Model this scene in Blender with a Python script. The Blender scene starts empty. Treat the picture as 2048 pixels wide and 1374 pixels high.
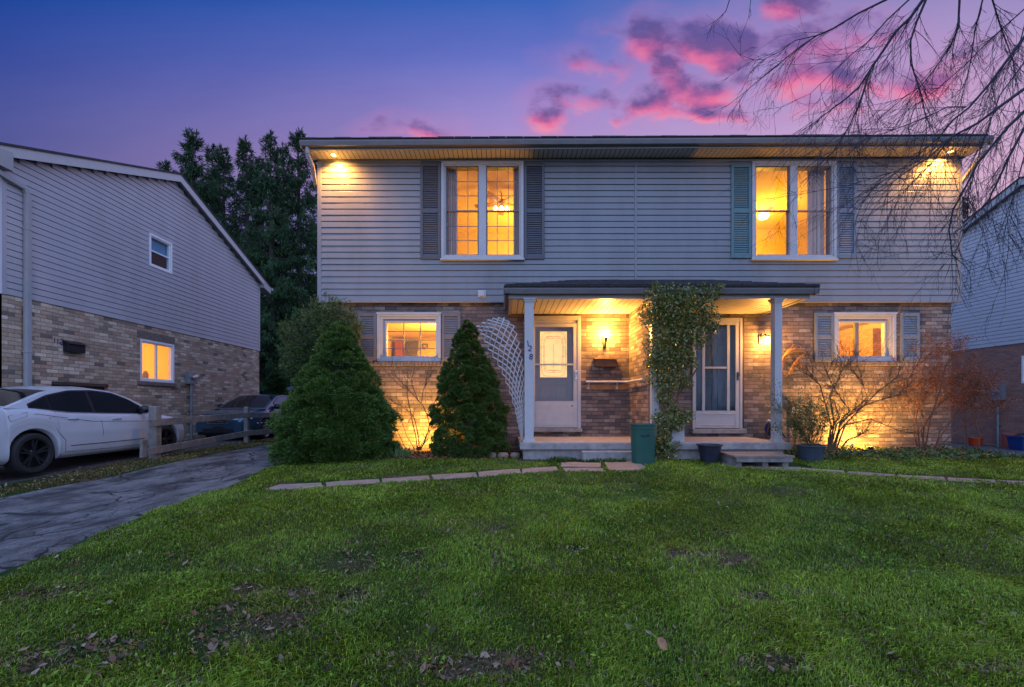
import bpy, math, random
import numpy as np
from mathutils import Vector, Matrix
random.seed(7); rng = np.random.default_rng(11)
R = math.radians
sc = bpy.context.scene
COL = sc.collection

# ------------------------------------------------------------------ camera
CZ = 0.95
F = 900.0
cd = bpy.data.cameras.new('camera'); cam = bpy.data.objects.new('camera', cd); COL.objects.link(cam)
cam.location = (0, 0, CZ); cam.rotation_euler = (R(90), 0, 0)
cd.sensor_width = 36; cd.lens = 36 * F / 2048
cd.shift_x = 14 / 2048; cd.shift_y = 125 / 2048
cd.clip_end = 2000; cd.clip_start = 0.05
sc.camera = cam
sc.view_settings.view_transform = 'Standard'; sc.view_settings.look = 'None'
sc.view_settings.exposure = 0.0; sc.view_settings.gamma = 1.0
sc.render.engine = 'CYCLES'
sc.cycles.use_denoising = True
sc.cycles.max_bounces = 7; sc.cycles.transparent_max_bounces = 12
sc.cycles.diffuse_bounces = 4; sc.cycles.glossy_bounces = 3
sc.cycles.sample_clamp_indirect = 6; sc.cycles.caustics_reflective = False; sc.cycles.caustics_refractive = False

def at(px, py, D):
    return Vector(((px - 1010) / F * D, D, CZ - (py - 812) / F * D))
def lin(c):
    c = c / 255.0
    return c / 12.92 if c <= 0.04045 else ((c + 0.055) / 1.055) ** 2.4
def rgb(r, g, b): return (lin(r), lin(g), lin(b), 1)

# ------------------------------------------------------------------ node helpers
class NT:
    def __init__(s, nt): s.nt = nt; s.n = nt.nodes; s.l = nt.links
    def new(s, t, **k):
        n = s.n.new(t)
        for a, v in k.items(): setattr(n, a, v)
        return n
    def put(s, inp, v):
        if isinstance(v, bpy.types.NodeSocket): s.l.new(v, inp)
        elif v is not None: inp.default_value = v
    def m(s, op, a, b=None, c=None, clamp=False):
        n = s.new('ShaderNodeMath', operation=op, use_clamp=clamp)
        s.put(n.inputs[0], a)
        if b is not None: s.put(n.inputs[1], b)
        if c is not None: s.put(n.inputs[2], c)
        return n.outputs[0]
    def mix(s, f, a, b, blend='MIX'):
        n = s.new('ShaderNodeMix', data_type='RGBA', blend_type=blend)
        s.put(n.inputs[0], f); s.put(n.inputs[6], a); s.put(n.inputs[7], b)
        return n.outputs[2]
    def mixf(s, f, a, b):
        n = s.new('ShaderNodeMix', data_type='FLOAT')
        s.put(n.inputs[0], f); s.put(n.inputs[2], a); s.put(n.inputs[3], b)
        return n.outputs[0]
    def ramp(s, f, stops, interp='LINEAR'):
        n = s.new('ShaderNodeValToRGB'); cr = n.color_ramp; cr.interpolation = interp
        while len(cr.elements) < len(stops): cr.elements.new(0.5)
        for e, (p, c) in zip(cr.elements, stops): e.position = p; e.color = c
        s.put(n.inputs[0], f); return n.outputs[0]
    def noise(s, vec, scale, detail=4, rough=0.55, dist=0.0, out='Fac'):
        n = s.new('ShaderNodeTexNoise'); n.inputs['Scale'].default_value = scale
        n.inputs['Detail'].default_value = detail; n.inputs['Roughness'].default_value = rough
        n.inputs['Distortion'].default_value = dist
        if vec is not None: s.l.new(vec, n.inputs['Vector'])
        return n.outputs[out]
    def mapr(s, v, a, b, c=0.0, d=1.0):
        n = s.new('ShaderNodeMapRange'); s.put(n.inputs[0], v)
        for i, x in enumerate((a, b, c, d)): s.put(n.inputs[i + 1], x)
        return n.outputs[0]
    def sep(s, v):
        n = s.new('ShaderNodeSeparateXYZ'); s.l.new(v, n.inputs[0]); return n.outputs
    def comb(s, x, y, z):
        n = s.new('ShaderNodeCombineXYZ'); s.put(n.inputs[0], x); s.put(n.inputs[1], y); s.put(n.inputs[2], z); return n.outputs[0]
    def scalev(s, v, xyz):
        n = s.new('ShaderNodeVectorMath', operation='MULTIPLY'); s.l.new(v, n.inputs[0]); n.inputs[1].default_value = xyz; return n.outputs[0]

# ------------------------------------------------------------------ world : dusk sky
w = bpy.data.worlds.new('World'); sc.world = w; w.use_nodes = True
T = NT(w.node_tree)
for n in list(T.n): T.n.remove(n)
tc = T.new('ShaderNodeTexCoord'); X, Y, Z = T.sep(tc.outputs['Generated'])[:3]
yy = T.m('MAXIMUM', Y, 0.3)
u = T.m('DIVIDE', X, yy); v = T.m('DIVIDE', Z, yy); p0 = T.comb(u, v, 3.0)
base = T.ramp(T.m('MULTIPLY', v, 0.7), [(0.0, rgb(118, 128, 184)), (0.25, rgb(150, 142, 198)), (0.38, rgb(184, 150, 202)), (0.44, rgb(160, 140, 204)),
        (0.54, rgb(106, 116, 198)), (0.64, rgb(52, 98, 184)), (0.85, rgb(30, 84, 170)), (1.0, rgb(60, 104, 190))])
left = T.mapr(u, 0.0, -1.15)
base = T.mix(T.m('MULTIPLY', left, 0.85), base, rgb(100, 165, 205), 'MULTIPLY')
base = T.mix(T.m('MULTIPLY', left, T.mapr(v, 0.95, 0.6, 0, 0.45)), base, rgb(70, 64, 122))
ci = T.mapr(T.noise(T.scalev(p0, (1, 3.2, 1)), 2.2, 5, 0.6, 0.3), 0.3, 0.7, 0.94, 1.06)
base = T.mix(1.0, base, T.comb(ci, ci, T.m('POWER', ci, 0.5)), 'MULTIPLY')
right = T.mapr(u, 0.1, 1.0)
base = T.mix(T.m('MULTIPLY', right, T.mapr(v, 1.15, 0.45, 0.22, 0.85)), base, rgb(218, 176, 204))
# clouds : ellipses broken up by noise, warm below and mauve above
p = T.comb(u, v, 0.0)
nz = T.noise(T.scalev(p, (1, 1.25, 1)), 7.5, 6, 0.54, 0.1)
nz2 = T.new('ShaderNodeTexNoise'); nz2.inputs['Scale'].default_value = 5.0; nz2.inputs['Detail'].default_value = 5
T.l.new(p, nz2.inputs['Vector']); wx, wy, _ = T.sep(nz2.outputs['Color'])[:3]
uu = T.m('ADD', u, T.m('MULTIPLY', T.m('SUBTRACT', wx, 0.5), 0.14)); vv = T.m('ADD', v, T.m('MULTIPLY', T.m('SUBTRACT', wy, 0.5), 0.10))
blobs = [(1165, 200, 100, 34, .9), (1090, 235, 40, 24, .7), (1190, 126, 85, 34, .7), (1232, 58, 50, 20, .6), (1310, 72, 78, 50, 1.0),
         (1425, 82, 95, 58, 1.1), (1340, 135, 38, 42, .75), (1385, 180, 100, 42, 1.1), (1305, 205, 60, 26, .8), (1242, 230, 42, 17, .7),
         (1410, 230, 100, 22, .8), (1580, 6, 100, 40, 1.0), (1600, 105, 125, 52, .8), (1590, 165, 130, 42, .95), (1790, 165, 120, 44, .8),
         (828, 250, 85, 22, .5), (1700, 60, 110, 46, .6), (1480, 150, 60, 40, .7), (1680, 215, 120, 20, .5), (1900, 120, 130, 30, .4)]
best = None; num = None; den = None
for (bx, by, a, b, s) in blobs:
    dx = T.m('MULTIPLY', T.m('SUBTRACT', uu, (bx - 1010) / F), F / a)
    dv = T.m('MULTIPLY', T.m('SUBTRACT', vv, (812 - by) / F), F / b)
    r2 = T.m('ADD', T.m('MULTIPLY', dx, dx), T.m('MULTIPLY', dv, dv))
    k = T.m('MULTIPLY', T.m('SUBTRACT', 1.0, T.m('MULTIPLY', r2, 0.8)), s)
    wt = T.m('EXPONENT', T.m('MULTIPLY', r2, -1.3)); wd = T.m('MULTIPLY', wt, dv)
    if best is None: best, num, den = k, wd, wt
    else: best = T.m('MAXIMUM', best, k); num = T.m('ADD', num, wd); den = T.m('ADD', den, wt)
shade = T.m('DIVIDE', num, T.m('ADD', den, 0.02))
nf = T.noise(T.scalev(p, (1, 1.6, 1)), 26.0, 5, 0.6, 0.2)
dens = T.m('ADD', T.m('MULTIPLY', T.m('MAXIMUM', best, -1.0), 0.62), T.m('MULTIPLY', T.m('SUBTRACT', nz, 0.5), 1.7))
dens = T.m('ADD', dens, T.m('MULTIPLY', T.m('SUBTRACT', nf, 0.5), 0.55))
cov = T.new('ShaderNodeMapRange', interpolation_type='SMOOTHSTEP'); T.l.new(dens, cov.inputs[0]); cov.inputs[1].default_value = 0.04; cov.inputs[2].default_value = 0.62
front = T.m('GREATER_THAN', Y, 0.3)
cf = T.m('MULTIPLY', T.m('MULTIPLY', cov.outputs[0], 0.95), front)
sh = T.m('ADD', T.m('MULTIPLY', shade, 1.5), T.m('ADD', T.m('MULTIPLY', T.m('SUBTRACT', nz, 0.5), 1.6), T.m('MULTIPLY', T.m('SUBTRACT', nf, 0.5), 0.7)))
ccol = T.ramp(T.mapr(sh, -0.9, 0.8), [(0.0, rgb(244, 146, 172)), (0.25, rgb(236, 116, 158)), (0.42, rgb(186, 98, 156)), (0.62, rgb(112, 84, 146)), (1.0, rgb(94, 84, 150))])
hi = T.m('MULTIPLY', T.mapr(v, 0.75, 0.95, 0, 0.25), 1.0)
veil = T.m('MULTIPLY', T.m('MULTIPLY', T.mapr(best, -0.9, 0.5, 0, 0.34), front), T.mapr(nz, 0.30, 0.62))
sky = T.mix(cf, T.mix(veil, base, rgb(214, 132, 180)), ccol)
# far side of the sky (behind the camera): the brighter twilight arch that lights the fronts
back = T.mix(T.mapr(Z, 0.0, 0.8), (0.92, 1.02, 1.62, 1), (0.60, 0.94, 1.85, 1))
sky = T.mix(T.mapr(Y, 0.50, 0.0), sky, back)
nish = T.new('ShaderNodeTexSky'); nish.sky_type = 'NISHITA'; nish.sun_disc = False; nish.sun_elevation = R(-2); nish.sun_rotation = R(35); nish.air_density = 1.2; nish.ozone_density = 3
addn = T.new('ShaderNodeMix', data_type='RGBA', blend_type='ADD'); addn.inputs[0].default_value = 0.03
T.l.new(sky, addn.inputs[6]); T.l.new(nish.outputs[0], addn.inputs[7])
lowz = T.mix(T.mapr(Z, -0.02, -0.3), addn.outputs[2], (0.03, 0.035, 0.05, 1))
bg = T.new('ShaderNodeBackground'); T.l.new(lowz, bg.inputs[0]); bg.inputs[1].default_value = 1.0
wo = T.new('ShaderNodeOutputWorld'); T.l.new(bg.outputs[0], wo.inputs[0])
w.cycles.sampling_method = 'MANUAL'; w.cycles.sample_map_resolution = 512

# faint last light from the twilight side, very soft
sd = bpy.data.lights.new('sun', 'SUN'); sd.energy = 0.12; sd.angle = R(25); sd.color = (0.5, 0.65, 1.0)
so = bpy.data.objects.new('sun', sd); COL.objects.link(so); so.rotation_euler = (R(52), 0, R(-24))

def lamp(kind, name, loc, energy, color, parent=None, size=0.03, target=None, spot=120, blend=0.6):
    ld = bpy.data.lights.new(name, kind); ld.energy = energy; ld.color = color
    if kind in ('POINT', 'SPOT'): ld.shadow_soft_size = size
    if kind == 'SPOT': ld.spot_size = R(spot); ld.spot_blend = blend
    o = bpy.data.objects.new(name, ld); COL.objects.link(o); o.location = loc
    if target is not None:
        o.rotation_euler = (Vector(target) - Vector(loc)).to_track_quat('-Z', 'Y').to_euler()
    if parent is not None:
        o.parent = parent; o.location = Vector(loc) - org_of(parent)
    return o
WARM = (1.0, 0.43, 0.075)
WARM2 = (1.0, 0.52, 0.05)

# ------------------------------------------------------------------ mesh builder
class MB:
    def __init__(s): s.v = []; s.f = []; s.mi = []; s.cur = 0
    def add(s, vs, fs):
        b = len(s.v); s.v += [tuple(x) for x in vs]
        for f in fs: s.f.append(tuple(i + b for i in f)); s.mi.append(s.cur)
        return s
    def box(s, x0, x1, y0, y1, z0, z1):
        vs = [(x0, y0, z0), (x1, y0, z0), (x1, y1, z0), (x0, y1, z0), (x0, y0, z1), (x1, y0, z1), (x1, y1, z1), (x0, y1, z1)]
        return s.add(vs, [(0, 3, 2, 1), (4, 5, 6, 7), (0, 1, 5, 4), (1, 2, 6, 5), (2, 3, 7, 6), (3, 0, 4, 7)])
    def obox(s, c, ax, ay, az):
        c = Vector(c); vs = []
        for k in (-1, 1):
            for (i, j) in ((-1, -1), (1, -1), (1, 1), (-1, 1)):
                vs.append(c + ax * i + ay * j + az * k)
        return s.add(vs, [(0, 3, 2, 1), (4, 5, 6, 7), (0, 1, 5, 4), (1, 2, 6, 5), (2, 3, 7, 6), (3, 0, 4, 7)])
    def bar(s, a, b, w, h, up=(0, 0, 1)):
        a = Vector(a); b = Vector(b); d = (b - a).normalized(); up = Vector(up)
        sx = d.cross(up)
        if sx.length < 1e-4: sx = d.cross(Vector((0, 1, 0)))
        sx.normalize(); uz = sx.cross(d)
        return s.obox((a + b) / 2, sx * w / 2, d * (b - a).length / 2, uz * h / 2)
    def quad(s, a, b, c, d): return s.add([a, b, c, d], [(0, 1, 2, 3)])
    def tube(s, pts, rad, n=8, cap=True):
        pts = [Vector(p) for p in pts]; k = len(pts)
        if not hasattr(rad, '__len__'): rad = [rad] * k
        vs = []; fs = []; ref = Vector((0.31, 0.17, 0.93)).normalized()
        for i, p_ in enumerate(pts):
            t = (pts[min(i + 1, k - 1)] - pts[max(i - 1, 0)])
            if t.length < 1e-9: t = Vector((0, 0, 1))
            t.normalize(); a = t.cross(ref)
            if a.length < 1e-3: a = t.cross(Vector((1, 0, 0)))
            a.normalize(); b = t.cross(a)
            for j in range(n):
                q = 2 * math.pi * j / n
                vs.append(p_ + (a * math.cos(q) + b * math.sin(q)) * rad[i])
        for i in range(k - 1):
            for j in range(n):
                fs.append((i * n + j, i * n + (j + 1) % n, (i + 1) * n + (j + 1) % n, (i + 1) * n + j))
        if cap: fs.append(tuple(range(n))[::-1]); fs.append(tuple((k - 1) * n + j for j in range(n)))
        return s.add(vs, fs)
    def lathe(s, prof, c, n=24, axis='Z', close=False):
        c = Vector(c); vs = []; fs = []
        for (r, h) in prof:
            for j in range(n):
                q = 2 * math.pi * j / n
                a, b = r * math.cos(q), r * math.sin(q)
                vs.append(c + (Vector((a, b, h)) if axis == 'Z' else Vector((h, a, b)) if axis == 'X' else Vector((a, h, b))))
        for i in range(len(prof) - 1):
            for j in range(n):
                fs.append((i * n + j, i * n + (j + 1) % n, (i + 1) * n + (j + 1) % n, (i + 1) * n + j))
        return s.add(vs, fs)
    def grid(s, P, nu, nv):
        vs = [P(i / nu, j / nv) for j in range(nv + 1) for i in range(nu + 1)]
        fs = [(j * (nu + 1) + i, j * (nu + 1) + i + 1, (j + 1) * (nu + 1) + i + 1, (j + 1) * (nu + 1) + i) for j in range(nv) for i in range(nu)]
        return s.add(vs, fs)
    def prism(s, pts, d):
        n = len(pts); d = Vector(d); vs = [Vector(p) for p in pts] + [Vector(p) + d for p in pts]
        fs = [tuple(range(n))[::-1], tuple(range(n, 2 * n))] + [(i, (i + 1) % n, n + (i + 1) % n, n + i) for i in range(n)]
        return s.add(vs, fs)

ORG = {}
def org_of(o):
    while o.parent is not None: o = o.parent
    return Vector(o.location)
def obj(name, mb, mats, parent=None, smooth=None, base=None, label=None):
    me = bpy.data.meshes.new(name)
    if parent is not None: o0 = org_of(parent)
    elif base is not None: o0 = Vector(base)
    else:
        a = np.array([tuple(x) for x in mb.v]); o0 = Vector(((a[:, 0].min() + a[:, 0].max()) / 2, (a[:, 1].min() + a[:, 1].max()) / 2, a[:, 2].min()))
    me.from_pydata([(x[0] - o0[0], x[1] - o0[1], x[2] - o0[2]) for x in mb.v], [], mb.f)
    if not isinstance(mats, (list, tuple)): mats = [mats]
    for m in mats: me.materials.append(m)
    if len(mats) > 1: me.polygons.foreach_set('material_index', mb.mi)
    me.validate(); me.update()
    if smooth is not None: me.shade_smooth(); 
    if smooth is not None and smooth < 180: me.set_sharp_from_angle(angle=R(smooth))
    o = bpy.data.objects.new(name, me); COL.objects.link(o)
    if parent is not None: o.parent = parent
    else: o.location = o0
    if label: o['label'] = label
    return o
def bev(o, wdt=0.005, seg=2):
    m = o.modifiers.new('bevel', 'BEVEL'); m.width = wdt; m.segments = seg; m.limit_method = 'ANGLE'; return o
def tag(o, label, cat, group=None, kind=None):
    if label: o['label'] = label
    if cat: o['category'] = cat
    if group: o['group'] = group
    if kind: o['kind'] = kind
    return o
def thing(name, loc, label, cat, group=None):
    o = bpy.data.objects.new(name, None); COL.objects.link(o); o.location = loc; o.empty_display_size = 0.2
    return tag(o, label, cat, group)
def npmesh(name, V, faces_flat, loop_tot, mats, parent=None, cols=None, origin=None, smooth=False):
    """numpy mesh: V (n,3), faces_flat loop vertex indices, loop_tot per face"""
    me = bpy.data.meshes.new(name)
    o0 = org_of(parent) if parent is not None else Vector(origin if origin is not None else (0, 0, 0))
    V = V - np.array(o0)
    nf = len(loop_tot)
    me.vertices.add(len(V)); me.vertices.foreach_set('co', V.astype(np.float32).ravel())
    me.loops.add(len(faces_flat)); me.loops.foreach_set('vertex_index', faces_flat.astype(np.int32))
    me.polygons.add(nf)
    st = np.concatenate([[0], np.cumsum(loop_tot)[:-1]]).astype(np.int32)
    me.polygons.foreach_set('loop_start', st)
    me.update(calc_edges=True)
    if cols is not None:
        at_ = me.color_attributes.new('Col', 'FLOAT_COLOR', 'POINT')
        c4 = np.ones((len(V), 4), np.float32); c4[:, :3] = cols; at_.data.foreach_set('color', c4.ravel())
    if not isinstance(mats, (list, tuple)): mats = [mats]
    for m in mats: me.materials.append(m)
    if smooth: me.shade_smooth()
    o = bpy.data.objects.new(name, me); COL.objects.link(o)
    if parent is not None: o.parent = parent
    else: o.location = o0
    return o

# ------------------------------------------------------------------ materials
def base_mat(name):
    m = bpy.data.materials.new(name); m.use_nodes = True; t = NT(m.node_tree)
    b = t.n['Principled BSDF']; t.b = b
    t.tc = t.new('ShaderNodeTexCoord'); t.o = t.tc.outputs['Object']
    return m, t
def mat(name, col, rough=0.6, var=0.18, scale=6.0, bump=0.15, bscale=40.0, metal=0.0, spec=0.5, coat=0.0, stretch=(1, 1, 1), dirt=None, dirtf=0.5):
    m, t = base_mat(name)
    c = (col[0], col[1], col[2], 1)
    vec = t.scalev(t.o, stretch)
    n = t.noise(vec, scale, 5, 0.6)
    f = t.mapr(n, 0.3, 0.7, 1 - var, 1 + var)
    cc = t.mix(1.0, c, t.comb(f, f, f), 'MULTIPLY')
    if dirt is not None:
        n2 = t.noise(vec, scale * 0.35, 6, 0.7)
        cc = t.mix(t.mapr(n2, 0.48, 0.68, 0, dirtf), cc, (dirt[0], dirt[1], dirt[2], 1))
    t.l.new(cc, t.b.inputs['Base Color'])
    t.l.new(t.mapr(n, 0.3, 0.7, max(0.02, rough - 0.08), min(1, rough + 0.08)), t.b.inputs['Roughness'])
    t.b.inputs['Metallic'].default_value = metal
    t.b.inputs['Specular IOR Level'].default_value = spec
    if coat: t.b.inputs['Coat Weight'].default_value = coat; t.b.inputs['Coat Roughness'].default_value = 0.05
    if bump:
        bp = t.new('ShaderNodeBump'); bp.inputs['Strength'].default_value = bump; bp.inputs['Distance'].default_value = 0.01
        t.l.new(t.noise(vec, bscale, 4, 0.6), bp.inputs['Height']); t.l.new(bp.outputs[0], t.b.inputs['Normal'])
    return m
def emis(name, col, strength, basec=None, sc_=3.0, vr=0.06):
    m, t = base_mat(name)
    n = t.noise(t.o, sc_, 4)
    f = t.mapr(n, 0.3, 0.7, 1 - vr, 1 + vr)
    t.l.new(t.mix(1.0, (col[0], col[1], col[2], 1), t.comb(f, f, f), 'MULTIPLY'), t.b.inputs['Emission Color'])
    t.b.inputs['Emission Strength'].default_value = strength
    t.b.inputs['Base Color'].default_value = (*(basec or col), 1)
    return m
def glass(name, tint=(1, 1, 1), ior=1.5, rough=0.0, boost=1.0):
    m = bpy.data.materials.new(name); m.use_nodes = True; t = NT(m.node_tree)
    for n in list(t.n): t.n.remove(n)
    tcn = t.new('ShaderNodeTexCoord'); nz_ = t.noise(tcn.outputs['Object'], 1.3, 2)
    bp = t.new('ShaderNodeBump'); bp.inputs['Strength'].default_value = 0.02; t.l.new(nz_, bp.inputs['Height'])
    tr = t.new('ShaderNodeBsdfTransparent'); tr.inputs[0].default_value = (*tint, 1)
    gl = t.new('ShaderNodeBsdfGlossy'); gl.inputs[0].default_value = (1, 1, 1, 1); gl.inputs['Roughness'].default_value = rough; t.l.new(bp.outputs[0], gl.inputs['Normal'])
    ge = t.new('ShaderNodeNewGeometry'); dt = t.new('ShaderNodeVectorMath', operation='DOT_PRODUCT'); t.l.new(ge.outputs['Normal'], dt.inputs[0]); t.l.new(ge.outputs['Incoming'], dt.inputs[1])
    c5 = t.m('POWER', t.m('SUBTRACT', 1.0, t.m('ABSOLUTE', dt.outputs['Value'])), 5.0); fr = t.m('ADD', t.m('MULTIPLY', c5, 0.8), 0.018 * boost)
    mx = t.new('ShaderNodeMixShader'); t.l.new(fr, mx.inputs[0]); t.l.new(tr.outputs[0], mx.inputs[1]); t.l.new(gl.outputs[0], mx.inputs[2])
    o = t.new('ShaderNodeOutputMaterial'); t.l.new(mx.outputs[0], o.inputs[0])
    return m
def glow(name, col, strength, clear=0.85):
    m = bpy.data.materials.new(name); m.use_nodes = True; t = NT(m.node_tree)
    for n in list(t.n): t.n.remove(n)
    tcn = t.new('ShaderNodeTexCoord'); f = t.mapr(t.noise(tcn.outputs['Object'], 20.0, 2), 0.3, 0.7, 0.9, 1.1)
    em = t.new('ShaderNodeEmission'); t.l.new(t.mix(1.0, (*col, 1), t.comb(f, f, f), 'MULTIPLY'), em.inputs[0]); em.inputs[1].default_value = strength
    tr = t.new('ShaderNodeBsdfTransparent'); tr.inputs[0].default_value = (clear, clear, clear, 1)
    ad = t.new('ShaderNodeAddShader'); t.l.new(em.outputs[0], ad.inputs[0]); t.l.new(tr.outputs[0], ad.inputs[1])
    o = t.new('ShaderNodeOutputMaterial'); t.l.new(ad.outputs[0], o.inputs[0]); return m
def brick(name, axis, stops, mortar, bl=0.24, bh=0.079, mort=0.010, rough_amt=0.5, mix_mortar=1.0, stain=None, seed=0.0):
    m, t = base_mat(name)
    x, y, z = t.sep(t.o)[:3]
    a = x if axis == 'X' else y
    wob = t.m('MULTIPLY', t.m('SUBTRACT', t.noise(t.o, 9.0, 3), 0.5), 0.010 * rough_amt)
    a2 = t.m('ADD', t.m('ADD', a, wob), seed); z2 = t.m('ADD', z, wob)
    row = t.m('FLOOR', t.m('DIVIDE', z2, bh))
    off = t.m('MULTIPLY', t.m('MODULO', t.m('ABSOLUTE', row), 2.0), 0.5)
    uc = t.m('ADD', t.m('DIVIDE', a2, bl), off)
    ci = t.m('FLOOR', uc)
    fu = t.m('SUBTRACT', uc, ci); fv = t.m('SUBTRACT', t.m('DIVIDE', z2, bh), row)
    du = t.m('MULTIPLY', t.m('MINIMUM', fu, t.m('SUBTRACT', 1.0, fu)), bl)
    dv = t.m('MULTIPLY', t.m('MINIMUM', fv, t.m('SUBTRACT', 1.0, fv)), bh)
    d = t.m('MINIMUM', t.m('ADD', du, 0.0028 * rough_amt), dv)
    d = t.m('ADD', d, t.m('MULTIPLY', t.m('SUBTRACT', t.noise(t.o, 45.0, 3), 0.5), 0.008 * rough_amt))
    inb = t.mapr(d, mort * 0.35, mort * 0.75)
    wn = t.new('ShaderNodeTexWhiteNoise', noise_dimensions='2D'); t.l.new(t.comb(ci, row, 0.0), wn.inputs['Vector'])
    col = t.ramp(wn.outputs['Value'], stops, 'CONSTANT')
    n1 = t.noise(t.o, 16.0, 6, 0.65)
    f = t.mapr(n1, 0.25, 0.75, 0.72, 1.28)
    col = t.mix(1.0, col, t.comb(f, f, f), 'MULTIPLY')
    if stain:
        n3 = t.noise(t.scalev(t.o, (1, 1, 0.8)), 1.6, 6, 0.7)
        col = t.mix(t.mapr(n3, 0.48, 0.66, 0, stain[1]), col, (*stain[0], 1))
    mc = t.mix(t.mapr(n1, 0.3, 0.7), (*mortar, 1), (mortar[0] * .7, mortar[1] * .7, mortar[2] * .7, 1))
    fac = t.m('SUBTRACT', 1.0, t.m('MULTIPLY', t.m('SUBTRACT', 1.0, inb), mix_mortar))
    t.l.new(t.mix(fac, mc, col), t.b.inputs['Base Color'])
    t.b.inputs['Roughness'].default_value = 0.88; t.b.inputs['Specular IOR Level'].default_value = 0.25
    h = t.m('ADD', t.m('MULTIPLY', inb, 0.008), t.m('MULTIPLY', t.noise(t.o, 28.0, 6, 0.7), 0.012 * rough_amt))
    h = t.m('ADD', h, t.m('MULTIPLY', wn.outputs['Value'], 0.005 * rough_amt))
    bp = t.new('ShaderNodeBump'); bp.inputs['Strength'].default_value = 0.9; bp.inputs['Distance'].default_value = 1.0
    t.l.new(h, bp.inputs['Height']); t.l.new(bp.outputs[0], t.b.inputs['Normal'])
    return m
def leafmat(name, c1, c2, rough=0.45, spec=0.4, trans=0.15):
    m, t = base_mat(name)
    a = t.new('ShaderNodeVertexColor'); a.layer_name = 'Col'
    n = t.noise(t.o, 2.2, 3)
    x = t.sep(a.outputs[0])[0]
    f = t.m('ADD', t.m('MULTIPLY', x, 0.7), t.m('MULTIPLY', n, 0.35), clamp=True)
    t.l.new(t.mix(f, (*c1, 1), (*c2, 1)), t.b.inputs['Base Color'])
    t.b.inputs['Roughness'].default_value = rough; t.b.inputs['Specular IOR Level'].default_value = spec
    return m
def colmat(name, rough=0.6, spec=0.25):
    m, t = base_mat(name)
    a = t.new('ShaderNodeVertexColor'); a.layer_name = 'Col'
    n = t.noise(t.o, 30.0, 3); f = t.mapr(n, 0.3, 0.7, 0.85, 1.15)
    t.l.new(t.mix(1.0, a.outputs[0], t.comb(f, f, f), 'MULTIPLY'), t.b.inputs['Base Color'])
    t.b.inputs['Roughness'].default_value = rough; t.b.inputs['Specular IOR Level'].default_value = spec
    return m

M = {}
M['siding'] = mat('vinyl_siding', (0.215, 0.222, 0.235), 0.42, 0.07, 1.2, 0.04, 120, stretch=(2.2, 2.2, 0.5), dirt=(0.14, 0.135, 0.13), dirtf=0.45)
M['siding_n'] = mat('neighbour_siding', (0.44, 0.42, 0.44), 0.5, 0.07, 1.0, 0.04, 120, stretch=(2, 2, .5), dirt=(.32, .30, .30), dirtf=.4)
M['siding_r'] = mat('pale_blue_siding', (0.50, 0.52, 0.55), 0.5, 0.05, 1.5, 0.04, 120)
M['white'] = mat('white_paint', (0.46, 0.46, 0.46), 0.4, 0.06, 8, 0.05, 60, dirt=(0.45, 0.42, 0.38), dirtf=0.25)
M['wtrim'] = mat('white_trim', (0.36, 0.355, 0.35), 0.45, 0.06, 5, 0.05, 60)
M['gutter'] = mat('aluminium_gutter', (0.17, 0.165, 0.17), 0.35, 0.1, 4, 0.05, 30, dirt=(0.16, 0.15, 0.15), dirtf=0.45)
M['soffit'] = mat('soffit_panel', (0.58, 0.53, 0.46), 0.5, 0.06, 6, 0.03, 60)
M['wbright'] = mat('bright_white_vinyl', (0.82, 0.82, 0.82), 0.4, 0.05, 6, 0.03, 60)
M['dark'] = mat('dark_gap', (0.03, 0.028, 0.028), 0.9, 0.2, 8, 0, 10)
M['shingle'] = mat('asphalt_shingle', (0.045, 0.042, 0.045), 0.9, 0.5, 14, 0.8, 60, stretch=(1, 3, 1))
M['shut_grey'] = mat('grey_shutter_paint', (0.085, 0.085, 0.095), 0.5, 0.12, 8, 0.05, 80)
M['shut_brown'] = mat('taupe_shutter_paint', (0.17, 0.15, 0.15), 0.55, 0.12, 8, 0.05, 80)
M['shut_teal'] = mat('teal_shutter_paint', (0.10, 0.19, 0.20), 0.5, 0.12, 8, 0.05, 80)
M['shut_blue'] = mat('pale_blue_shutter_paint', (0.16, 0.19, 0.22), 0.5, 0.12, 8, 0.05, 80)
M['shut_bluegrey'] = mat('blue_grey_shutter_paint', (0.14, 0.18, 0.23), 0.5, 0.12, 8, 0.05, 80)
M['concrete'] = mat('weathered_concrete', (0.30, 0.28, 0.26), 0.85, 0.25, 9, 0.5, 50, dirt=(0.12, 0.12, 0.12), dirtf=0.55)
M['porchtop'] = mat('painted_porch_floor', (0.36, 0.31, 0.27), 0.75, 0.18, 7, 0.2, 60)
M['stone'] = mat('flagstone', (0.25, 0.185, 0.14), 0.85, 0.25, 5, 0.6, 30, dirt=(0.14, 0.12, 0.10), dirtf=0.5)
M['glass'] = glass('window_glass')
M['glass_r'] = glass('reflective_glass', (0.8, 0.85, 0.9), 1.5, 0.0, 1.0)
M['muntin_shaded'] = mat('silhouette_muntin', (0.20, 0.17, 0.16), 0.5, 0.06, 6)  # white bars coloured dark to stand in for their backlit shade
M['room'] = mat('cream_room_paint', (0.78, 0.62, 0.34), 0.9, 0.05, 2, 0, 10)
M['roomceil'] = mat('room_ceiling_paint', (0.78, 0.68, 0.48), 0.9, 0.05, 2, 0, 10)
M['curtain'] = mat('sheer_curtain', (0.62, 0.48, 0.42), 0.9, 0.08, 5, 0.1, 20)
M['wood_in'] = mat('honey_wood', (0.50, 0.27, 0.09), 0.5, 0.25, 4, 0.1, 20, stretch=(1, 1, 6))
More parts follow.
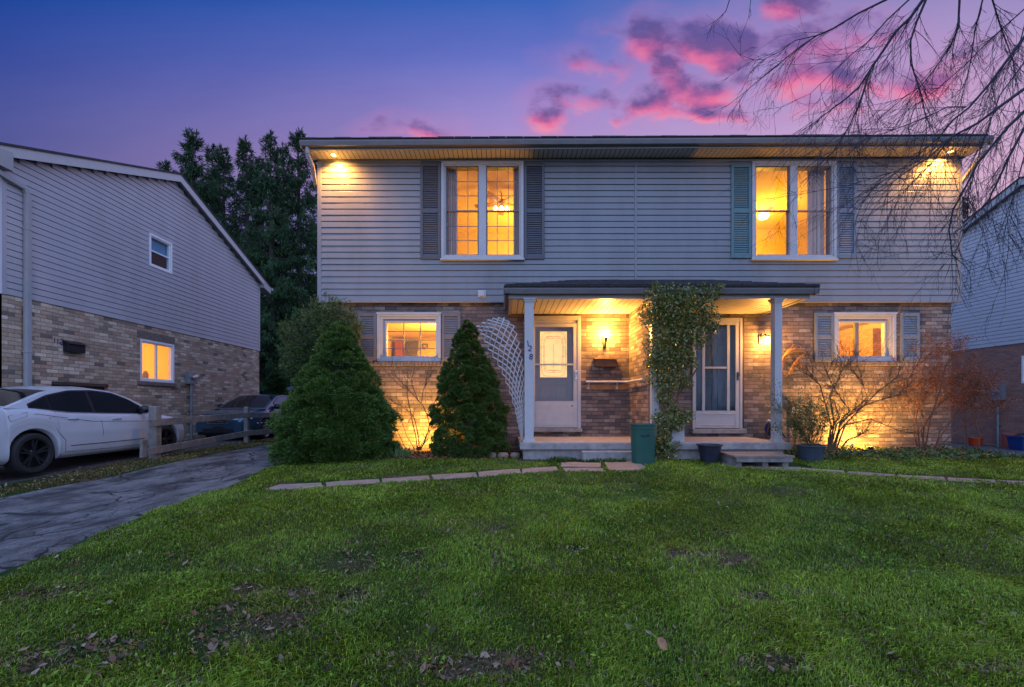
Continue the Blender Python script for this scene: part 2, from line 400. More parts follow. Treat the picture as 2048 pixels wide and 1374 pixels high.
M['wood'] = mat('weathered_wood', (0.22, 0.205, 0.185), 0.85, 0.35, 7, 0.6, 40, stretch=(1, 1, 1), dirt=(0.09, 0.09, 0.085), dirtf=0.6)
M['metal_dark'] = mat('dark_metal', (0.04, 0.035, 0.03), 0.45, 0.2, 12, 0.1, 40, metal=0.4)
M['brown'] = mat('brown_paint', (0.07, 0.04, 0.03), 0.7, 0.25, 8, 0.2, 40)
M['bin'] = mat('green_bin_plastic', (0.012, 0.085, 0.062), 0.42, 0.1, 5, 0.05, 60, dirt=(0.03, 0.07, 0.05), dirtf=0.3)
M['pot'] = mat('charcoal_pot', (0.022, 0.026, 0.042), 0.5, 0.15, 8, 0.1, 50)
M['pot2'] = mat('blue_grey_pot', (0.045, 0.065, 0.085), 0.5, 0.15, 8, 0.1, 50)
M['orange'] = mat('orange_plastic', (0.55, 0.06, 0.01), 0.45, 0.1, 8, 0.05, 50)
M['salmon'] = mat('faded_red_plastic', (0.42, 0.10, 0.07), 0.5, 0.1, 8, 0.05, 50)
M['bluep'] = mat('blue_plastic', (0.01, 0.05, 0.22), 0.4, 0.1, 8, 0.05, 50)
M['black'] = mat('black_plastic', (0.012, 0.012, 0.014), 0.45, 0.2, 10, 0.05, 50)
M['meter'] = mat('grey_meter_box', (0.22, 0.26, 0.28), 0.4, 0.1, 8, 0.05, 50, metal=0.3)
M['numblue'] = mat('dark_blue_numeral', (0.02, 0.035, 0.12), 0.4, 0.1, 10, 0, 50)
M['bark'] = mat('dark_bark', (0.035, 0.032, 0.045), 0.9, 0.3, 20, 0.4, 60)
M['barkb'] = mat('brown_stem', (0.10, 0.065, 0.035), 0.85, 0.3, 20, 0.4, 60)
M['barkred'] = mat('reddish_stem', (0.12, 0.06, 0.035), 0.85, 0.3, 20, 0.4, 60)
M['trunk'] = mat('trunk_bark', (0.05, 0.042, 0.035), 0.95, 0.4, 12, 0.8, 40, stretch=(1, 1, .3))
M['drift'] = mat('driftwood', (0.32, 0.15, 0.05), 0.6, 0.35, 10, 0.5, 40)
M['doorgrey'] = mat('grey_door_paint', (0.15, 0.145, 0.15), 0.45, 0.06, 6, 0.04, 60)
M['doorteal'] = mat('teal_door_paint', (0.13, 0.20, 0.21), 0.45, 0.06, 6, 0.04, 60)
M['chrome'] = mat('brushed_metal', (0.6, 0.6, 0.6), 0.25, 0.1, 10, 0, 50, metal=1.0)
M['bulb'] = glow('lit_bulb', (1.0, 0.66, 0.26), 9.0)
M['bulb2'] = emis('lit_globe', (1.0, 0.72, 0.34), 5.0)
M['potl'] = emis('lit_soffit_lens', (1.0, 0.68, 0.30), 12.0)
M['leadglass'] = emis('lit_leaded_glass', (1.0, 0.60, 0.17), 0.95, (0.6, 0.5, 0.3), 9.0, 0.25)
M['lead'] = mat('lead_came', (0.16, 0.13, 0.08), 0.4, 0.1, 10, 0, 50, metal=0.3)

st_main = [(0.0, (0.20, 0.155, 0.13, 1)), (0.2, (0.25, 0.19, 0.155, 1)), (0.38, (0.155, 0.125, 0.115, 1)), (0.54, (0.30, 0.235, 0.195, 1)), (0.68, (0.21, 0.155, 0.13, 1)), (0.80, (0.115, 0.098, 0.095, 1)), (0.91, (0.34, 0.28, 0.235, 1))]
M['brick'] = brick('rustic_brick', 'X', st_main, (0.10, 0.08, 0.07), 0.235, 0.0766, 0.010, 1.0, 0.9, ((0.10, 0.09, 0.09), 0.75))
M['brick_y'] = brick('rustic_brick_side', 'Y', st_main, (0.10, 0.08, 0.07), 0.235, 0.0766, 0.010, 1.0, 0.9)
st_left = [(0.0, (0.30, 0.235, 0.195, 1)), (0.2, (0.25, 0.20, 0.165, 1)), (0.38, (0.36, 0.31, 0.27, 1)), (0.52, (0.28, 0.195, 0.155, 1)), (0.66, (0.33, 0.275, 0.235, 1)), (0.78, (0.19, 0.155, 0.135, 1)), (0.87, (0.12, 0.10, 0.095, 1)), (0.92, (0.43, 0.38, 0.34, 1))]
st_left = [(a_, (c_[0] * 1.6, c_[1] * 1.48, c_[2] * 1.25, 1)) for a_, c_ in st_left]
M['brick_l'] = brick('mottled_brick', 'Y', st_left, (0.24, 0.20, 0.175), 0.24, 0.079, 0.009, 0.35, 0.75)
M['brick_lx'] = brick('mottled_brick_front', 'X', st_left, (0.24, 0.20, 0.175), 0.24, 0.079, 0.009, 0.35, 0.75)
st_r = [(0.0, (0.32, 0.16, 0.12, 1)), (0.4, (0.36, 0.18, 0.13, 1)), (0.7, (0.28, 0.14, 0.11, 1))]
M['brick_r'] = brick('red_brown_brick', 'Y', st_r, (0.30, 0.26, 0.23), 0.24, 0.079, 0.012, 0.2, 1.0)
M['brick_sill'] = mat('brick_sill', (0.20, 0.15, 0.125), 0.9, 0.3, 14, 0.8, 40)

# ------------------------------------------------------------------ terrain
def sm(a, b, x):
    t = np.clip((x - a) / (b - a), 0, 1); return t * t * (3 - 2 * t)
def gz(x, y):
    x = np.asarray(x, float); y = np.asarray(y, float)
    b = np.interp(y, [-6, 0, 2, 4, 6, 7.6, 9, 12, 400], [-.36, -.31, -.25, -.15, -.04, .03, .03, 0, 0])
    l = np.interp(y, [-6, 0, 3, 7, 8.5, 10, 13, 20, 400], [-.4, -.34, -.26, -.20, -.13, -.09, -.06, -.05, 0])
    r = np.interp(y, [-6, 0, 3, 7, 9, 400], [-.4, -.36, -.3, -.3, -.36, -.36])
    z = b + (l - b) * sm(-3.0, -4.6, x)
    z = z + (r - z) * sm(8.8, 10.6, x) * (1 - sm(24, 60, y))
    z = z + 0.012 * np.sin(x * 1.9 + 0.7 * np.sin(y)) * np.cos(y * 1.3) * sm(1, 3, y) * (1 - sm(7, 8, y)) + 0.008 * np.sin(x * 4.1 + y * 3.3)*(1 - sm(7, 8, y))
    return z
def G(px, py, lift=0.0):
    D = 6.0
    for _ in range(60):
        x = (px - 1010) / F * D
        D = 0.5 * D + 0.5 * (CZ - float(gz(x, D))) * F / (py - 812)
    return Vector(((px - 1010) / F * D, D, float(gz((px - 1010) / F * D, D)) + lift))
def gv(x, y, lift=0.0): return Vector((x, y, float(gz(x, y)) + lift))

# driveway edges as x(y)
DL = lambda y: np.interp(y, [-3, 3, 6, 9, 13, 20], [-6.9, -6.75, -6.5, -6.35, -6.3, -6.3])
DR = lambda y: np.interp(y, [-3, 1.5, 3, 4, 5, 6.1, 7, 9, 12, 20], [-3.2, -3.3, -3.42, -3.6, -3.75, -3.62, -3.9, -4.35, -4.3, -4.3])
RL = lambda y: np.interp(y, [-3, 6, 7.5, 8.8, 10, 30], [11.5, 10.9, 10.4, 9.95, 9.7, 9.6])

def axis_coords(lo, hi, step, far, ratio=1.35):
    c = list(np.arange(lo, hi + step / 2, step)); d = step
    a = lo
    pre = []
    while a > -far: d *= ratio; a -= d; pre.append(a)
    d = step; b = c[-1]; post = []
    while b < far: d *= ratio; b += d; post.append(b)
    return np.array(pre[::-1] + c + post)
gx = axis_coords(-11, 17, 0.1, 600); gy = axis_coords(0.2, 20, 0.1, 600)
XX, YY = np.meshgrid(gx, gy)
ZZ = gz(XX, YY)
ZZ = ZZ - 0.05 * ((XX > DL(YY) + .05) & (XX < DR(YY) - .05) & (YY < 19)) - 0.05 * ((XX > RL(YY) + .05) & (XX < 15.9) & (YY < 19))
V = np.stack([XX, YY, ZZ], -1).reshape(-1, 3); nx, ny = len(gx), len(gy)
ii, jj = np.meshgrid(np.arange(nx - 1), np.arange(ny - 1)); a = (jj * nx + ii).ravel()
Fq = np.stack([a, a + 1, a + nx + 1, a + nx], -1)
m, t = base_mat('lawn_soil')
n1 = t.noise(t.o, 0.9, 7, 0.65); n2 = t.noise(t.o, 14, 5, 0.7)
soil = t.mix(n2, (0.05, 0.035, 0.022, 1), (0.13, 0.095, 0.062, 1))
gr = t.mix(n2, (0.012, 0.035, 0.008, 1), (0.035, 0.075, 0.015, 1))
t.l.new(t.mix(t.mapr(n1, 0.44, 0.56), gr, soil), t.b.inputs['Base Color']); t.b.inputs['Roughness'].default_value = 1.0
t.b.inputs['Specular IOR Level'].default_value = 0.1
bp = t.new('ShaderNodeBump'); bp.inputs['Strength'].default_value = 1.0; bp.inputs['Distance'].default_value = 0.03; t.l.new(t.noise(t.o, 25, 6, 0.7), bp.inputs['Height']); t.l.new(bp.outputs[0], t.b.inputs['Normal'])
M['ground'] = m
g = npmesh('ground', V, Fq.ravel(), np.full(len(Fq), 4), m, smooth=True); tag(g, None, None, kind='structure')

def strip(name, xl, xr, ys, n, mat_, lift):
    P = []; F_ = []
    for j, y in enumerate(ys):
        a_, b_ = float(xl(y)), float(xr(y))
        for i in range(n + 1):
            x = a_ + (b_ - a_) * i / n
            e = min(i, n - i) / n
            jit = (0.05 * math.sin(y * 5.3) + 0.035 * math.sin(y * 13.7 + 1) + random.uniform(-.03, .03)) * (1 if i in (0, n) else 0)
            P.append((x + jit, y, float(gz(x, y)) + lift - (0.07 if i in (0, n) else 0)))
    k = n + 1
    for j in range(len(ys) - 1):
        for i in range(n): F_ += [j * k + i, j * k + i + 1, (j + 1) * k + i + 1, (j + 1) * k + i]
    o = npmesh(name, np.array(P), np.array(F_), np.full(len(F_) // 4, 4), mat_, smooth=True)
    return tag(o, None, None, kind='structure')
m, t = base_mat('cracked_asphalt')
vs = t.scalev(t.o, (1.3, 0.75, 1))
n1 = t.noise(vs, 2.0, 12, 0.70, 0.0); n2 = t.noise(t.o, 60, 4, 0.7); n3 = t.noise(t.scalev(t.o, (2.2, .5, 1)), 0.9, 5, 0.6)
c = t.ramp(n1, [(0.36, (0.022, 0.022, 0.022, 1)), (0.46, (0.060, 0.058, 0.056, 1)), (0.54, (0.115, 0.113, 0.11, 1)), (0.70, (0.17, 0.166, 0.16, 1))])
f = t.mapr(n2, 0.3, 0.7, 0.5, 1.55); c = t.mix(1.0, c, t.comb(f, f, f), 'MULTIPLY')
vo = t.new('ShaderNodeTexVoronoi', feature='DISTANCE_TO_EDGE'); vo.inputs['Scale'].default_value = 0.9
wv = t.new('ShaderNodeVectorMath', operation='ADD'); t.l.new(t.scalev(t.o, (1, 0.55, 1)), wv.inputs[0]); nn = t.new('ShaderNodeTexNoise'); nn.inputs['Scale'].default_value = 3; nn.inputs['Detail'].default_value = 6
t.l.new(t.o, nn.inputs['Vector']); t.l.new(t.scalev(nn.outputs['Color'], (0.22, 0.22, 0)), wv.inputs[1]); t.l.new(wv.outputs[0], vo.inputs['Vector'])
crack = t.m('MULTIPLY', t.mapr(vo.outputs['Distance'], 0.004, 0.016, 1, 0), t.mapr(n3, 0.36, 0.48))
vo2 = t.new('ShaderNodeTexVoronoi', feature='DISTANCE_TO_EDGE'); vo2.inputs['Scale'].default_value = 7.0; t.l.new(wv.outputs[0], vo2.inputs['Vector'])
crack2 = t.m('MULTIPLY', t.mapr(vo2.outputs['Distance'], 0.008, 0.045, 1, 0), t.mapr(n3, 0.50, 0.58))
cr = t.m('MAXIMUM', crack, crack2)
c = t.mix(cr, c, (0.010, 0.010, 0.012, 1))
t.l.new(c, t.b.inputs['Base Color']); t.b.inputs['Roughness'].default_value = 0.75; t.b.inputs['Specular IOR Level'].default_value = 0.4
bp = t.new('ShaderNodeBump'); bp.inputs['Strength'].default_value = 0.7; bp.inputs['Distance'].default_value = 0.02
t.l.new(t.m('SUBTRACT', t.m('ADD', t.m('MULTIPLY', n2, 0.35), n1), cr), bp.inputs['Height']); t.l.new(bp.outputs[0], t.b.inputs['Normal'])
M['asphalt'] = m
strip('driveway', DL, DR, np.arange(-2, 18.9, 0.1), 22, m, 0.012)
M['asphalt2'] = mat('smooth_asphalt', (0.10, 0.10, 0.11), 0.6, 0.35, 1.2, 0.3, 60, stretch=(.6, 2, 1), spec=0.5)
strip('right_driveway', RL, lambda y: 15.95, np.arange(-2, 24, 0.15), 20, M['asphalt2'], 0.012)
# neighbour's parking pad along the brick wall
M['gravel'] = mat('packed_gravel', (0.055, 0.05, 0.048), 0.95, 0.5, 20, 1.0, 50)
strip('parking_pad', lambda y: -9.46, lambda y: -7.25, np.arange(-2, 18, 0.15), 14, M['gravel'], 0.010)
M['mulch'] = mat('brown_mulch', (0.055, 0.030, 0.016), 1.0, 0.6, 18, 1.0, 60)
strip('mulch_bed', lambda y: -4.15, lambda y: 0.16, np.arange(7.75, 9.2, 0.1), 24, M['mulch'], 0.014)
# ------------------------------------------------------------------ building helpers
def wall_x(mb, x0, x1, z0, z1, yf, yb, holes):
    """wall facing the camera with rectangular openings (x0,x1,z0,z1)"""
    xs = sorted({x0, x1, *[h[0] for h in holes], *[h[1] for h in holes]}); zs = sorted({z0, z1, *[h[2] for h in holes], *[h[3] for h in holes]})
    ins = lambda x, z: any(h[0] < x < h[1] and h[2] < z < h[3] for h in holes)
    for i in range(len(xs) - 1):
        for j in range(len(zs) - 1):
            a, b, c, d = xs[i], xs[i + 1], zs[j], zs[j + 1]
            if ins((a + b) / 2, (c + d) / 2): continue
            mb.quad((a, yf, c), (b, yf, c), (b, yf, d), (a, yf, d)); mb.quad((a, yb, d), (b, yb, d), (b, yb, c), (a, yb, c))
    for (a, b, c, d) in holes:
        mb.quad((a, yf, c), (a, yf, d), (a, yb, d), (a, yb, c)); mb.quad((b, yf, c), (b, yb, c), (b, yb, d), (b, yf, d))
        mb.quad((a, yf, d), (b, yf, d), (b, yb, d), (a, yb, d)); mb.quad((a, yf, c), (a, yb, c), (b, yb, c), (b, yf, c))
    for xe in (x0, x1): mb.quad((xe, yf, z0), (xe, yf, z1), (xe, yb, z1), (xe, yb, z0))
    mb.quad((x0, yf, z1), (x1, yf, z1), (x1, yb, z1), (x0, yb, z1))
    return mb
def siding_rows(mb, span, z0, z1, rowh, P, holes, dep=0.020):
    """lap siding. span(z)->(a0,a1); P(a, depth, z) -> point; depth>0 is outward"""
    n = int(round((z1 - z0) / rowh))
    for k in range(n):
        zb = z0 + k * rowh; zt = min(zb + rowh, z1)
        cuts = [zb, zt] + [h[c] for h in holes for c in (2, 3) if zb < h[c] < zt]
        cuts = sorted(set(cuts))
        for q in range(len(cuts) - 1):
            ca, cb = cuts[q], cuts[q + 1]; mid = (ca + cb) / 2
            a0, a1 = span(mid)
            segs = [(a0, a1)]
            for h in holes:
                if h[2] < mid < h[3]:
                    ns = []
                    for (s0, s1) in segs:
                        if h[1] <= s0 or h[0] >= s1: ns.append((s0, s1)); continue
                        if h[0] > s0: ns.append((s0, h[0]))
                        if h[1] < s1: ns.append((h[1], s1))
                    segs = ns
            fr = lambda z: (z - zb) / rowh
            if len(cuts) == 2:
                n2 = []
                for (s0, s1) in segs:
                    a_ = s0; e_ = s0 + ((k * 1.37) % 3.6)
                    while e_ < s1 - .3:
                        if e_ > a_ + .3: n2.append((a_, e_)); a_ = e_
                        e_ += 3.66
                    n2.append((a_, s1))
                segs = n2
            for si_, (s0, s1) in enumerate(segs):
                if s1 - s0 < 1e-4: continue
                jd = .0016 * ((k * 7 + si_ * 3) % 5 - 2) / 2
                # profile: lip at the bottom, two shallow dutch faces, slot at the top
                pr = [(0.0, dep), (0.10, dep * 1.0), (0.80, dep * 0.72), (0.90, dep * 0.5), (0.92, -0.009), (1.0, -0.009)]
                pts = []
                for i, (f_, d_) in enumerate(pr):
                    z = zb + f_ * rowh
                    if z < ca - 1e-6 or z > cb + 1e-6: continue
                    pts.append((z, d_))
                def di(z):
                    f_ = fr(z)
                    for i in range(len(pr) - 1):
                        if pr[i][0] <= f_ <= pr[i + 1][0]: return pr[i][1] + (pr[i + 1][1] - pr[i][1]) * (f_ - pr[i][0]) / (pr[i + 1][0] - pr[i][0])
                    return pr[-1][1]
                if not pts or pts[0][0] > ca + 1e-6: pts.insert(0, (ca, di(ca)))
                if pts[-1][0] < cb - 1e-6: pts.append((cb, di(cb)))
                if abs(ca - zb) < 1e-6: pts.insert(0, (zb, -0.009))
                for i in range(len(pts) - 1):
                    (za, da), (zc, dc) = pts[i], pts[i + 1]
                    mb.quad(P(s0, da + jd, za), P(s1, da - jd, za), P(s1, dc - jd, zc), P(s0, dc + jd, zc))
    return mb
def frame_rect(mb, x0, x1, z0, z1, wd, yf, yb):
    mb.box(x0, x1, yf, yb, z1 - wd, z1); mb.box(x0, x1, yf, yb, z0, z0 + wd)
    mb.box(x0, x0 + wd, yf, yb, z0 + wd, z1 - wd); mb.box(x1 - wd, x1, yf, yb, z0 + wd, z1 - wd)
def rpx(px0, py0, px1, py1, D):
    a = at(px0, py1, D); b = at(px1, py0, D); return a.x, b.x, a.z, b.z
def shutter(parent, px0, py0, px1, py1, D, mt, label):
    x0, x1, z0, z1 = rpx(px0, py0, px1, py1, D)
    b = MB(); st = 0.055; y0, y1 = D - 0.035, D - 0.002
    b.box(x0, x0 + st, y0, y1, z0, z1); b.box(x1 - st, x1, y0, y1, z0, z1)
    zm = z0 + (z1 - z0) * 0.5
    for (c, d) in ((z0, z0 + 0.085), (zm - 0.04, zm + 0.04), (z1 - 0.07, z1)): b.box(x0 + st, x1 - st, y0, y1, c, d)
    pass
    o = bev(obj('shutter', b, mt, parent, label=label), 0.003, 1)
    s = MB()
    for (c, d) in ((z0 + 0.085, zm - 0.04), (zm + 0.04, z1 - 0.07)):
        n = max(3, int((d - c) / 0.044))
        for i in range(n):
            z = c + (i + 0.5) * (d - c) / n; h = (d - c) / n
            s.quad((x0 + st, y0 + 0.006, z - h * .55), (x1 - st, y0 + 0.006, z - h * .55), (x1 - st, y1 - 0.008, z + h * .42), (x0 + st, y1 - 0.008, z + h * .42))
            s.quad((x0 + st, y0 + 0.006, z - h * .55), (x0 + st, y0 + 0.010, z - h * .62), (x1 - st, y0 + 0.010, z - h * .62), (x1 - st, y0 + 0.006, z - h * .55))
    obj('louvre_panel', s, mt, o); s2 = MB(); s2.box(x0 + st, x1 - st, y1 - 0.006, y1 - 0.003, z0 + 0.02, z1 - 0.02); obj('louvre_shade', s2, M['dark'], o)  # dark sheet stands in for the shade between the slats
    return o
def room(parent, x0, x1, z0, z1, y0, y1, wallm, light, power, bulb_r=0.07, col=WARM2):
    b = MB()
    b.quad((x0, y1, z0), (x1, y1, z0), (x1, y1, z1), (x0, y1, z1)); b.quad((x0, y0, z0), (x0, y1, z0), (x0, y1, z1), (x0, y0, z1))
    b.quad((x1, y0, z0), (x1, y0, z1), (x1, y1, z1), (x1, y1, z0)); b.quad((x0, y0, z1), (x0, y1, z1), (x1, y1, z1), (x1, y0, z1))
    b.quad((x0, y0, z0), (x1, y0, z0), (x1, y1, z0), (x0, y1, z0))
    r = obj('interior_room', b, wallm, parent)
    lamp('POINT', 'room_light', light, power, col, parent, size=0.12)
    return r

# ------------------------------------------------------------------ main duplex
DB, DS = 9.2, 9.1
HX0, HX1 = -3.78, 9.22; ZB = 3.07; ZE = 5.93
house = thing('duplex_house', (2.72, 9.2, 0), 'two-storey duplex with pale siding over brown brick and warm lit windows', 'house')
H = house
UW1 = rpx(893, 334, 1038, 512, DS); UW2 = rpx(1512, 334, 1662, 513, DS)
LW1 = rpx(758, 630, 878, 719, DB); LW2 = rpx(1671, 630, 1787, 719, DB)
D1 = rpx(1066, 637, 1158, 856, DB); D2 = rpx(1387, 641, 1480, 857, DB)
b = MB(); wall_x(b, HX0 + 0.10, HX1 - 0.10, -0.4, ZB, DB, DB + 0.12, [LW1, LW2, D1, D2])
obj('brick_wall', b, M['brick'], H)
b = MB()
for x in (HX0 + 0.10, HX1 - 0.10): b.box(min(x, x), x + 0.001, DB + 0.12, 18, -0.6, ZB) if False else b.quad((x, DB, -0.6), (x, 18, -0.6), (x, 18, ZB), (x, DB, ZB))
b.quad((HX0 + .1, 18, -0.6), (HX1 - .1, 18, -0.6), (HX1 - .1, 18, ZB), (HX0 + .1, 18, ZB))
obj('brick_side_wall', b, M['brick_y'], H)
# sheathing + siding
b = MB(); wall_x(b, HX0 + 0.02, HX1 - 0.02, ZB, ZE + 0.1, DS + 0.022, DS + 0.15, [UW1, UW2])
b.box(HX0 + 0.02, HX1 - .02, DS + 0.012, DB + .12, ZB - 0.012, ZB - 0.002)
for x in (HX0 + 0.004, HX1 - 0.004): b.quad((x, DS + .01, ZB), (x, 18, ZB), (x, 18, ZE), (x, DS + .01, ZE))
for x in (HX0 + 0.004, HX1 - 0.004): b.add([(x, DS, ZE), (x, 18, ZE), (x, 13.55, 7.62)], [(0, 1, 2)])
b.quad((HX0, 18, ZB), (HX1, 18, ZB), (HX1, 18, ZE), (HX0, 18, ZE))
obj('sheathing', b, M['siding'], H)
rowh = (ZE - ZB) / 23
b = MB(); XM = at(1271, 500, DS).x
for (a0, a1) in ((HX0 + 0.06, XM - 0.02), (XM + 0.02, HX1 - 0.06)):
    siding_rows(b, lambda z, a0=a0, a1=a1: (a0, a1), ZB, ZE, rowh, lambda a, d, z: (a, DS - d + 0.008, z), [UW1, UW2])
obj('siding', b, M['siding'], H)
b = MB()
for (x, w_) in ((HX0 + 0.03, 0.08), (HX1 - 0.03, 0.08), (XM, 0.045)): b.box(x - w_ / 2, x + w_ / 2, DS - 0.02, DS + 0.02, ZB - 0.01, ZE)
b.box(HX0 - 0.005, HX1 + .005, DS - 0.014, DS + 0.006, ZB - 0.03, ZB + 0.004)
b.box(HX0 + 0.06, HX1 - .06, DS - 0.03, DS + 0.01, ZE - 0.05, ZE)
bev(obj('corner_trim', b, M['siding'], H), 0.004, 1)
# roof: eave slightly lower at the left end, as the photo shows
EY = 8.66
def ez(x): return 6.045 + 0.07 * (x - (-3.94)) / 13.3
RX0, RX1 = -3.94, 9.37
b = MB(); rz = 7.78; RY = 13.55
for (x0_, x1_) in ((RX0, RX1),):
    top = [(x0_, EY - 0.02, ez(x0_)), (x1_, EY - 0.02, ez(x1_)), (x1_, RY, rz), (x0_, RY, rz)]
    b.prism(top, (0, 0, 0.035)); b.prism([(x0_, RY, rz), (x1_, RY, rz), (x1_, 18.5, 6.0), (x0_, 18.5, 6.0)], (0, 0, 0.035))
for k in range(int((RX1 - RX0) / 0.33)):      # uneven shingle tabs along the eave
    x = RX0 + k * 0.33; hh = random.uniform(0.004, 0.016)
    b.box(x + 0.004, x + 0.326, EY - 0.045, EY + 0.2, ez(x) + 0.028, ez(x) + 0.040 + hh)
roof = obj('roof', b, M['shingle'], H)
b = MB()
def gut(b, x0, x1, yf, z0f, z1f, dep=0.11):
    prof = [(0.0, 0), (0.012, -0.006), (0.012, -0.030), (0.0, -0.036), (0.022, -0.105), (dep, -0.105), (dep, 0)]
    for i in range(len(prof) - 1):
        (a0, c0), (a1, c1) = prof[i], prof[i + 1]
        b.quad((x0, yf + a0, z0f + c0), (x1, yf + a0, z1f + c0), (x1, yf + a1, z1f + c1), (x0, yf + a1, z0f + c1))
    b.add([(x0, yf + a, z0f + c) for a, c in prof], [tuple(range(len(prof)))]); b.add([(x1, yf + a, z1f + c) for a, c in prof], [tuple(range(len(prof)))[::-1]])
gut(b, RX0, RX1, EY - 0.05, ez(RX0) + 0.01, ez(RX1) + 0.01)
obj('gutter', b, M['gutter'], H)
b = MB()
for k in range(140):
    x0_ = RX0 + 0.1 + k * 0.094; x1_ = x0_ + 0.081
    if x1_ > RX1 - 0.05: break
    za, zb_ = ez(x0_) - 0.125, ez(x1_) - 0.125
    b.prism([(x0_, EY + 0.06, za), (x1_, EY + 0.06, zb_), (x1_, DS, zb_), (x0_, DS, za)], (0, 0, 0.006))
obj('soffit', b, M['soffit'], H)
b = MB(); b.prism([(RX0 + .02, EY + 0.061, ez(RX0) - 0.118), (RX1 - .02, EY + 0.061, ez(RX1) - 0.118), (RX1 - .02, DS + .1, ez(RX1) - 0.118), (RX0 + .02, DS + .1, ez(RX0) - 0.118)], (0, 0, 0.01))
obj('soffit_backing', b, M['dark'], H)
b = MB(); b.prism([(RX0 + .02, EY + 0.062, ez(RX0) - 0.135), (RX1 - .02, EY + 0.062, ez(RX1) - 0.135), (RX1 - .02, EY + 0.062, ez(RX1)), (RX0 + .02, EY + 0.062, ez(RX0))], (0, 0.02, 0))
for xx in (RX0, RX1):
    s_ = 1 if xx < 0 else -1
    b.prism([(xx, EY, ez(xx) - 0.13), (xx, EY, ez(xx)), (xx, RY, rz), (xx, 18.4, 6.02), (xx, 18.4, 5.86), (xx, RY, rz - 0.17)], (0.02 * s_, 0, 0))
    b.prism([(xx + .02 * s_, EY + .07, ez(xx) - 0.125), (xx + 0.2 * s_, EY + .07, ez(xx) - .125), (xx + 0.2 * s_, DS, ez(xx) - .125), (xx + .02 * s_, DS, ez(xx) - .125)], (0, 0, 0.004))
obj('fascia', b, M['wtrim'], H)

# downspouts at both ends of the eave
for (x0_, xs, lab) in ((RX0 + 0.12, HX0 + 0.005, None), (RX1 - 0.10, HX1 - 0.02, None)):
    s_ = 1 if x0_ < 0 else -1
    z0_ = ez(x0_) - 0.10
    b = MB()
    pts = [(x0_, EY + 0.02, z0_), (x0_ + 0.01 * s_, EY + 0.03, z0_ - 0.13), (x0_ + 0.06 * s_, EY + 0.14, z0_ - 0.30), (xs - 0.06 * s_, DS + 0.0, z0_ - 0.52), (xs - 0.05 * s_, DS + 0.45, z0_ - 0.75), (xs - 0.05 * s_, DS + 0.47, 0.1)]
    for i in range(len(pts) - 1): b.bar(pts[i], pts[i + 1], 0.065, 0.055)
    bev(obj('downspout', b, M['wtrim'], H), 0.008, 2)

# ---- upstairs windows
def upper_window(pw, muntins, label):
    x0, x1, z0, z1 = rpx(*pw, DS)
    b = MB(); frame_rect(b, x0, x1, z0, z1, 0.055, DS - 0.05, DS + 0.05); frame_rect(b, x0 + .055, x1 - .055, z0 + .055, z1 - .055, 0.03, DS - 0.03, DS + 0.08)
    xm = (x0 + x1) / 2; b.box(xm - 0.075, xm + 0.075, DS - 0.035, DS + 0.08, z0 + 0.055, z1 - 0.055)
    b.box(x0 - 0.02, x1 + 0.02, DS - 0.075, DS, z0 - 0.03, z0 + 0.003)
    fr = bev(obj('window', b, M['white'], H, label=label), 0.005, 2)
    zm = z0 + (z1 - z0) * 0.495
    for (a0, a1) in ((x0 + .085, xm - .075), (xm + .075, x1 - .085)):
        s = MB()
        frame_rect(s, a0, a1, zm, z1 - .085, 0.022, DS + 0.0, DS + 0.03); frame_rect(s, a0, a1, z0 + .085, zm + 0.03, 0.028, DS + 0.032, DS + 0.06)
        if muntins:
            for (c, d, yy_) in ((zm + .03, z1 - .1, DS + .012), (z0 + .11, zm, DS + .042)):
                for i in (1, 2):
                    xx = a0 + (a1 - a0) * i / 3; s.box(xx - .007, xx + .007, yy_, yy_ + .012, c, d)
                    zz = c + (d - c) * i / 3; s.box(a0 + .01, a1 - .01, yy_ + .002, yy_ + .01, zz - .007, zz + .007)
        obj('sash', s, M['muntin_shaded'], fr)
        p_ = MB(); p_.quad((a0 + .01, DS + .020, zm + .01), (a1 - .01, DS + .020, zm + .01), (a1 - .01, DS + .020, z1 - .095), (a0 + .01, DS + .020, z1 - .095)); p_.quad((a0 + .01, DS + .046, z0 + .095), (a1 - .01, DS + .046, z0 + .095), (a1 - .01, DS + .046, zm + .02), (a0 + .01, DS + .046, zm + .02))
        obj('pane', p_, M['glass'], fr)
    return x0, x1, z0, z1
W1 = upper_window((883, 324, 1047, 519), True, 'twin sash upstairs window with white grilles')
W2 = upper_window((1502, 324, 1670, 519), False, 'twin sash upstairs window without grilles')
shutter(H, 841, 327, 882, 519, DS, M['shut_grey'], 'charcoal shutter left of the grilled upstairs window')
shutter(H, 1048, 327, 1089, 519, DS, M['shut_grey'], 'charcoal shutter right of the grilled upstairs window')
shutter(H, 1461, 329, 1501.5, 517, DS, M['shut_teal'], 'teal shutter left of the plain upstairs window')
shutter(H, 1670.5, 329, 1711, 517, DS, M['shut_bluegrey'], 'blue grey shutter right of the plain upstairs window')
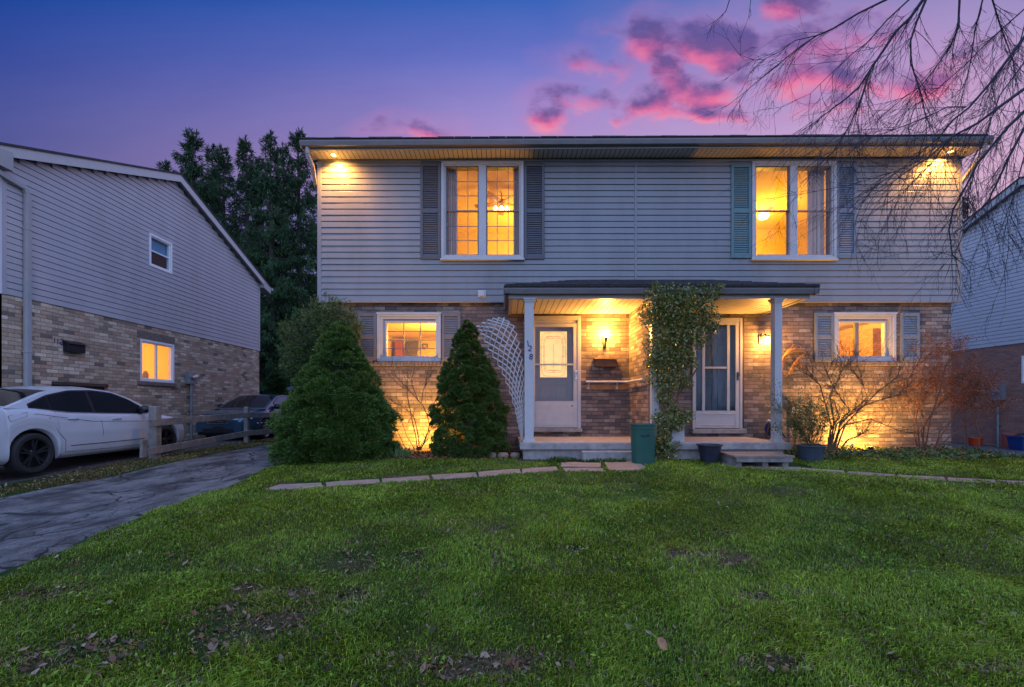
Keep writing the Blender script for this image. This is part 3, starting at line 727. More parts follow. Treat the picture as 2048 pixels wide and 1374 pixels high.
# curtains as real folds
def curtain(x0, x1, z0, z1, y, parent):
    b = MB(); b.grid(lambda u_, v_: (x0 + (x1 - x0) * u_, y + 0.03 * math.sin(u_ * 26) + 0.01 * math.sin(u_ * 61), z0 + (z1 - z0) * v_), 60, 2)
    return obj('curtain', b, M['curtain'], parent, smooth=180)
RM = (0.35, 0)
R1 = room(H, -2.6, 1.9, 3.45, 5.90, DS + 0.16, 12.9, M['room'], (0.5, 11.6, 5.0), 120)
curtain(W1[0] + .09, W1[0] + .30, 3.7, 5.86, DS + .2, R1); curtain(W1[1] - .20, W1[1] - .06, 3.7, 5.86, DS + .2, R1)
R2 = room(H, 4.2, 9.0, 3.45, 5.90, DS + 0.16, 12.6, M['room'], (6.35, 11.25, 5.3), 125)
curtain(W2[1] - .42, W2[1] - .07, 3.7, 5.86, DS + .2, R2); curtain(W2[0] + .06, W2[0] + .17, 3.7, 5.86, DS + .2, R2)
b = MB(); b.box(6.0, 7.35, 12.5, 12.56, 3.45, 4.92); obj('closet', b, M['curtain'], R2)
b = MB(); frame_rect(b, 7.75, 8.45, 3.45, 5.05, 0.09, 12.52, 12.6); b.box(7.84, 8.36, 12.56, 12.59, 3.45, 4.96); obj('inner_door', b, M['curtain'], R2)
bl = at(1527, 434, 11.3)
b = MB(); b.lathe([(0.001, 0.0), (0.10, 0.02), (0.14, 0.09), (0.10, 0.16), (0.001, 0.17)], (bl.x, bl.y, bl.z - 0.06), 20); obj('ceiling_globe', b, M['bulb2'], R2, smooth=180)
fan = at(1003, 408, 10.45)
b = MB()
for k in range(5):
    q = 2 * math.pi * k / 5 + 0.35; d = Vector((math.cos(q), math.sin(q), 0)); s_ = Vector((-d.y, d.x, 0.18))
    b.obox((fan.x + d.x * .38, fan.y + d.y * .38, fan.z + .02), d * .27, s_ * .065, Vector((0, 0, .006)))
b.lathe([(0.001, .1), (0.09, .08), (0.10, .0), (0.06, -.04)], fan, 20); b.tube([fan + Vector((0, 0, .08)), (fan.x, fan.y, 5.9)], .015)
cf_ = obj('ceiling_fan', b, M['wood_in'], R1)
for dx in (-.13, .0, .13):
    b = MB(); b.lathe([(0.001, -.02), (0.05, 0), (0.065, .05), (.03, .10)], (fan.x + dx, fan.y - .02, fan.z - .16), 12); obj('fan_light', b, M['bulb2'], R1, smooth=180)

# ---- ground-floor windows
def lower_window(pw, pg, kind, label):
    x0, x1, z0, z1 = rpx(*pw, DB); g0, g1, h0, h1 = rpx(*pg, DB)
    b = MB(); frame_rect(b, x0, x1, z0, z1, 0.06, DB - 0.025, DB + 0.06); frame_rect(b, x0 + .06, x1 - .06, z0 + .06, z1 - .06, 0.05, DB + 0.0, DB + 0.10)
    wall_x(b, x0 + .02, x1 - .02, z0 + .02, z1 - .02, DB + .058, DB + .07, [(g0 - .01, g1 + .01, h0 - .01, h1 + .01)])
    frame_rect(b, g0 - .035, g1 + .035, h0 - .035, h1 + .035, 0.035, DB + 0.02, DB + 0.11)
    b.box(x0 - .01, x1 + .01, DB - .045, DB, z1 - .015, z1 + .02)
    fr = bev(obj('window', b, M['white'], H, label=label), 0.005, 2)
    s = MB()
    if kind == 'grid':
        for i in (1, 2): xx = g0 + (g1 - g0) * i / 3; s.box(xx - .009, xx + .009, DB + .05, DB + .065, h0, h1)
        for i in (1, 2, 3): zz = h0 + (h1 - h0) * i / 4; s.box(g0, g1, DB + .052, DB + .063, zz - .008, zz + .008)
    else:
        xm = at(1716.5, 680, DB).x; s.box(xm - .035, xm + .035, DB + .03, DB + .09, h0 - .01, h1 + .01)
    obj('sash', s, M['muntin_shaded'], fr)
    p_ = MB(); p_.box(g0 - .01, g1 + .01, DB + .070, DB + .073, h0 - .01, h1 + .01); obj('pane', p_, M['glass'], fr)
    s = MB()
    n = int((x1 - x0 + .1) / .075)
    for i in range(n):
        xx = x0 - .05 + i * .075; s.box(xx + .004, xx + .071, DB - .05 + random.uniform(-.004, .004), DB + .01, z0 - .085, z0 - .008)
    bev(obj('sill', s, M['brick_sill'], fr), .004, 1)
    return g0, g1, h0, h1
W3 = lower_window((754, 627, 882, 723), (773, 645, 873, 713.5), 'grid', 'small downstairs window with white grilles')
W4 = lower_window((1667, 627, 1791, 723), (1669, 645, 1771, 713.5), 'slide', 'sliding downstairs window showing kitchen cabinets')
shutter(H, 716, 626, 753, 722, DB, M['shut_brown'], 'taupe shutter left of the grilled downstairs window')
shutter(H, 884, 626, 921, 722, DB, M['shut_brown'], 'taupe shutter right of the grilled downstairs window')
shutter(H, 1628, 626, 1666, 723, DB, M['shut_blue'], 'pale blue shutter left of the kitchen window')
shutter(H, 1799, 626, 1837, 723, DB, M['shut_blue'], 'pale blue shutter right of the kitchen window')
R3 = room(H, -3.3, 0.1, 0.4, 2.95, DB + .13, 13.4, M['room'], (-1.6, 11.0, 2.6), 200)
pf = lambda a, c, b_, d, D: rpx(a, c, b_, d, D)
b = MB(); x0, x1, z0, z1 = pf(812, 681, 836, 711, 13.3); frame_rect(b, x0, x1, z0, z1, .05, 13.33, 13.38); b.box(x0 + .05, x1 - .05, 13.35, 13.37, z0 + .05, z1 - .05); obj('picture_frame', b, M['shut_brown'], R3)
b = MB(); x0, x1, z0, z1 = pf(844, 687, 855, 697, 13.3); frame_rect(b, x0, x1, z0, z1, .03, 13.33, 13.38); obj('picture_frame', b, M['lead'], R3)
b = MB(); x0, x1, z0, z1 = pf(792, 682, 806, 720, 13.0); b.box(x0, x1, 12.9, 13.3, z0 - .5, z1); obj('bookcase', b, mat('red_brown_wood', (.30, .09, .04), .5, .2, 4), R3)
b = MB(); x0, x1, z0, z1 = pf(838, 704, 880, 722, 12.6); b.box(x0, x1, 12.4, 13.0, z0 - .4, z1); b.box(x0 + .2, x0 + .5, 12.45, 12.7, z1, z1 + .1); b.box(x0 + .75, x0 + 1.0, 12.5, 12.7, z1, z1 + .08); obj('sideboard', b, M['wood_in'], R3)
R4 = room(H, 5.4, 8.9, 0.4, 2.95, DB + .13, 12.8, M['room'], (7.0, 10.6, 2.7), 210)
b = MB()
yy0 = 12.7
b.box(6.9, 7.5, 12.3, 12.8, 1.9, 2.75); b.box(7.52, 8.2, 12.3, 12.8, 2.25, 2.75); b.box(8.22, 8.88, 12.3, 12.8, 1.95, 2.75); b.box(8.5, 8.9, 10.4, 12.2, 2.1, 2.75)
for xx in (7.2, 7.86, 8.55): b.box(xx - .004, xx + .004, 12.28, 12.3, 2.28, 2.72)
bev(obj('kitchen_cabinet', b, M['wood_in'], R4), .01, 1)
b = MB(); b.box(6.85, 7.35, 11.3, 11.8, 1.4, 1.98); b.box(7.75, 8.4, 11.2, 11.8, 1.4, 2.03); b.prism([(7.7, 11.1, 2.03), (8.1, 11.1, 2.1), (8.45, 11.1, 2.03)], (0, .6, 0)); obj('white_appliance', b, M['white'], R4)

# ---- front doors
def screen_trim(x0, x1, z0, z1, wd, y): b = MB(); frame_rect(b, x0 - wd, x1 + wd, z0 - 0.0, z1 + wd, wd, y - .03, y + .08); return b
x0, x1, z0, z1 = D1
b = MB(); b.box(x0 - .02, x0 + .035, DB - .03, DB + .08, z0, z1 + .05); b.box(x1 - .035, x1 + .035, DB - .03, DB + .08, z0, z1 + .05); b.box(x0 + .035, x1 - .035, DB - .03, DB + .08, z1 - .035, z1 + .05); b.box(x0 + .035, x1 - .035, DB - .005, DB + .08, z1 - .10, z1 - .035)
bev(obj('door_frame', b, M['white'], H), .005, 2)
b = MB(); gx0, gx1, gz0, gz1 = rpx(1070, 654, 1146.5, 802.5, DB)
a0, a1, c0, c1 = x0 + .035, x1 - .038, z0 + .01, z1 - .105
b.box(a0, gx0, DB - .022, DB + .012, c0, c1); b.box(gx1, a1, DB - .022, DB + .012, c0, c1); b.box(gx0, gx1, DB - .022, DB + .012, gz1, c1); b.box(gx0, gx1, DB - .022, DB + .012, c0, gz0)
zz = at(0, 729, DB).z; b.box(gx0, gx1, DB - .018, DB + .008, zz - .018, zz + .018)
b.box(gx0 + .02, gx1 - .02, DB - .028, DB - .021, c0 + .04, gz0 - .04)
sdr = bev(obj('storm_door', b, M['white'], H, label='white storm door of the left unit'), .004, 2)
b = MB(); b.box(gx0, gx1, DB - .008, DB - .005, gz0, gz1); obj('pane', b, M['glass'], sdr)
b = MB(); hx = at(1152, 0, DB).x; hz = at(0, 749, DB).z; b.box(hx - .02, hx + .02, DB - .034, DB - .022, hz - .10, hz + .08); b.tube([(hx, DB - .03, hz + .05), (hx, DB - .075, hz + .04), (hx, DB - .075, hz - .05), (hx, DB - .03, hz - .06)], .009); obj('handle', b, M['chrome'], sdr)
b = MB(); kx, kz = at(1143.5, 0, DB).x, at(0, 812, DB).z; b.lathe([(0.001, -.03), (0.016, -.03), (.016, -.02)], (kx, DB, kz), 14, 'Y'); obj('lock_knob', b, M['metal_dark'], sdr)
b = MB(); ox0, ox1, oz0, oz1 = rpx(1079.5, 660, 1136.5, 755.5, DB)
yd = DB + .09
wall_x(b, x0 + .03, x1 - .03, z0, z1 - .04, yd, yd + .04, [(ox0, ox1, oz0, oz1)])
frame_rect(b, ox0 - .02, ox1 + .02, oz0 - .02, oz1 + .02, .035, yd - .012, yd + .01)
for (p0, p1) in ((1080, 1104), (1112, 1136)):
    q0, q1, r0, r1 = rpx(p0, 768, p1, 797, DB); frame_rect(b, q0, q1, r0, r1, .018, yd - .010, yd + .002)
idr = bev(obj('front_door', b, M['doorgrey'], H, label='grey front door with oval leaded glass'), .004, 1)
b = MB(); b.box(ox0, ox1, yd + .014, yd + .018, oz0, oz1); obj('leaded_glass', b, M['leadglass'], idr)
b = MB(); cx = (ox0 + ox1) / 2; W_ = (ox1 - ox0) / 2; cz_ = (oz0 + oz1) / 2; Hh = (oz1 - oz0) / 2
def loopc(k):
    pts = []
    for i in range(41):
        q = i / 40 * 2 * math.pi; c_, s_ = math.cos(q), math.sin(q); e = 0.30
        pts.append((cx + W_ * k * math.copysign(abs(c_) ** e, c_), yd + .012, cz_ + Hh * (k + .06) * math.copysign(abs(s_) ** (0.45), s_)))
    return pts
for k in (.86, .70, .62): b.tube(loopc(k), .0032, 4, False)
b.tube([(cx, yd + .012, cz_ - Hh * .6), (cx, yd + .012, cz_ + Hh * .45)], .003, 4)
for s_ in (-1, 1):
    for zf in (-.5, -.1, .3, .62):
        b.tube([(cx + s_ * W_ * .62, yd + .012, cz_ + Hh * zf), (cx + s_ * W_ * .74, yd + .010, cz_ + Hh * (zf + .05)), (cx + s_ * W_ * .86, yd + .012, cz_ + Hh * zf)], .0028, 4, False)
    for zf in (-.72, .7):
        b.tube([(cx, yd + .012, cz_ + Hh * zf), (cx + s_ * W_ * .25, yd + .012, cz_ + Hh * (zf + .10)), (cx + s_ * W_ * .5, yd + .012, cz_ + Hh * (zf - .02))], .0028, 4, False)
    b.tube([(cx + s_ * W_ * .99, yd + .012, cz_), (cx + s_ * W_ * .86, yd + .012, cz_)], .0028, 4, False)
obj('lead_cames', b, M['lead'], idr)
b = MB(); b.box(x0 - .05, x1 + .05, DB - .10, DB + .03, z0 - .075, z0 - .004); bev(obj('door_sill', b, M['concrete'], H), .008, 2)
# right door
x0, x1, z0, z1 = D2
b = MB(); b.box(x0 - .03, x0 + .02, DB - .03, DB + .08, z0, z1 + .05); b.box(x1 - .015, x1 + .035, DB - .03, DB + .08, z0, z1 + .05); b.box(x0 + .02, x1 - .015, DB - .03, DB + .08, z1 - .02, z1 + .05)
bev(obj('door_frame', b, M['white'], H), .005, 2)
b = MB(); b.box(x1 + .038, x1 + .075, DB - .02, DB + .01, z0, z1 + .05); obj('brown_strip', b, M['brown'], H)
gx0, gx1, gz0, gz1 = rpx(1391, 650, 1470, 821.5, DB); a0, a1, c0, c1 = x0 + .022, x1 - .018, z0 + .01, z1 - .022
b = MB()
b.box(a0, gx0, DB - .022, DB + .012, c0, c1); b.box(gx1, a1, DB - .022, DB + .012, c0, c1); b.box(gx0, gx1, DB - .022, DB + .012, gz1, c1); b.box(gx0, gx1, DB - .022, DB + .012, c0, gz0)
v1, v2 = at(1406, 0, DB).x, at(1455.5, 0, DB).x
for vx in (v1, v2): b.box(vx - .028, vx + .028, DB - .026, DB + .008, gz0, gz1)
zz = at(0, 735.5, DB).z; b.box(v1 + .028, v2 - .028, DB - .024, DB + .006, zz - .02, zz + .02)
frame_rect(b, gx0 - .01, gx1 + .01, c0 + .05, gz0 - .05, .02, DB - .030, DB - .021)
sdr = bev(obj('storm_door', b, M['white'], H, label='white storm door with long glass of the right unit'), .004, 2)
b = MB(); b.box(gx0, gx1, DB - .008, DB - .005, gz0, gz1); obj('pane', b, M['glass_r'], sdr)
b = MB(); hx = at(1474.3, 0, DB).x; hz = at(0, 752, DB).z; b.box(hx - .014, hx + .014, DB - .034, DB - .022, hz - .09, hz + .08); b.tube([(hx, DB - .03, hz + .04), (hx + .01, DB - .08, hz + .03), (hx - .01, DB - .08, hz - .02)], .008); obj('handle', b, M['metal_dark'], sdr)
b = MB(); yd = DB + .085; b.box(x0, x1, yd, yd + .04, z0, z1)
xa, xb = x0 + .12, x1 - .12; xm_ = (xa + xb) / 2
for (q0, q1) in ((xa, xm_ - .05), (xm_ + .05, xb)):
    for (r0, r1) in ((z1 - .38, z1 - .14), (z0 + 1.05, z1 - .48), (z0 + .2, z0 + .92)): frame_rect(b, q0, q1, r0, r1, .02, yd - .012, yd + .002)
bev(obj('front_door', b, M['doorteal'], H, label='teal panelled front door'), .004, 1)
b = MB(); b.box(x0 - .06, x1 + .08, DB - .12, DB + .03, z0 - .095, z0 - .004); bev(obj('door_sill', b, M['concrete'], H), .008, 2)

# ---- porch: slab, roof, privacy wall, posts
SX0, SX1, SY = 0.257, 4.90, 7.70; SZ = 0.325
b = MB(); b.box(SX0, SX1, SY, DB - .003, SZ - .125, SZ - .006)
bev(obj('porch_slab', b, M['concrete'], H), .012, 2)
b = MB(); b.box(SX0 + .04, SX1 - .04, SY + .03, DB - .005, SZ - .006, SZ + .002); obj('porch_floor', b, M['porchtop'], H)
b = MB(); b.box(SX0 + .06, SX1 - .12, SY + .06, DB - .01, -.2, SZ - .125); obj('porch_base', b, M['concrete'], H)
b = MB(); b.box(1.30, 2.30, 7.50, SY + .055, -.1, SZ - .135); bev(obj('porch_step', b, M['concrete'], H), .012, 2)
# privacy wall between the doors
FX0, FX1 = at(1258, 0, DB).x, at(1258, 0, DB).x + 0.13
b = MB(); b.box(FX0, FX1, 7.93, DB, SZ - .005, 2.83); obj('privacy_wall', b, M['brick_y'], H)
b = MB(); b.box(FX0 - .006, FX1 + .006, 7.89, 7.928, SZ, 2.83); obj('wall_end_board', b, M['brown'], H)
def post(x0, x1, y0, y1, z0, z1, label):
    b = MB(); b.box(x0, x1, y0, y1, z0, z1)
    for k in (.3, .7): xx = x0 + (x1 - x0) * k; b.box(xx - .004, xx + .004, y0 - .003, y0 + .001, z0 + .05, z1 - .05)
    b.box(x0 - .022, x1 + .022, y0 - .022, y1 + .022, z0, z0 + .022); b.box(x0 - .012, x1 + .012, y0 - .012, y1 + .012, z0 + .022, z0 + .045)
    b.box(x0 - .03, x1 + .03, y0 - .03, y1 + .03, z1 - .035, z1 - .002); b.box(x0 - .015, x1 + .015, y0 - .015, y1 + .015, z1 - .07, z1 - .035)
    return bev(obj('porch_post', b, M['white'], H, label=label), .004, 2)
pl = at(1049.5, 0, 7.82).x
post(pl, pl + .155, 7.82, 7.97, SZ, 2.83, 'left porch post bearing dark blue numerals')
pr = at(1564.5, 0, 7.84).x
post(pr - .125, pr, 7.84, 7.97, SZ, 2.83, 'right porch post')
pc = at(1303, 0, 7.76).x
post(pc, pc + .12, 7.74, 7.86, SZ, 2.83, 'middle porch post behind the climbing shrub')
# numerals on the post
def text(s, loc, size, rotx, parent, mt, rz_=0.0, roll=0.0, ext=.004, name='numeral'):
    c = bpy.data.curves.new(name, 'FONT'); c.body = s; c.size = size; c.extrude = ext; c.align_x = 'CENTER'; c.align_y = 'CENTER'; c.offset = 0.0015
    o = bpy.data.objects.new(name, c); COL.objects.link(o); o.data.materials.append(mt)
    me = bpy.data.meshes.new_from_object(o); bpy.data.objects.remove(o); o = bpy.data.objects.new(name, me); COL.objects.link(o)
    o.rotation_euler = (R(90), R(roll), rz_); o.parent = parent; o.location = Vector(loc) - org_of(parent)
    return o
for ch, px, py, roll in (('1', 1056.0, 687.5, -8), ('2', 1060.0, 697.5, 12), ('8', 1062.0, 714.0, 5)):
    q = at(px, py, 7.815); text(ch, q, .14, 0, H, M['numblue'], 0, roll)
# porch soffit panels, beam and gutter
PX0, PX1, PY = at(1014, 0, 7.75).x, at(1629, 0, 7.75).x, 7.75
b = MB()
k = 0
while PX0 + .10 + k * .1085 + .10 < PX1 - .08:
    x0_ = PX0 + .10 + k * .1085; b.box(x0_, x0_ + .097, 7.86, DB - .002, 2.832, 2.838); k += 1
obj('porch_soffit', b, M['soffit'], H)
b = MB(); b.box(PX0 + .09, PX1 - .07, 7.86, DB - .002, 2.845, 2.85); obj('porch_soffit_backing', b, M['dark'], H)
b = MB(); b.box(PX0 + .03, PX1 - .03, 7.815, 7.86, 2.815, 2.965)
b.box(PX0 + .03, PX0 + .095, 7.86, DB, 2.70 + .115, 2.965); b.box(PX1 - .095, PX1 - .03, 7.86, DB, 2.815, 2.965)
bev(obj('porch_fascia', b, M['wtrim'], H), .004, 1)
b = MB(); gut(b, PX0 - .06, PX1 + .06, 7.70, 2.985, 2.985, .11)
for (xx, s_) in ((PX0 - .06, 1), (PX1 + .06, -1)):
    prof = [(0.0, 0), (0.012, -0.006), (0.012, -0.030), (0.0, -0.036), (0.022, -0.105), (.09, -0.105), (.09, 0)]
    for i in range(len(prof) - 1):
        (a0, c0), (a1, c1) = prof[i], prof[i + 1]
        b.quad((xx + a0 * s_, 7.70, 2.985 + c0), (xx + a0 * s_, DS + .0, 2.985 + c0), (xx + a1 * s_, DS + .0, 2.985 + c1), (xx + a1 * s_, 7.70, 2.985 + c1))
obj('porch_gutter', b, M['gutter'], H)
hx0, hx1 = at(1166, 0, 9.08).x, at(1400, 0, 9.08).x; hz = 3.47
e0, e1 = PX0 - .05, PX1 + .05; zE = 2.99
b = MB()
def rslab(pts): b.prism(pts, (0, 0, .03))
rslab([(e0, 7.68, zE), (e1, 7.68, zE), (hx1, 9.08, hz), (hx0, 9.08, hz)]); rslab([(e0, 7.68, zE), (hx0, 9.08, hz), (e0, 9.08, zE)]); rslab([(e1, 7.68, zE), (e1, 9.08, zE), (hx1, 9.08, hz)])
for r in range(9):     # shingle courses
    f0 = r / 9.5; y_ = 7.68 + 1.4 * f0; z_ = zE + (hz - zE) * f0; xa = e0 + (hx0 - e0) * f0; xb = e1 + (hx1 - e1) * f0
    x_ = xa + .02
    while x_ < xb - .05:
        w_ = min(random.uniform(.22, .36), xb - x_); h_ = random.uniform(.006, .014)
        b.add([(x_, y_ - .01, z_ + .03), (x_ + w_ - .006, y_ - .01, z_ + .03), (x_ + w_ - .006, y_ + .15, z_ + .03 + .15 * .343), (x_, y_ + .15, z_ + .03 + .15 * .343),
               (x_, y_ - .01, z_ + .03 + h_), (x_ + w_ - .006, y_ - .01, z_ + .03 + h_), (x_ + w_ - .006, y_ + .15, z_ + .03 + .15 * .343 + .002), (x_, y_ + .15, z_ + .03 + .15 * .343 + .002)],
              [(0, 1, 5, 4), (4, 5, 6, 7), (1, 2, 6, 5), (3, 0, 4, 7)])
        x_ += w_
obj('porch_roof', b, M['shingle'], H)
# small vent cover on the siding
x0_, x1_, z0_, z1_ = rpx(956, 581, 972, 595, DS)
b = MB(); b.box(x0_, x1_, DS - .03, DS, z0_, z1_); b.box(x0_ + .03, x1_ - .03, DS - .075, DS - .03, z0_ + .02, z1_ - .03); bev(obj('vent_cover', b, M['white'], H), .005, 2)
# soffit pot lights
for (px, py, tx) in ((667, 308, 0.25), (1901, 302, -0.3)):
    q = at(px, py, 8.90); q.z = ez(q.x) - .127
    b = MB(); b.lathe([(.065, 0), (.062, -.008), (.045, -.008), (.045, .002)], q, 24); o = obj('soffit_light', b, M['white'], H, smooth=40)
    b = MB(); b.lathe([(.001, .0), (.044, -.002)], q + Vector((0, 0, -.003)), 20); obj('lens', b, M['potl'], o)
    lamp('SPOT', 'pot_light', q + Vector((0, -.02, -.03)), 250, WARM, H, .035, target=q + Vector((tx * 1.2, .55, -2.0)), spot=150, blend=.9)
    lamp('POINT', 'pot_glow', q + Vector((0, 0, -.07)), 1.3, WARM, H, .03)

# ---- wall lanterns
def lantern(px, py, loc_y, label, kind):
    q = at(px, py, loc_y)
    t_ = thing('wall_lantern', (q.x, DB, q.z - .15), label, 'wall lamp', 'porch wall lamps')
    b = MB()
    if kind == 0:
        b.box(q.x - .035, q.x + .035, DB - .02, DB, q.z - .28, q.z + .02); b.tube([(q.x, DB - .02, q.z - .22), (q.x, DB - .10, q.z - .24), (q.x, q.y, q.z - .14)], .012)
        b.lathe([(.012, -.15), (.022, -.10), (.035, -.07), (.03, -.06), (.02, -.16)], (q.x, q.y, q.z), 14)
        obj('bracket', b, M['metal_dark'], t_, smooth=40)
        for dx in (-.0,):
            b = MB(); b.lathe([(.03, -.07), (.055, -.02), (.065, .03), (.05, .07), (.001, .09)], (q.x + dx, q.y, q.z), 18); obj('glass_shade', b, M['bulb'], t_, smooth=180)
    else:
        b.box(q.x - .09, q.x - .02, DB - .03, DB, q.z - .06, q.z + .12); b.tube([(q.x - .055, DB - .03, q.z + .08), (q.x - .04, q.y, q.z + .12), (q.x, q.y, q.z + .09)], .012)
        b.lathe([(.001, .11), (.05, .085), (.062, .065), (.055, .06)], (q.x, q.y, q.z), 14)
        obj('bracket', b, M['metal_dark'], t_, smooth=40)
        b = MB(); b.lathe([(.05, .06), (.055, -.04), (.035, -.08), (.001, -.085)], (q.x, q.y, q.z), 18); obj('glass_shade', b, M['bulb'], t_, smooth=180)
    lamp('POINT', 'lamp_light', (q.x, q.y - .02, q.z + (.02 if kind == 0 else -.01)), 170 if kind == 0 else 105, WARM, t_, .06)
    pass
    return t_
M['bulb'].use_fake_user = True
lantern(1212, 668, DB - .16, 'lit lantern on the brick above the black mailbox', 0)
lantern(1534, 680, DB - .15, 'lit lantern beside the right door, half behind the porch post', 1)

# ---- mailbox, handrail
x0_, x1_, z0_, z1_ = rpx(1190.5, 717, 1233, 733.5, DB - .1)
t_ = thing('mailbox', ((x0_ + x1_) / 2, DB, z0_), 'dark mailbox with newspaper hooks below the lit lantern', 'mailbox')
b = MB(); b.box(x0_, x1_, DB - .12, DB - .004, z0_, z1_ - .01); bev(obj('body', b, M['brown'], t_), .006, 2)
b = MB(); b.prism([(x0_ - .008, DB - .004, z1_ + .03), (x0_ - .008, DB - .135, z1_ - .012), (x0_ - .008, DB - .135, z1_ - .022), (x0_ - .008, DB - .004, z1_ - .012)], (x1_ - x0_ + .016, 0, 0)); obj('lid', b, M['brown'], t_)
for px in (1201, 1222):
    h_ = at(px, 0, DB - .1).x; b = MB(); b.tube([(h_, DB - .02, z0_), (h_, DB - .02, z0_ - .16), (h_, DB - .08, z0_ - .18), (h_, DB - .10, z0_ - .13)], .006, 6); obj('hook', b, M['metal_dark'], t_)
zr = at(0, 763.5, DB - .09).z
xa = at(1172, 0, DB - .09).x; xb = FX0 - .07
t_ = thing('handrail', ((xa + xb) / 2, DB - .09, zr), 'white wall handrail under the dark mailbox turning along the side wall', 'handrail')
b = MB(); e = Vector((FX0 - .07, 8.0, zr - .02)); b.tube([(xa, DB - .09, zr), (xb - .04, DB - .09, zr), (xb, DB - .12, zr - .005), e], .024, 10); obj('rail', b, M['white'], t_, smooth=50)
for px in (1178, 1235):
    h_ = at(px, 0, DB - .09).x; b = MB(); b.bar((h_, DB - .09, zr - .02), (h_, DB - .03, zr - .11), .022, .012); b.box(h_ - .02, h_ + .02, DB - .035, DB - .028, zr - .15, zr - .09); obj('bracket', b, M['white'], t_)
for y_ in (8.75, 8.15): b = MB(); b.bar((FX0 - .07, y_, zr - .02), (FX0 - .005, y_, zr - .10), .022, .012); obj('bracket', b, M['white'], t_)
b = MB(); b.box(xa, at(1257, 0, DB).x - .01, DB - .028, DB - .003, zr - .155, zr - .055); obj('backing_board', b, M['drift'], t_)
# driftwood ornament on the right wall
q0 = at(1590, 722, DB)
t_ = thing('driftwood_ornament', (q0.x, DB, q0.z - .25), 'curved driftwood hanging on the brick left of the kitchen window', 'wall ornament')
def wp(px, py, d=.05): return at(px, py, DB - d)
b = MB(); b.tube([wp(1563, 740), wp(1567, 716, .08), wp(1577, 703, .09), wp(1590, 699, .09), wp(1605, 703, .07), wp(1611, 704, .05)], [.02, .04, .046, .042, .034, .016], 8)
b.tube([wp(1577, 703, .07), wp(1586, 690, .05), wp(1600, 692, .04), wp(1608, 702, .04)], [.01, .012, .01, .006], 6)
b.tube([wp(1563, 738), wp(1566, 747, .05), wp(1575, 750, .04)], [.02, .02, .01], 8)
obj('curved_branch', b, M['drift'], t_, smooth=60)
b = MB(); b.tube([wp(1578, 749, .08), wp(1586, 733, .11), wp(1597, 718, .11), wp(1609, 706, .08)], [.02, .034, .032, .014], 8); obj('crossing_branch', b, M['drift'], t_, smooth=60)
b = MB(); b.tube([wp(1593, 720, .05), wp(1599, 729, .06), wp(1603, 735, .05)], [.024, .038, .02], 8); obj('short_branch', b, M['drift'], t_, smooth=60)

# ---- twisted white lattice beside the left post
Lp = [(953, 652), (962, 668), (978, 702), (1000, 737), (1016, 775), (1030, 820), (1037, 855), (1043, 878)]
Rp = [(1008, 635), (1030, 653), (1040, 690), (1046, 725), (1048, 770), (1048, 810), (1047.5, 848), (1046, 878)]
def pint(P_, t_):
    k_ = t_ * (len(P_) - 1); i = min(int(k_), len(P_) - 2); f_ = k_ - i
    return P_[i][0] + (P_[i + 1][0] - P_[i][0]) * f_, P_[i][1] + (P_[i + 1][1] - P_[i][1]) * f_
def lat(a_, t_):
    l_, r_ = pint(Lp, t_), pint(Rp, t_)
    D = 8.02 - .16 * math.sin(math.pi * a_) * (1 - .6 * t_) + .10 * (1 - a_) * (1 - t_) * 2
    return at(l_[0] + (r_[0] - l_[0]) * a_, l_[1] + (r_[1] - l_[1]) * a_ - 6 * math.sin(math.pi * a_) * (1 - t_), D)
b = MB(); NA, NB = 5, 15
for i in range(-NB, NA + 1):
    for sgn in (1, -1):
        path = []
        for s_ in range(0, 4 * NB + 1):
            tt = s_ / (4 * NB); aa = (i + tt * NB) / NA if sgn == 1 else 1 - (i + tt * NB) / NA
            if -1e-6 <= aa <= 1 + 1e-6: path.append((lat(aa, tt), lat(min(1, aa + .01), tt), tt))
        if len(path) < 2: continue
        vs = []; fs = []
        for k_, (p_, p2, tt) in enumerate(path):
            p_ = p_ + Vector((0, .006 * sgn, 0)); w_ = .0115 * (1 - .45 * tt)
            n_ = path[min(k_ + 1, len(path) - 1)][0] - path[max(k_ - 1, 0)][0]; n_.normalize()
            sd_ = n_.cross(Vector((0, 1, 0))); sd_.normalize()
            vs += [p_ - sd_ * w_ + Vector((0, -.003, 0)), p_ + sd_ * w_ + Vector((0, -.003, 0)), p_ + sd_ * w_ + Vector((0, .003, 0)), p_ - sd_ * w_ + Vector((0, .003, 0))]
            if k_:
                q_ = (k_ - 1) * 4
                fs += [(q_, q_ + 1, q_ + 5, q_ + 4), (q_ + 1, q_ + 2, q_ + 6, q_ + 5), (q_ + 2, q_ + 3, q_ + 7, q_ + 6), (q_ + 3, q_, q_ + 4, q_ + 7)]
        b.add(vs, fs)
o = obj('lattice_trellis', b, M['white']); tag(o, 'twisted white lattice fanning out left of the porch', 'trellis')

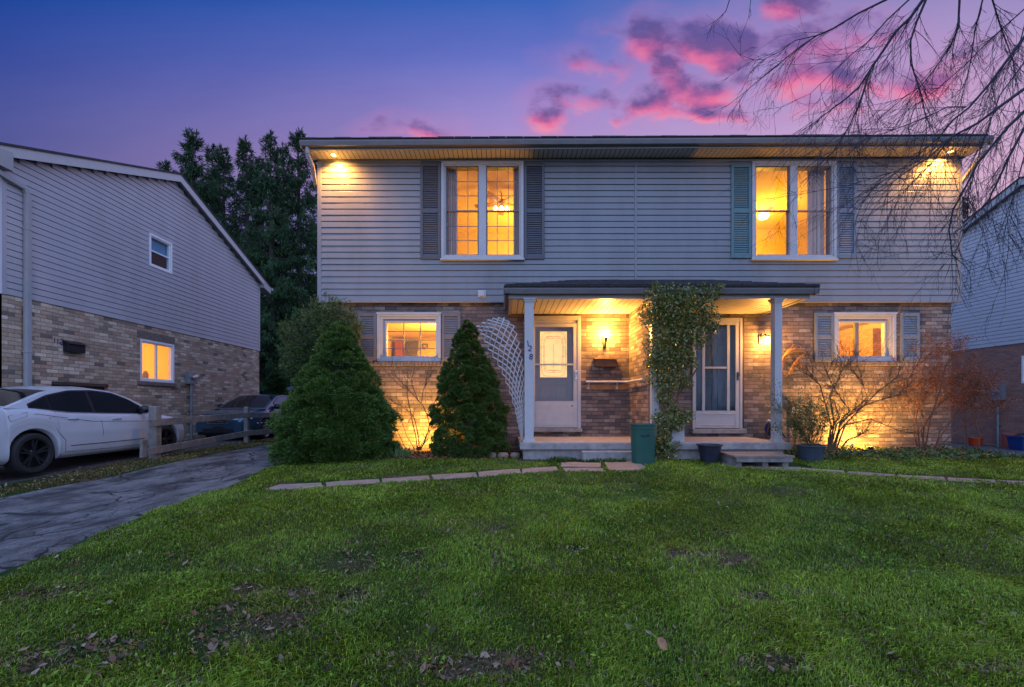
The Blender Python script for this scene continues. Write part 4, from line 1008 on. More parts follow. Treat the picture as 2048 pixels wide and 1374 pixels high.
# ------------------------------------------------------------------ neighbour houses
def gable_house(nm, xw, y0, y1, zb, zmid, zeave, zpeak, side, brickm, sidm, label, depth=9.0, oh=.45):
    """house whose gable side wall lies in the plane x=xw; side=-1: house extends to -x"""
    t_ = thing(nm, (xw + side * depth / 2, (y0 + y1) / 2, zb), label, 'house')
    ym = (y0 + y1) / 2
    return t_, ym
LX = -9.45; LY0, LY1 = 8.45, 17.3
LH, _ = gable_house('brick_sided_house', LX, LY0, LY1, -.1, 0, 0, 0, -1, None, None, 'neighbouring house at the left edge with mottled brick and lavender siding')
LZB = 3.07; LZE = 5.62; LZP = 7.36; ym = (LY0 + LY1) / 2
def wall_y(mb, y0, y1, z0, z1, xf, xb, holes):
    n0 = len(mb.v); wall_x(mb, y0, y1, z0, z1, xf, xb, holes)
    for i in range(n0, len(mb.v)): a_, b_, c_ = mb.v[i]; mb.v[i] = (b_, a_, c_)
def yw(px, X_): return X_ * F / (px - 1010)
wl_y0, wl_y1 = yw(280.7, LX), yw(348.7, LX)
lwz0, lwz1 = 1.60, 2.70
opy0, opy1 = yw(103, LX), yw(217, LX)
b = MB(); wall_y(b, LY0, LY1, -.5, LZB, LX, LX - .15, [(wl_y0, wl_y1, lwz0, lwz1), (opy0, opy1, -.3, 1.47)]); obj('brick_wall', b, M['brick_l'], LH)
b = MB(); b.quad((LX, LY0, -.5), (LX - 9, LY0, -.5), (LX - 9, LY0, LZB), (LX, LY0, LZB)); b.quad((LX, LY1, -.5), (LX - 9, LY1, -.5), (LX - 9, LY1, LZB), (LX, LY1, LZB)); b.quad((LX - 9, LY0, -.5), (LX - 9, LY1, -.5), (LX - 9, LY1, LZE), (LX - 9, LY0, LZE)); obj('brick_front_wall', b, M['brick_lx'], LH)
uy0, uy1 = yw(296.8, LX), yw(342.6, LX); uz0, uz1 = 4.67, 5.55
slope = (LZP - LZE) / (ym - LY0)
def spanL(z):
    if z <= LZE: return LY0, LY1
    k_ = (z - LZE) / slope; return LY0 + k_, LY1 - k_
b = MB(); siding_rows(b, spanL, LZB, LZP, .124, lambda a_, d, z: (LX + d, a_, z), [(uy0 + .05, uy1 - .05, uz0 + .05, uz1 - .05)]); obj('siding', b, M['siding_n'], LH)
b = MB(); x_ = LX - .022
for (pts) in ([(x_, LY0, LZB), (x_, uy0 + .05, LZB), (x_, uy0 + .05, LZP - .0 if False else LZE + (uy0 + .05 - LY0) * slope), (x_, LY0, LZE)], [(x_, uy1 - .05, LZB), (x_, LY1, LZB), (x_, LY1, LZE), (x_, ym, LZP), (x_, uy1 - .05, LZE + (uy1 - .05 - LY0) * slope if uy1 < ym else LZP)],
              [(x_, uy0 + .05, LZB), (x_, uy1 - .05, LZB), (x_, uy1 - .05, uz0 + .05), (x_, uy0 + .05, uz0 + .05)], [(x_, uy0 + .05, uz1 - .05), (x_, uy1 - .05, uz1 - .05), (x_, uy1 - .05, LZE + (uy1 - .05 - LY0) * slope), (x_, uy0 + .05, LZE + (uy0 + .05 - LY0) * slope)]):
    b.add(pts, [tuple(range(len(pts)))])
b.quad((LX, LY0, LZB), (LX - 9, LY0, LZB), (LX - 9, LY0, LZE + .1), (LX, LY0, LZE + .1)); b.quad((LX, LY1, LZB), (LX - 9, LY1, LZB), (LX - 9, LY1, LZE), (LX, LY1, LZE))
obj('sheathing', b, M['siding_n'], LH)
for y_ in (LY0 + .02, LY1 - .02): b = MB(); b.box(LX - .02, LX + .025, y_ - .04, y_ + .04, LZB - .01, LZE - .02); obj('corner_trim', b, M['siding_n'], LH)
# roof with overhang, rake boards
def gable_roof(parent, xr, xfar, y0, y1, ym, zpk, slope_, sgn):
    b = MB(); za = zpk - (ym - y0) * slope_; zc = zpk - (y1 - ym) * slope_
    b.prism([(xr, y0, za), (xfar, y0, za), (xfar, ym, zpk), (xr, ym, zpk)], (0, 0, .05)); b.prism([(xr, ym, zpk), (xfar, ym, zpk), (xfar, y1, zc), (xr, y1, zc)], (0, 0, .05))
    obj('roof', b, M['shingle'], parent)
    b = MB(); h_ = .20
    b.prism([(xr - .02 * sgn, y0, za - h_), (xr - .02 * sgn, y0, za + .01), (xr - .02 * sgn, ym, zpk + .01), (xr - .02 * sgn, y1, zc + .01), (xr - .02 * sgn, y1, zc - h_), (xr - .02 * sgn, ym, zpk - h_)], (-.025 * sgn, 0, 0))
    bev(obj('rake_board', b, M['white'], parent), .004, 1)
    b = MB(); xi = xr - .045 * sgn; xo = xr - .34 * sgn
    b.quad((xi, y0, za - .13), (xo, y0, za - .13), (xo, ym, zpk - .13), (xi, ym, zpk - .13)); b.quad((xi, ym, zpk - .13), (xo, ym, zpk - .13), (xo, y1, zc - .13), (xi, y1, zc - .13))
    obj('rake_soffit', b, M['wtrim'], parent)
LRX = LX + .20
gable_roof(LH, LRX, LX - 9, LY0 - .5, LY1 + .5, ym, 7.56, slope, 1)
zf = 7.56 - (ym - LY0 + .5) * slope; zb2 = 7.56 - (LY1 + .5 - ym) * slope
b = MB(); b.prism([(LRX - .012, LY0 - .5, zf - .25), (LRX - .012, LY0 + .03, zf - .25 + .0), (LRX - .012, LY0 + .03, zf + .10), (LRX - .012, LY0 - .5, zf)], (-.3, 0, 0)); obj('eave_return', b, M['wtrim'], LH); b = MB(); b.prism([(LRX - .012, LY1 + .5, zb2 - .24), (LRX - .012, LY1 + .0, zb2 - .12), (LRX - .012, LY1 + .0, zb2 + .12), (LRX - .012, LY1 + .5, zb2)], (-.3, 0, 0)); obj('eave_return', b, M['wtrim'], LH)
b = MB(); gut(b, LX - 9, LRX + .03, LY0 - .615, zf, zf); obj('gutter', b, M['wtrim'], LH)
b = MB(); b.box(LX - 9, LRX + .03, LY1 + .503, LY1 + .6, zb2 - .11, zb2); obj('gutter', b, M['wtrim'], LH)
# downspout with elbow
dx = LX + .07; dy0 = yw(48, LX); z_el = CZ + (812 - 378) / F * dy0
b = MB(); pts = [(dx, LY0 - .45, zf - .1), (dx, LY0 - .40, zf - .3), (dx, dy0 - .05, z_el), (dx, dy0, z_el - .1), (dx, dy0, .3), (dx + .05, dy0 - .1, .05)]
for i in range(len(pts) - 1): b.bar(pts[i], pts[i + 1], .075, .10)
for zz in (4.4, 2.0): b.box(dx - .06, dx + .045, dy0 - .06, dy0 + .06, zz, zz + .03)
bev(obj('downspout', b, M['wtrim'], LH), .01, 2)
def side_window(parent, X_, y0, y1, z0, z1, nrm, kind, label, dark=False):
    b = MB()
    def F_(ya, yb, za, zb, wd, xa, xb):
        xa, xb = sorted((xa, xb))
        b.box(xa, xb, ya, yb, zb - wd, zb); b.box(xa, xb, ya, yb, za, za + wd); b.box(xa, xb, ya, ya + wd, za + wd, zb - wd); b.box(xa, xb, yb - wd, yb, za + wd, zb - wd)
    F_(y0, y1, z0, z1, .06, X_ - .06 * nrm, X_ + .035 * nrm); F_(y0 + .06, y1 - .06, z0 + .06, z1 - .06, .03, X_ - .08 * nrm, X_ + .01 * nrm)
    if kind == 'hung': zm = (z0 + z1) / 2; b.box(X_ - .05 * nrm if nrm > 0 else X_, X_ if nrm > 0 else X_ + .05, y0 + .06, y1 - .06, zm - .02, zm + .02)
    else: ymid = (y0 + y1) / 2; b.box(*sorted((X_ - .06 * nrm, X_ - .01 * nrm)), ymid - .03, ymid + .03, z0 + .06, z1 - .06)
    fr = bev(obj('window', b, M['wbright'], parent, label=label), .004, 1)
    p_ = MB(); p_.box(*sorted((X_ - .045 * nrm, X_ - .042 * nrm)), y0 + .07, y1 - .07, z0 + .07, z1 - .07); obj('pane', p_, M['glass_r'] if dark else M['glass'], fr)
    return fr
fr = side_window(LH, LX, uy0, uy1, uz0, uz1, 1, 'hung', 'small sash window high on the side wall', True)
b = MB(); b.quad((LX - .3, uy0 - .3, uz0 - .3), (LX - .3, uy1 + .3, uz0 - .3), (LX - .3, uy1 + .3, uz1 + .3), (LX - .3, uy0 - .3, uz1 + .3)); obj('dark_room', b, M['dark'], fr)
b = MB(); b.quad((LX - .09, uy0 + .09, (uz0 + uz1) / 2), (LX - .09, uy1 - .09, (uz0 + uz1) / 2), (LX - .09, uy1 - .09, uz1 - .09), (LX - .09, uy0 + .09, uz1 - .09)); obj('blind', b, mat('aqua_blind', (.10, .50, .66), .7, .1), fr)
fr = side_window(LH, LX - .03, wl_y0, wl_y1, lwz0, lwz1, 1, 'slide', 'lit sliding window in the brick')
b = MB(); n = int((wl_y1 - wl_y0 + .2) / .078)
for i in range(n): b.box(LX - .02, LX + .06, wl_y0 - .1 + i * .078, wl_y0 - .1 + i * .078 + .07, lwz0 - .1, lwz0 - .004)
bev(obj('sill', b, M['brick_sill'], fr), .004, 1)
b = MB(); 
for i in range(n): b.box(LX - .02, LX + .004, wl_y0 - .1 + i * .078, wl_y0 - .1 + i * .078 + .07, lwz1 + .004, lwz1 + .2)
obj('lintel', b, M['brick_sill'], fr)
# lit room behind it
b = MB(); rx0, rx1 = LX - 3.4, LX - .16; ry0, ry1 = wl_y0 - .9, wl_y1 + 1.0
b.quad((rx0, ry0, .4), (rx0, ry1, .4), (rx0, ry1, 2.9), (rx0, ry0, 2.9)); b.quad((rx0, ry0, .4), (rx1, ry0, .4), (rx1, ry0, 2.9), (rx0, ry0, 2.9)); b.quad((rx0, ry1, .4), (rx1, ry1, .4), (rx1, ry1, 2.9), (rx0, ry1, 2.9)); b.quad((rx0, ry0, 2.9), (rx1, ry0, 2.9), (rx1, ry1, 2.9), (rx0, ry1, 2.9)); b.quad((rx0, ry0, .4), (rx1, ry0, .4), (rx1, ry1, .4), (rx0, ry1, .4))
ro = obj('interior_room', b, M['room'], LH); lamp('POINT', 'room_light', (LX - 1.7, (ry0 + ry1) / 2, 2.3), 90, (1, .52, .10), LH, .12)
q = Vector((LX - .35, yw(316, LX) , lwz0 + .0)); b = MB(); b.lathe([(.0, 0), (.07, 0), (.08, .15), (.05, .24), (.001, .26)], (q.x, q.y, lwz0 + .05), 14); obj('vase', b, M['wood_in'], ro)
# recessed brown side entrance
b = MB(); b.box(LX - .13, LX - .10, opy0, opy1, -.3, 1.47); 
for i in range(1, 6): yy_ = opy0 + (opy1 - opy0) * i / 6; b.box(LX - .101, LX - .09, yy_ - .01, yy_ + .01, -.3, 1.40)
b.box(LX - .15, LX - .0, opy0, opy1, 1.40, 1.468); obj('side_hatch', b, M['brown'], LH)
# house number on the neighbour's wall
def ytext(s, y, z, size, parent):
    c = bpy.data.curves.new('house_number', 'FONT'); c.body = s; c.size = size; c.extrude = .003; c.align_x = 'CENTER'; c.align_y = 'CENTER'
    o = bpy.data.objects.new('house_number', c); COL.objects.link(o); o.data.materials.append(M['numblue']); me = bpy.data.meshes.new_from_object(o); bpy.data.objects.remove(o); o = bpy.data.objects.new('house_number', me); COL.objects.link(o); o.rotation_euler = (R(90), 0, R(90)); o.parent = parent
    o.location = Vector((LX + .006, y, z)) - org_of(parent)
ya = yw(112, LX); yb = yw(129, LX)
za_, zb_ = CZ + (812 - 682) / F * ya, CZ + (812 - 686) / F * yb
ytext('1', ya - .035, za_, .13, LH); ytext('1', ya + .035, za_, .13, LH); ytext('-', (ya + yb) / 2, CZ + (812 - 684) / F * (ya + yb) / 2, .2, LH); ytext('3', yb - .055, zb_, .19, LH); ytext('6', yb + .055, zb_, .19, LH)
# mailbox of the neighbour
my0 = yw(134.8, LX + .1); my1 = my0 + .40; mz = CZ + (812 - 698) / F * my0
t_ = thing('mailbox', (LX, my0 + .2, mz), 'black mailbox on the mottled brick above the white sedan', 'mailbox')
b = MB(); b.box(LX + .003, LX + .12, my0, my1, mz - .05, mz + .13); bev(obj('body', b, M['black'], t_), .006, 2)
b = MB(); b.prism([(LX + .003, my0 - .01, mz + .20), (LX + .15, my0 - .01, mz + .125), (LX + .15, my0 - .01, mz + .115), (LX + .003, my0 - .01, mz + .13)], (0, .42, 0)); obj('lid', b, M['black'], t_)
def meter(X_, y, z0, z1, nrm, label, zg, wd=.3):
    t_ = thing('electric_meter', (X_, y, zg), label, 'utility meter', 'electric meters')
    b = MB(); b.box(*sorted((X_ + .003 * nrm, X_ + .14 * nrm)), y - wd / 2, y + wd / 2, z0, z1); bev(obj('box', b, M['meter'], t_), .01, 2)
    b = MB(); b.lathe([(.001, .26 * nrm), (.07, .25 * nrm), (.085, .2 * nrm), (.085, .14 * nrm)], (X_, y, (z0 + z1) / 2 + .03), 20, 'X'); obj('dial', b, M['chrome'], t_, smooth=40)
    b = MB(); b.tube([(X_ + .07 * nrm, y + .02, z0), (X_ + .07 * nrm, y + .02, zg - .05)], .035, 12)
    for zz in (z0 - .35, z0 - .8): b.box(*sorted((X_, X_ + .11 * nrm)), y - .03, y + .07, zz, zz + .03)
    obj('conduit', b, M['meter'], t_, smooth=40); return t_
my = yw(377, LX); meter(LX, my, CZ + 44 / F * my, CZ + 68 / F * my, 1, 'grey electric meter beside the lit window of the left house', -.06, .34)

# right neighbour
RXW = 16.0; RY0, RY1 = 9.5, 18.6; RZB = 2.90; ymr = yw(2041, RXW - .2); RY0 = ymr - 4.55; RY1 = ymr + 4.55
RH, _ = gable_house('blue_sided_house', RXW, RY0, RY1, -.36, 0, 0, 0, 1, None, None, 'house at the right edge with pale blue siding and red brick')
rs = .40; RZP = 7.75; RZE = RZP - 4.55 * rs
rwy = yw(2043, RXW)
b = MB(); wall_y(b, RY0, RY1, -.8, RZB, RXW, RXW + .15, [(rwy - 1.3, rwy, 1.65, 2.5)]); obj('brick_wall', b, M['brick_r'], RH)
b = MB(); siding_rows(b, lambda z: (RY0, RY1) if z < RZE else (RY0 + (z - RZE) / rs, RY1 - (z - RZE) / rs), RZB, RZP, .124, lambda a_, d, z: (RXW - d, a_, z), []); obj('siding', b, M['siding_r'], RH)
b = MB(); x_ = RXW + .022; b.add([(x_, RY0, RZB), (x_, RY1, RZB), (x_, RY1, RZE), (x_, ymr, RZP), (x_, RY0, RZE)], [(0, 1, 2, 3, 4)])
for y_ in (RY0, RY1): b.quad((RXW, y_, -.8), (RXW + 9, y_, -.8), (RXW + 9, y_, RZE), (RXW, y_, RZE))
obj('sheathing', b, M['siding_r'], RH)
gable_roof(RH, RXW - .22, RXW + 9, RY0 - .5, RY1 + .5, ymr, 7.93, rs, -1)
side_window(RH, RXW + .03, rwy - 1.3, rwy, 1.65, 2.5, -1, 'slide', 'dim window at the picture edge', True)
b = MB(); b.quad((RXW + .3, rwy - 1.6, 1.4), (RXW + .3, rwy + .3, 1.4), (RXW + .3, rwy + .3, 2.8), (RXW + .3, rwy - 1.6, 2.8)); obj('dim_room', b, M['wtrim'], RH)
my = yw(2001, RXW); meter(RXW, my, CZ + 12 / F * my, CZ + 43 / F * my, -1, 'grey electric meter on the red brick of the right house', -.36, .36)
# ------------------------------------------------------------------ small things on the ground
def bucket(name, c, r0, r1, h, mt, label, cat, rim=.012, lid=False, square=False):
    t_ = thing(name, c, label, cat)
    b = MB(); b.lathe([(.001, .0), (r0, .0), (r0 + (r1 - r0) * .9, h * .9), (r1, h - .02), (r1 + rim, h - .018), (r1 + rim, h), (r1 - .006, h), (r0 - .006, .03), (.001, .025)], c, 32)
    obj('body', b, mt, t_, smooth=40)
    return t_
c = G(1286, 918); c.y = 7.28; c.x = (1286 - 1010) / F * 7.28; c.z = float(gz(c.x, c.y)) - .01
t_ = bucket('garbage_bin', c, .175, .205, .64, M['bin'], 'green plastic garbage bin standing at the porch edge', 'garbage bin', .014)
b = MB(); b.lathe([(.204, .565), (.213, .57), (.213, .585), (.206, .59)], c, 32); obj('rib', b, M['bin'], t_, smooth=40)
b = MB(); b.tube([c + Vector((-.09, -.19, .47)), c + Vector((-.05, -.225, .455)), c + Vector((.03, -.225, .475)), c + Vector((.05, -.195, .485))], .010, 8); obj('handle', b, M['black'], t_)
c = G(1419, 925); bucket('plant_pot', c, .13, .185, .30, M['pot'], 'empty dark blue pot in front of the porch', 'plant pot', .018)
b = MB(); b.lathe([(.001, .22), (.16, .22)], c, 24); obj('soil', b, M['mulch'], bpy.data.objects['plant_pot'])
c = G(1622, 922); potc = c.copy(); tp_ = bucket('plant_pot', c, .16, .21, .27, M['pot2'], 'blue grey pot holding a leafy green shrub', 'plant pot', .018)
b = MB(); b.lathe([(.001, .22), (.18, .22)], c, 24); obj('soil', b, M['mulch'], tp_)
# wooden step before the right door
p0, p1 = G(1441, 922), G(1584, 938)
x0_, x1_ = at(1452, 0, 7.2).x, at(1588, 0, 6.95).x; zt = .185
b = MB()
for k in range(4):
    ya, yb = 6.92 + k * .17, 6.92 + k * .17 + .163; b.box(x0_ + .02 * k, x1_ + .02 * k, ya, yb, zt - .035, zt - .004 * (k % 2))
t_ = thing('wooden_step', ((x0_ + x1_) / 2, 7.2, float(gz(4, 7.2))), 'low wooden platform step at the right porch', 'step')
bev(obj('deck', b, mat('brown_grey_boards', (.22, .165, .125), .8, .3, 7, .5, 40, dirt=(.10, .075, .06), dirtf=.5), t_), .005, 2)
b = MB()
b.box(x0_ + .03, x1_ - .03, 6.93, 6.965, zt - .10, zt - .036)
for xx in (x0_ + .05, (x0_ + x1_) / 2, x1_ - .15): b.box(xx, xx + .09, 6.99, 7.55, -.08, zt - .037)
obj('frame', b, M['wood'], t_)
# round flat stone, white box under the shrub
c = G(1346, 910); b = MB(); pts = [(c.x + .19 * math.cos(q) * (1 + .08 * math.sin(3 * q)), c.y + .15 * math.sin(q), c.z - .02) for q in np.linspace(0, 2 * math.pi, 15)[:-1]]; b.prism(pts, (0, 0, .075))
tag(bev(obj('flat_stone', b, M['stone']), .012, 2), 'round flat stone at the foot of the climbing shrub', 'stone')
q = at(1350, 872, 7.85); b = MB(); b.box(q.x - .125, q.x + .125, 7.75, 7.95, SZ, SZ + .23); b.box(q.x - .10, q.x + .10, 7.743, 7.751, SZ + .02, SZ + .20)
tag(bev(obj('white_box', b, M['white']), .02, 3), 'white plastic box on the porch floor behind the climbing shrub', 'box')
# gas pipe and hose bib by the right porch
q = at(1590, 870, DB - .05)
t_ = thing('gas_pipe', (q.x, DB - .06, .0), 'thin grey pipe with regulator on the brick right of the porch', 'pipe')
b = MB(); b.tube([(q.x, DB - .06, 0), (q.x, DB - .06, .98), (q.x - .05, DB - .06, 1.02)], .016, 8); obj('pipe', b, M['metal_dark'], t_)
b = MB(); b.box(q.x - .12, q.x - .04, DB - .10, DB - .02, .84, 1.04); obj('regulator', b, M['brown'], t_)
b = MB(); b.box(q.x - .10, q.x - .045, DB - .115, DB - .101, .80, .93); obj('tag', b, M['white'], t_)
q = at(1541, 862, DB - .25)
t_ = thing('hose_reel', (q.x, q.y, SZ), 'small garden hose reel with blue drum behind the right porch post', 'hose reel')
b = MB(); b.lathe([(.001, -.09), (.13, -.09), (.13, -.075), (.09, -.07), (.09, .07), (.13, .075), (.13, .09), (.001, .09)], (q.x + .05, q.y, SZ + .16), 20, 'X'); obj('drum', b, M['bluep'], t_, smooth=40)
b = MB(); b.tube([(q.x - .12, q.y - .1, SZ + .34), (q.x - .04, q.y - .12, SZ + .31), (q.x + .1, q.y - .1, SZ + .30)], .028, 8); obj('handle', b, M['white'], t_, smooth=60)
b = MB()
for dx in (-.15, .22): b.bar((q.x + dx, q.y - .12, SZ + .005), (q.x + .03 + dx * .2, q.y, SZ + .32), .03, .03)
obj('leg', b, M['metal_dark'], t_)
# bins by the right house
c = G(1951, 884, .0); c = Vector((15.3, 15.3 * F / 941, -.34)); tb = bucket('orange_bucket', c, .15, .185, .26, M['orange'], 'bright orange bucket on the right driveway', 'bucket')
c = Vector((15.55, 15.55 * F / 1011, -.345)); bucket('storage_tub', c, .17, .20, .44, M['salmon'], 'faded red bin beside the blue recycling box', 'bin')
c = Vector((15.2, 15.2 * F / 1036, -.345)); t_ = thing('recycling_box', c, 'blue recycling box at the right picture edge', 'recycling box')
b = MB()
for (s0, z0_, s1, z1_) in ((.21, 0, .26, .38), (.285, .37, .285, .41)):
    v_ = [(c.x - s0, c.y - s0 * .8, c.z + z0_), (c.x + s0, c.y - s0 * .8, c.z + z0_), (c.x + s0, c.y + s0 * .8, c.z + z0_), (c.x - s0, c.y + s0 * .8, c.z + z0_), (c.x - s1, c.y - s1 * .8, c.z + z1_), (c.x + s1, c.y - s1 * .8, c.z + z1_), (c.x + s1, c.y + s1 * .8, c.z + z1_), (c.x - s1, c.y + s1 * .8, c.z + z1_)]
    b.add(v_, [(0, 1, 5, 4), (1, 2, 6, 5), (2, 3, 7, 6), (3, 0, 4, 7), (3, 2, 1, 0)])
obj('body', b, M['bluep'], t_)
b = MB(); b.lathe([(.001, .5), (.1, .48), (.16, .42), (.18, .40)], c, 12); obj('black_bag', b, M['black'], t_, smooth=180)
q = G(1885, 890); b = MB(); b.lathe([(.001, 0), (.2, 0), (.26, .38), (.28, .40), (.2, .46), (.001, .47)], (q.x, 9.35, -.02), 20)
tag(obj('dark_tub', b, M['metal_dark'], smooth=40), 'dark lidded tub behind the reddish shrub at the house corner', 'tub')
# rubble stones at foot of the left porch corner
for k, (px, w_) in enumerate(((1006, .10), (1030, .09), (985, .07))):
    c = at(px, 912, 8.05); c.z = float(gz(c.x, c.y))
    b = MB(); b.lathe([(.001, -.02), (w_, -.01), (w_ * 1.05, .05), (w_ * .8, .085), (.001, .095)], c, 9)
    tag(bev(obj('edging_stone', b, M['stone'], smooth=50), .01, 2), ['grey edging block nearest the porch corner but one', 'grey edging block touching the left porch corner', 'small grey edging block nearest the conical spruce'][k], 'stone')
# ground spotlights that wash the brick
UPL = []
for (x_, y_, tx, lab, e) in ((-1.66, 8.62, -1.66, 'garden spotlight between the two spruce shrubs', 340), (6.95, 8.55, 7.05, 'garden spotlight behind the bare bush by the kitchen window', 600)):
    z_ = float(gz(x_, y_))
    t_ = thing('garden_spotlight', (x_, y_, z_), lab, 'garden light')
    b = MB(); b.tube([(x_, y_, z_ - .05), (x_, y_, z_ + .08)], .012, 8); obj('stake', b, M['black'], t_)
    b = MB(); b.lathe([(.001, -.05), (.035, -.045), (.042, .03), (.036, .03), (.03, .02), (.001, .02)], (x_, y_, z_ + .12), 16); obj('housing', b, M['black'], t_, smooth=40)
    lamp('SPOT', 'garden_light', (x_, y_, z_ + .16), e, (1.0, .47, .07), t_, .04, target=(tx, DB, z_ + .75), spot=165, blend=.8)

# ------------------------------------------------------------------ path of slabs
b = MB()
def slab(pts, lift=.012):
    q_ = []
    for i in range(len(pts)):
        (xa, ya), (xb, yb) = pts[i], pts[(i + 1) % len(pts)]; m_ = max(1, int(math.hypot(xb - xa, (yb - ya) * 4) / 22))
        for j in range(m_): q_.append((xa + (xb - xa) * j / m_ + random.uniform(-1.8, 1.8), ya + (yb - ya) * j / m_ + random.uniform(-.5, .5)))
    P_ = [G(*p_) for p_ in q_]; zc_ = sum(p_.z for p_ in P_) / len(P_)
    P_ = [Vector((p_.x, p_.y, p_.z * .9 + zc_ * .1 - .04)) for p_ in P_]; b.prism(P_, (0, 0, .04 + lift))
for s_ in ([(530, 980), (560, 970), (642, 967), (646, 974), (600, 979)], [(650, 966), (757, 959), (760, 967), (652, 974)], [(762, 959), (858, 952), (862, 961), (765, 967)], [(864, 951), (950, 945.5), (953, 955), (868, 960)],
           [(955, 945), (1038, 938.5), (1041, 948), (958, 954.5)], [(1042, 938), (1114, 934), (1118, 942), (1046, 948)], [(1120, 925), (1201, 926.5), (1201, 935.5), (1122, 934)], [(1125, 937), (1207, 938), (1211, 944), (1130, 944)],
           [(1204, 919.5), (1268, 919), (1293, 936), (1279, 942), (1218, 942)], [(1442, 925), (1520, 930), (1600, 936), (1600, 943), (1500, 938), (1445, 933)], [(1604, 936), (1690, 943), (1690, 950), (1606, 943)], [(1694, 943), (1790, 950), (1792, 956), (1696, 950)],
           [(1795, 950.5), (1890, 956), (1892, 962), (1798, 956)], [(1895, 956.5), (1990, 961), (1992, 968), (1898, 962.5)], [(1995, 961), (2100, 966), (2104, 974), (1998, 968.5)]): slab(s_)
pth = bev(obj('path', b, M['stone'], base=(0, 0, 0)), .006, 1); tag(pth, None, None, kind='structure')

# ------------------------------------------------------------------ rail fence
fz = lambda y: float(gz(-7.0, y))
fe = thing('rail_fence', (-7.0, 10.5, fz(10.5)), 'weathered two-rail wooden fence between driveway and parked cars', 'fence')
fy = [9.0, 12.2, 15.4]
for k, y_ in enumerate(fy):
    b = MB(); w_ = .155 if k == 0 else .11
    b.box(-7.0 - w_ / 2, -7.0 + w_ / 2, y_ - w_ / 2, y_ + w_ / 2, fz(y_) - .1, fz(y_) + (1.06 if k == 0 else 1.0)); bev(obj('post', b, M['wood'], fe), .015, 2)
for (k, za, zb_) in ((0, .74, .78), (0, .19, .30), (1, .77, .70), (1, .28, .26)):
    ya, yb = fy[k] - (.30 if k == 0 else .0), fy[k + 1] + .1
    b = MB(); xo = -6.90 if k == 0 else -6.92
    b.bar((xo, ya, fz(ya) + za), (xo, yb, fz(yb) + zb_), .04, .14); bev(obj('rail', b, M['wood'], fe), .006, 2)
b = MB(); b.bar((-6.93, 8.62, fz(9) + .08), (-6.93, 8.64, fz(9) + .42), .05, .13, up=(0, 1, 0)); bev(obj('broken_board', b, M['wood'], fe), .006, 2)

# ------------------------------------------------------------------ cars
def paint(name, col, coat=1.0, metal=0.0, rough=.35):
    m, t = base_mat(name); n = t.noise(t.o, 2.5, 4); f = t.mapr(n, .3, .7, .93, 1.07)
    z = t.sep(t.o)[2]; n2 = t.noise(t.o, 12, 5, .7)
    cc = t.mix(1.0, (*col, 1), t.comb(f, f, f), 'MULTIPLY')
    dirtf = t.m('MULTIPLY', t.mapr(t.m('ADD', z, t.m('MULTIPLY', n2, .25)), .55, .25), .45)
    cc = t.mix(dirtf, cc, (.10, .09, .08, 1))
    t.l.new(cc, t.b.inputs['Base Color']); t.b.inputs['Roughness'].default_value = rough; t.b.inputs['Metallic'].default_value = metal
    t.b.inputs['Coat Weight'].default_value = coat; t.b.inputs['Coat Roughness'].default_value = .04
    return m
M['tyre'] = mat('tyre_rubber', (.018, .018, .019), .8, .2, 20, .3, 60)
M['rimd'] = mat('dark_alloy', (.035, .035, .04), .35, .1, 10, .02, 50, metal=.5)
M['tint'] = mat('tinted_glass', (.008, .010, .013), .05, .1, 2, .0, 10, spec=.45, coat=0)
M['sky_tint'] = mat('sky_reflection_tint', (.03, .13, .19), .08, .1, 2, .0, 10, spec=.5)  # blue base colour stands in for sky reflected in the side glass
M['lampg'] = mat('headlamp_plastic', (.45, .48, .50), .12, .1, 14, .05, 40, spec=.8, coat=1.0)
M['redl'] = mat('tail_lamp_red', (.30, .01, .01), .15, .1, 10, .02, 40, coat=1.0)
def interp(P_, s): return float(np.interp(s, [p_[0] for p_ in P_], [p_[1] for p_ in P_]))
def smoothp(P_):      # densify with cubic smoothing
    xs = np.array([p_[0] for p_ in P_]); ys = np.array([p_[1] for p_ in P_])
    q = np.linspace(xs[0], xs[-1], 400); v_ = np.interp(q, xs, ys)
    k_ = np.hanning(23); k_ /= k_.sum(); vp = np.pad(v_, 11, mode='edge'); v2 = np.convolve(vp, k_, 'valid')
    return list(zip(q, v2))
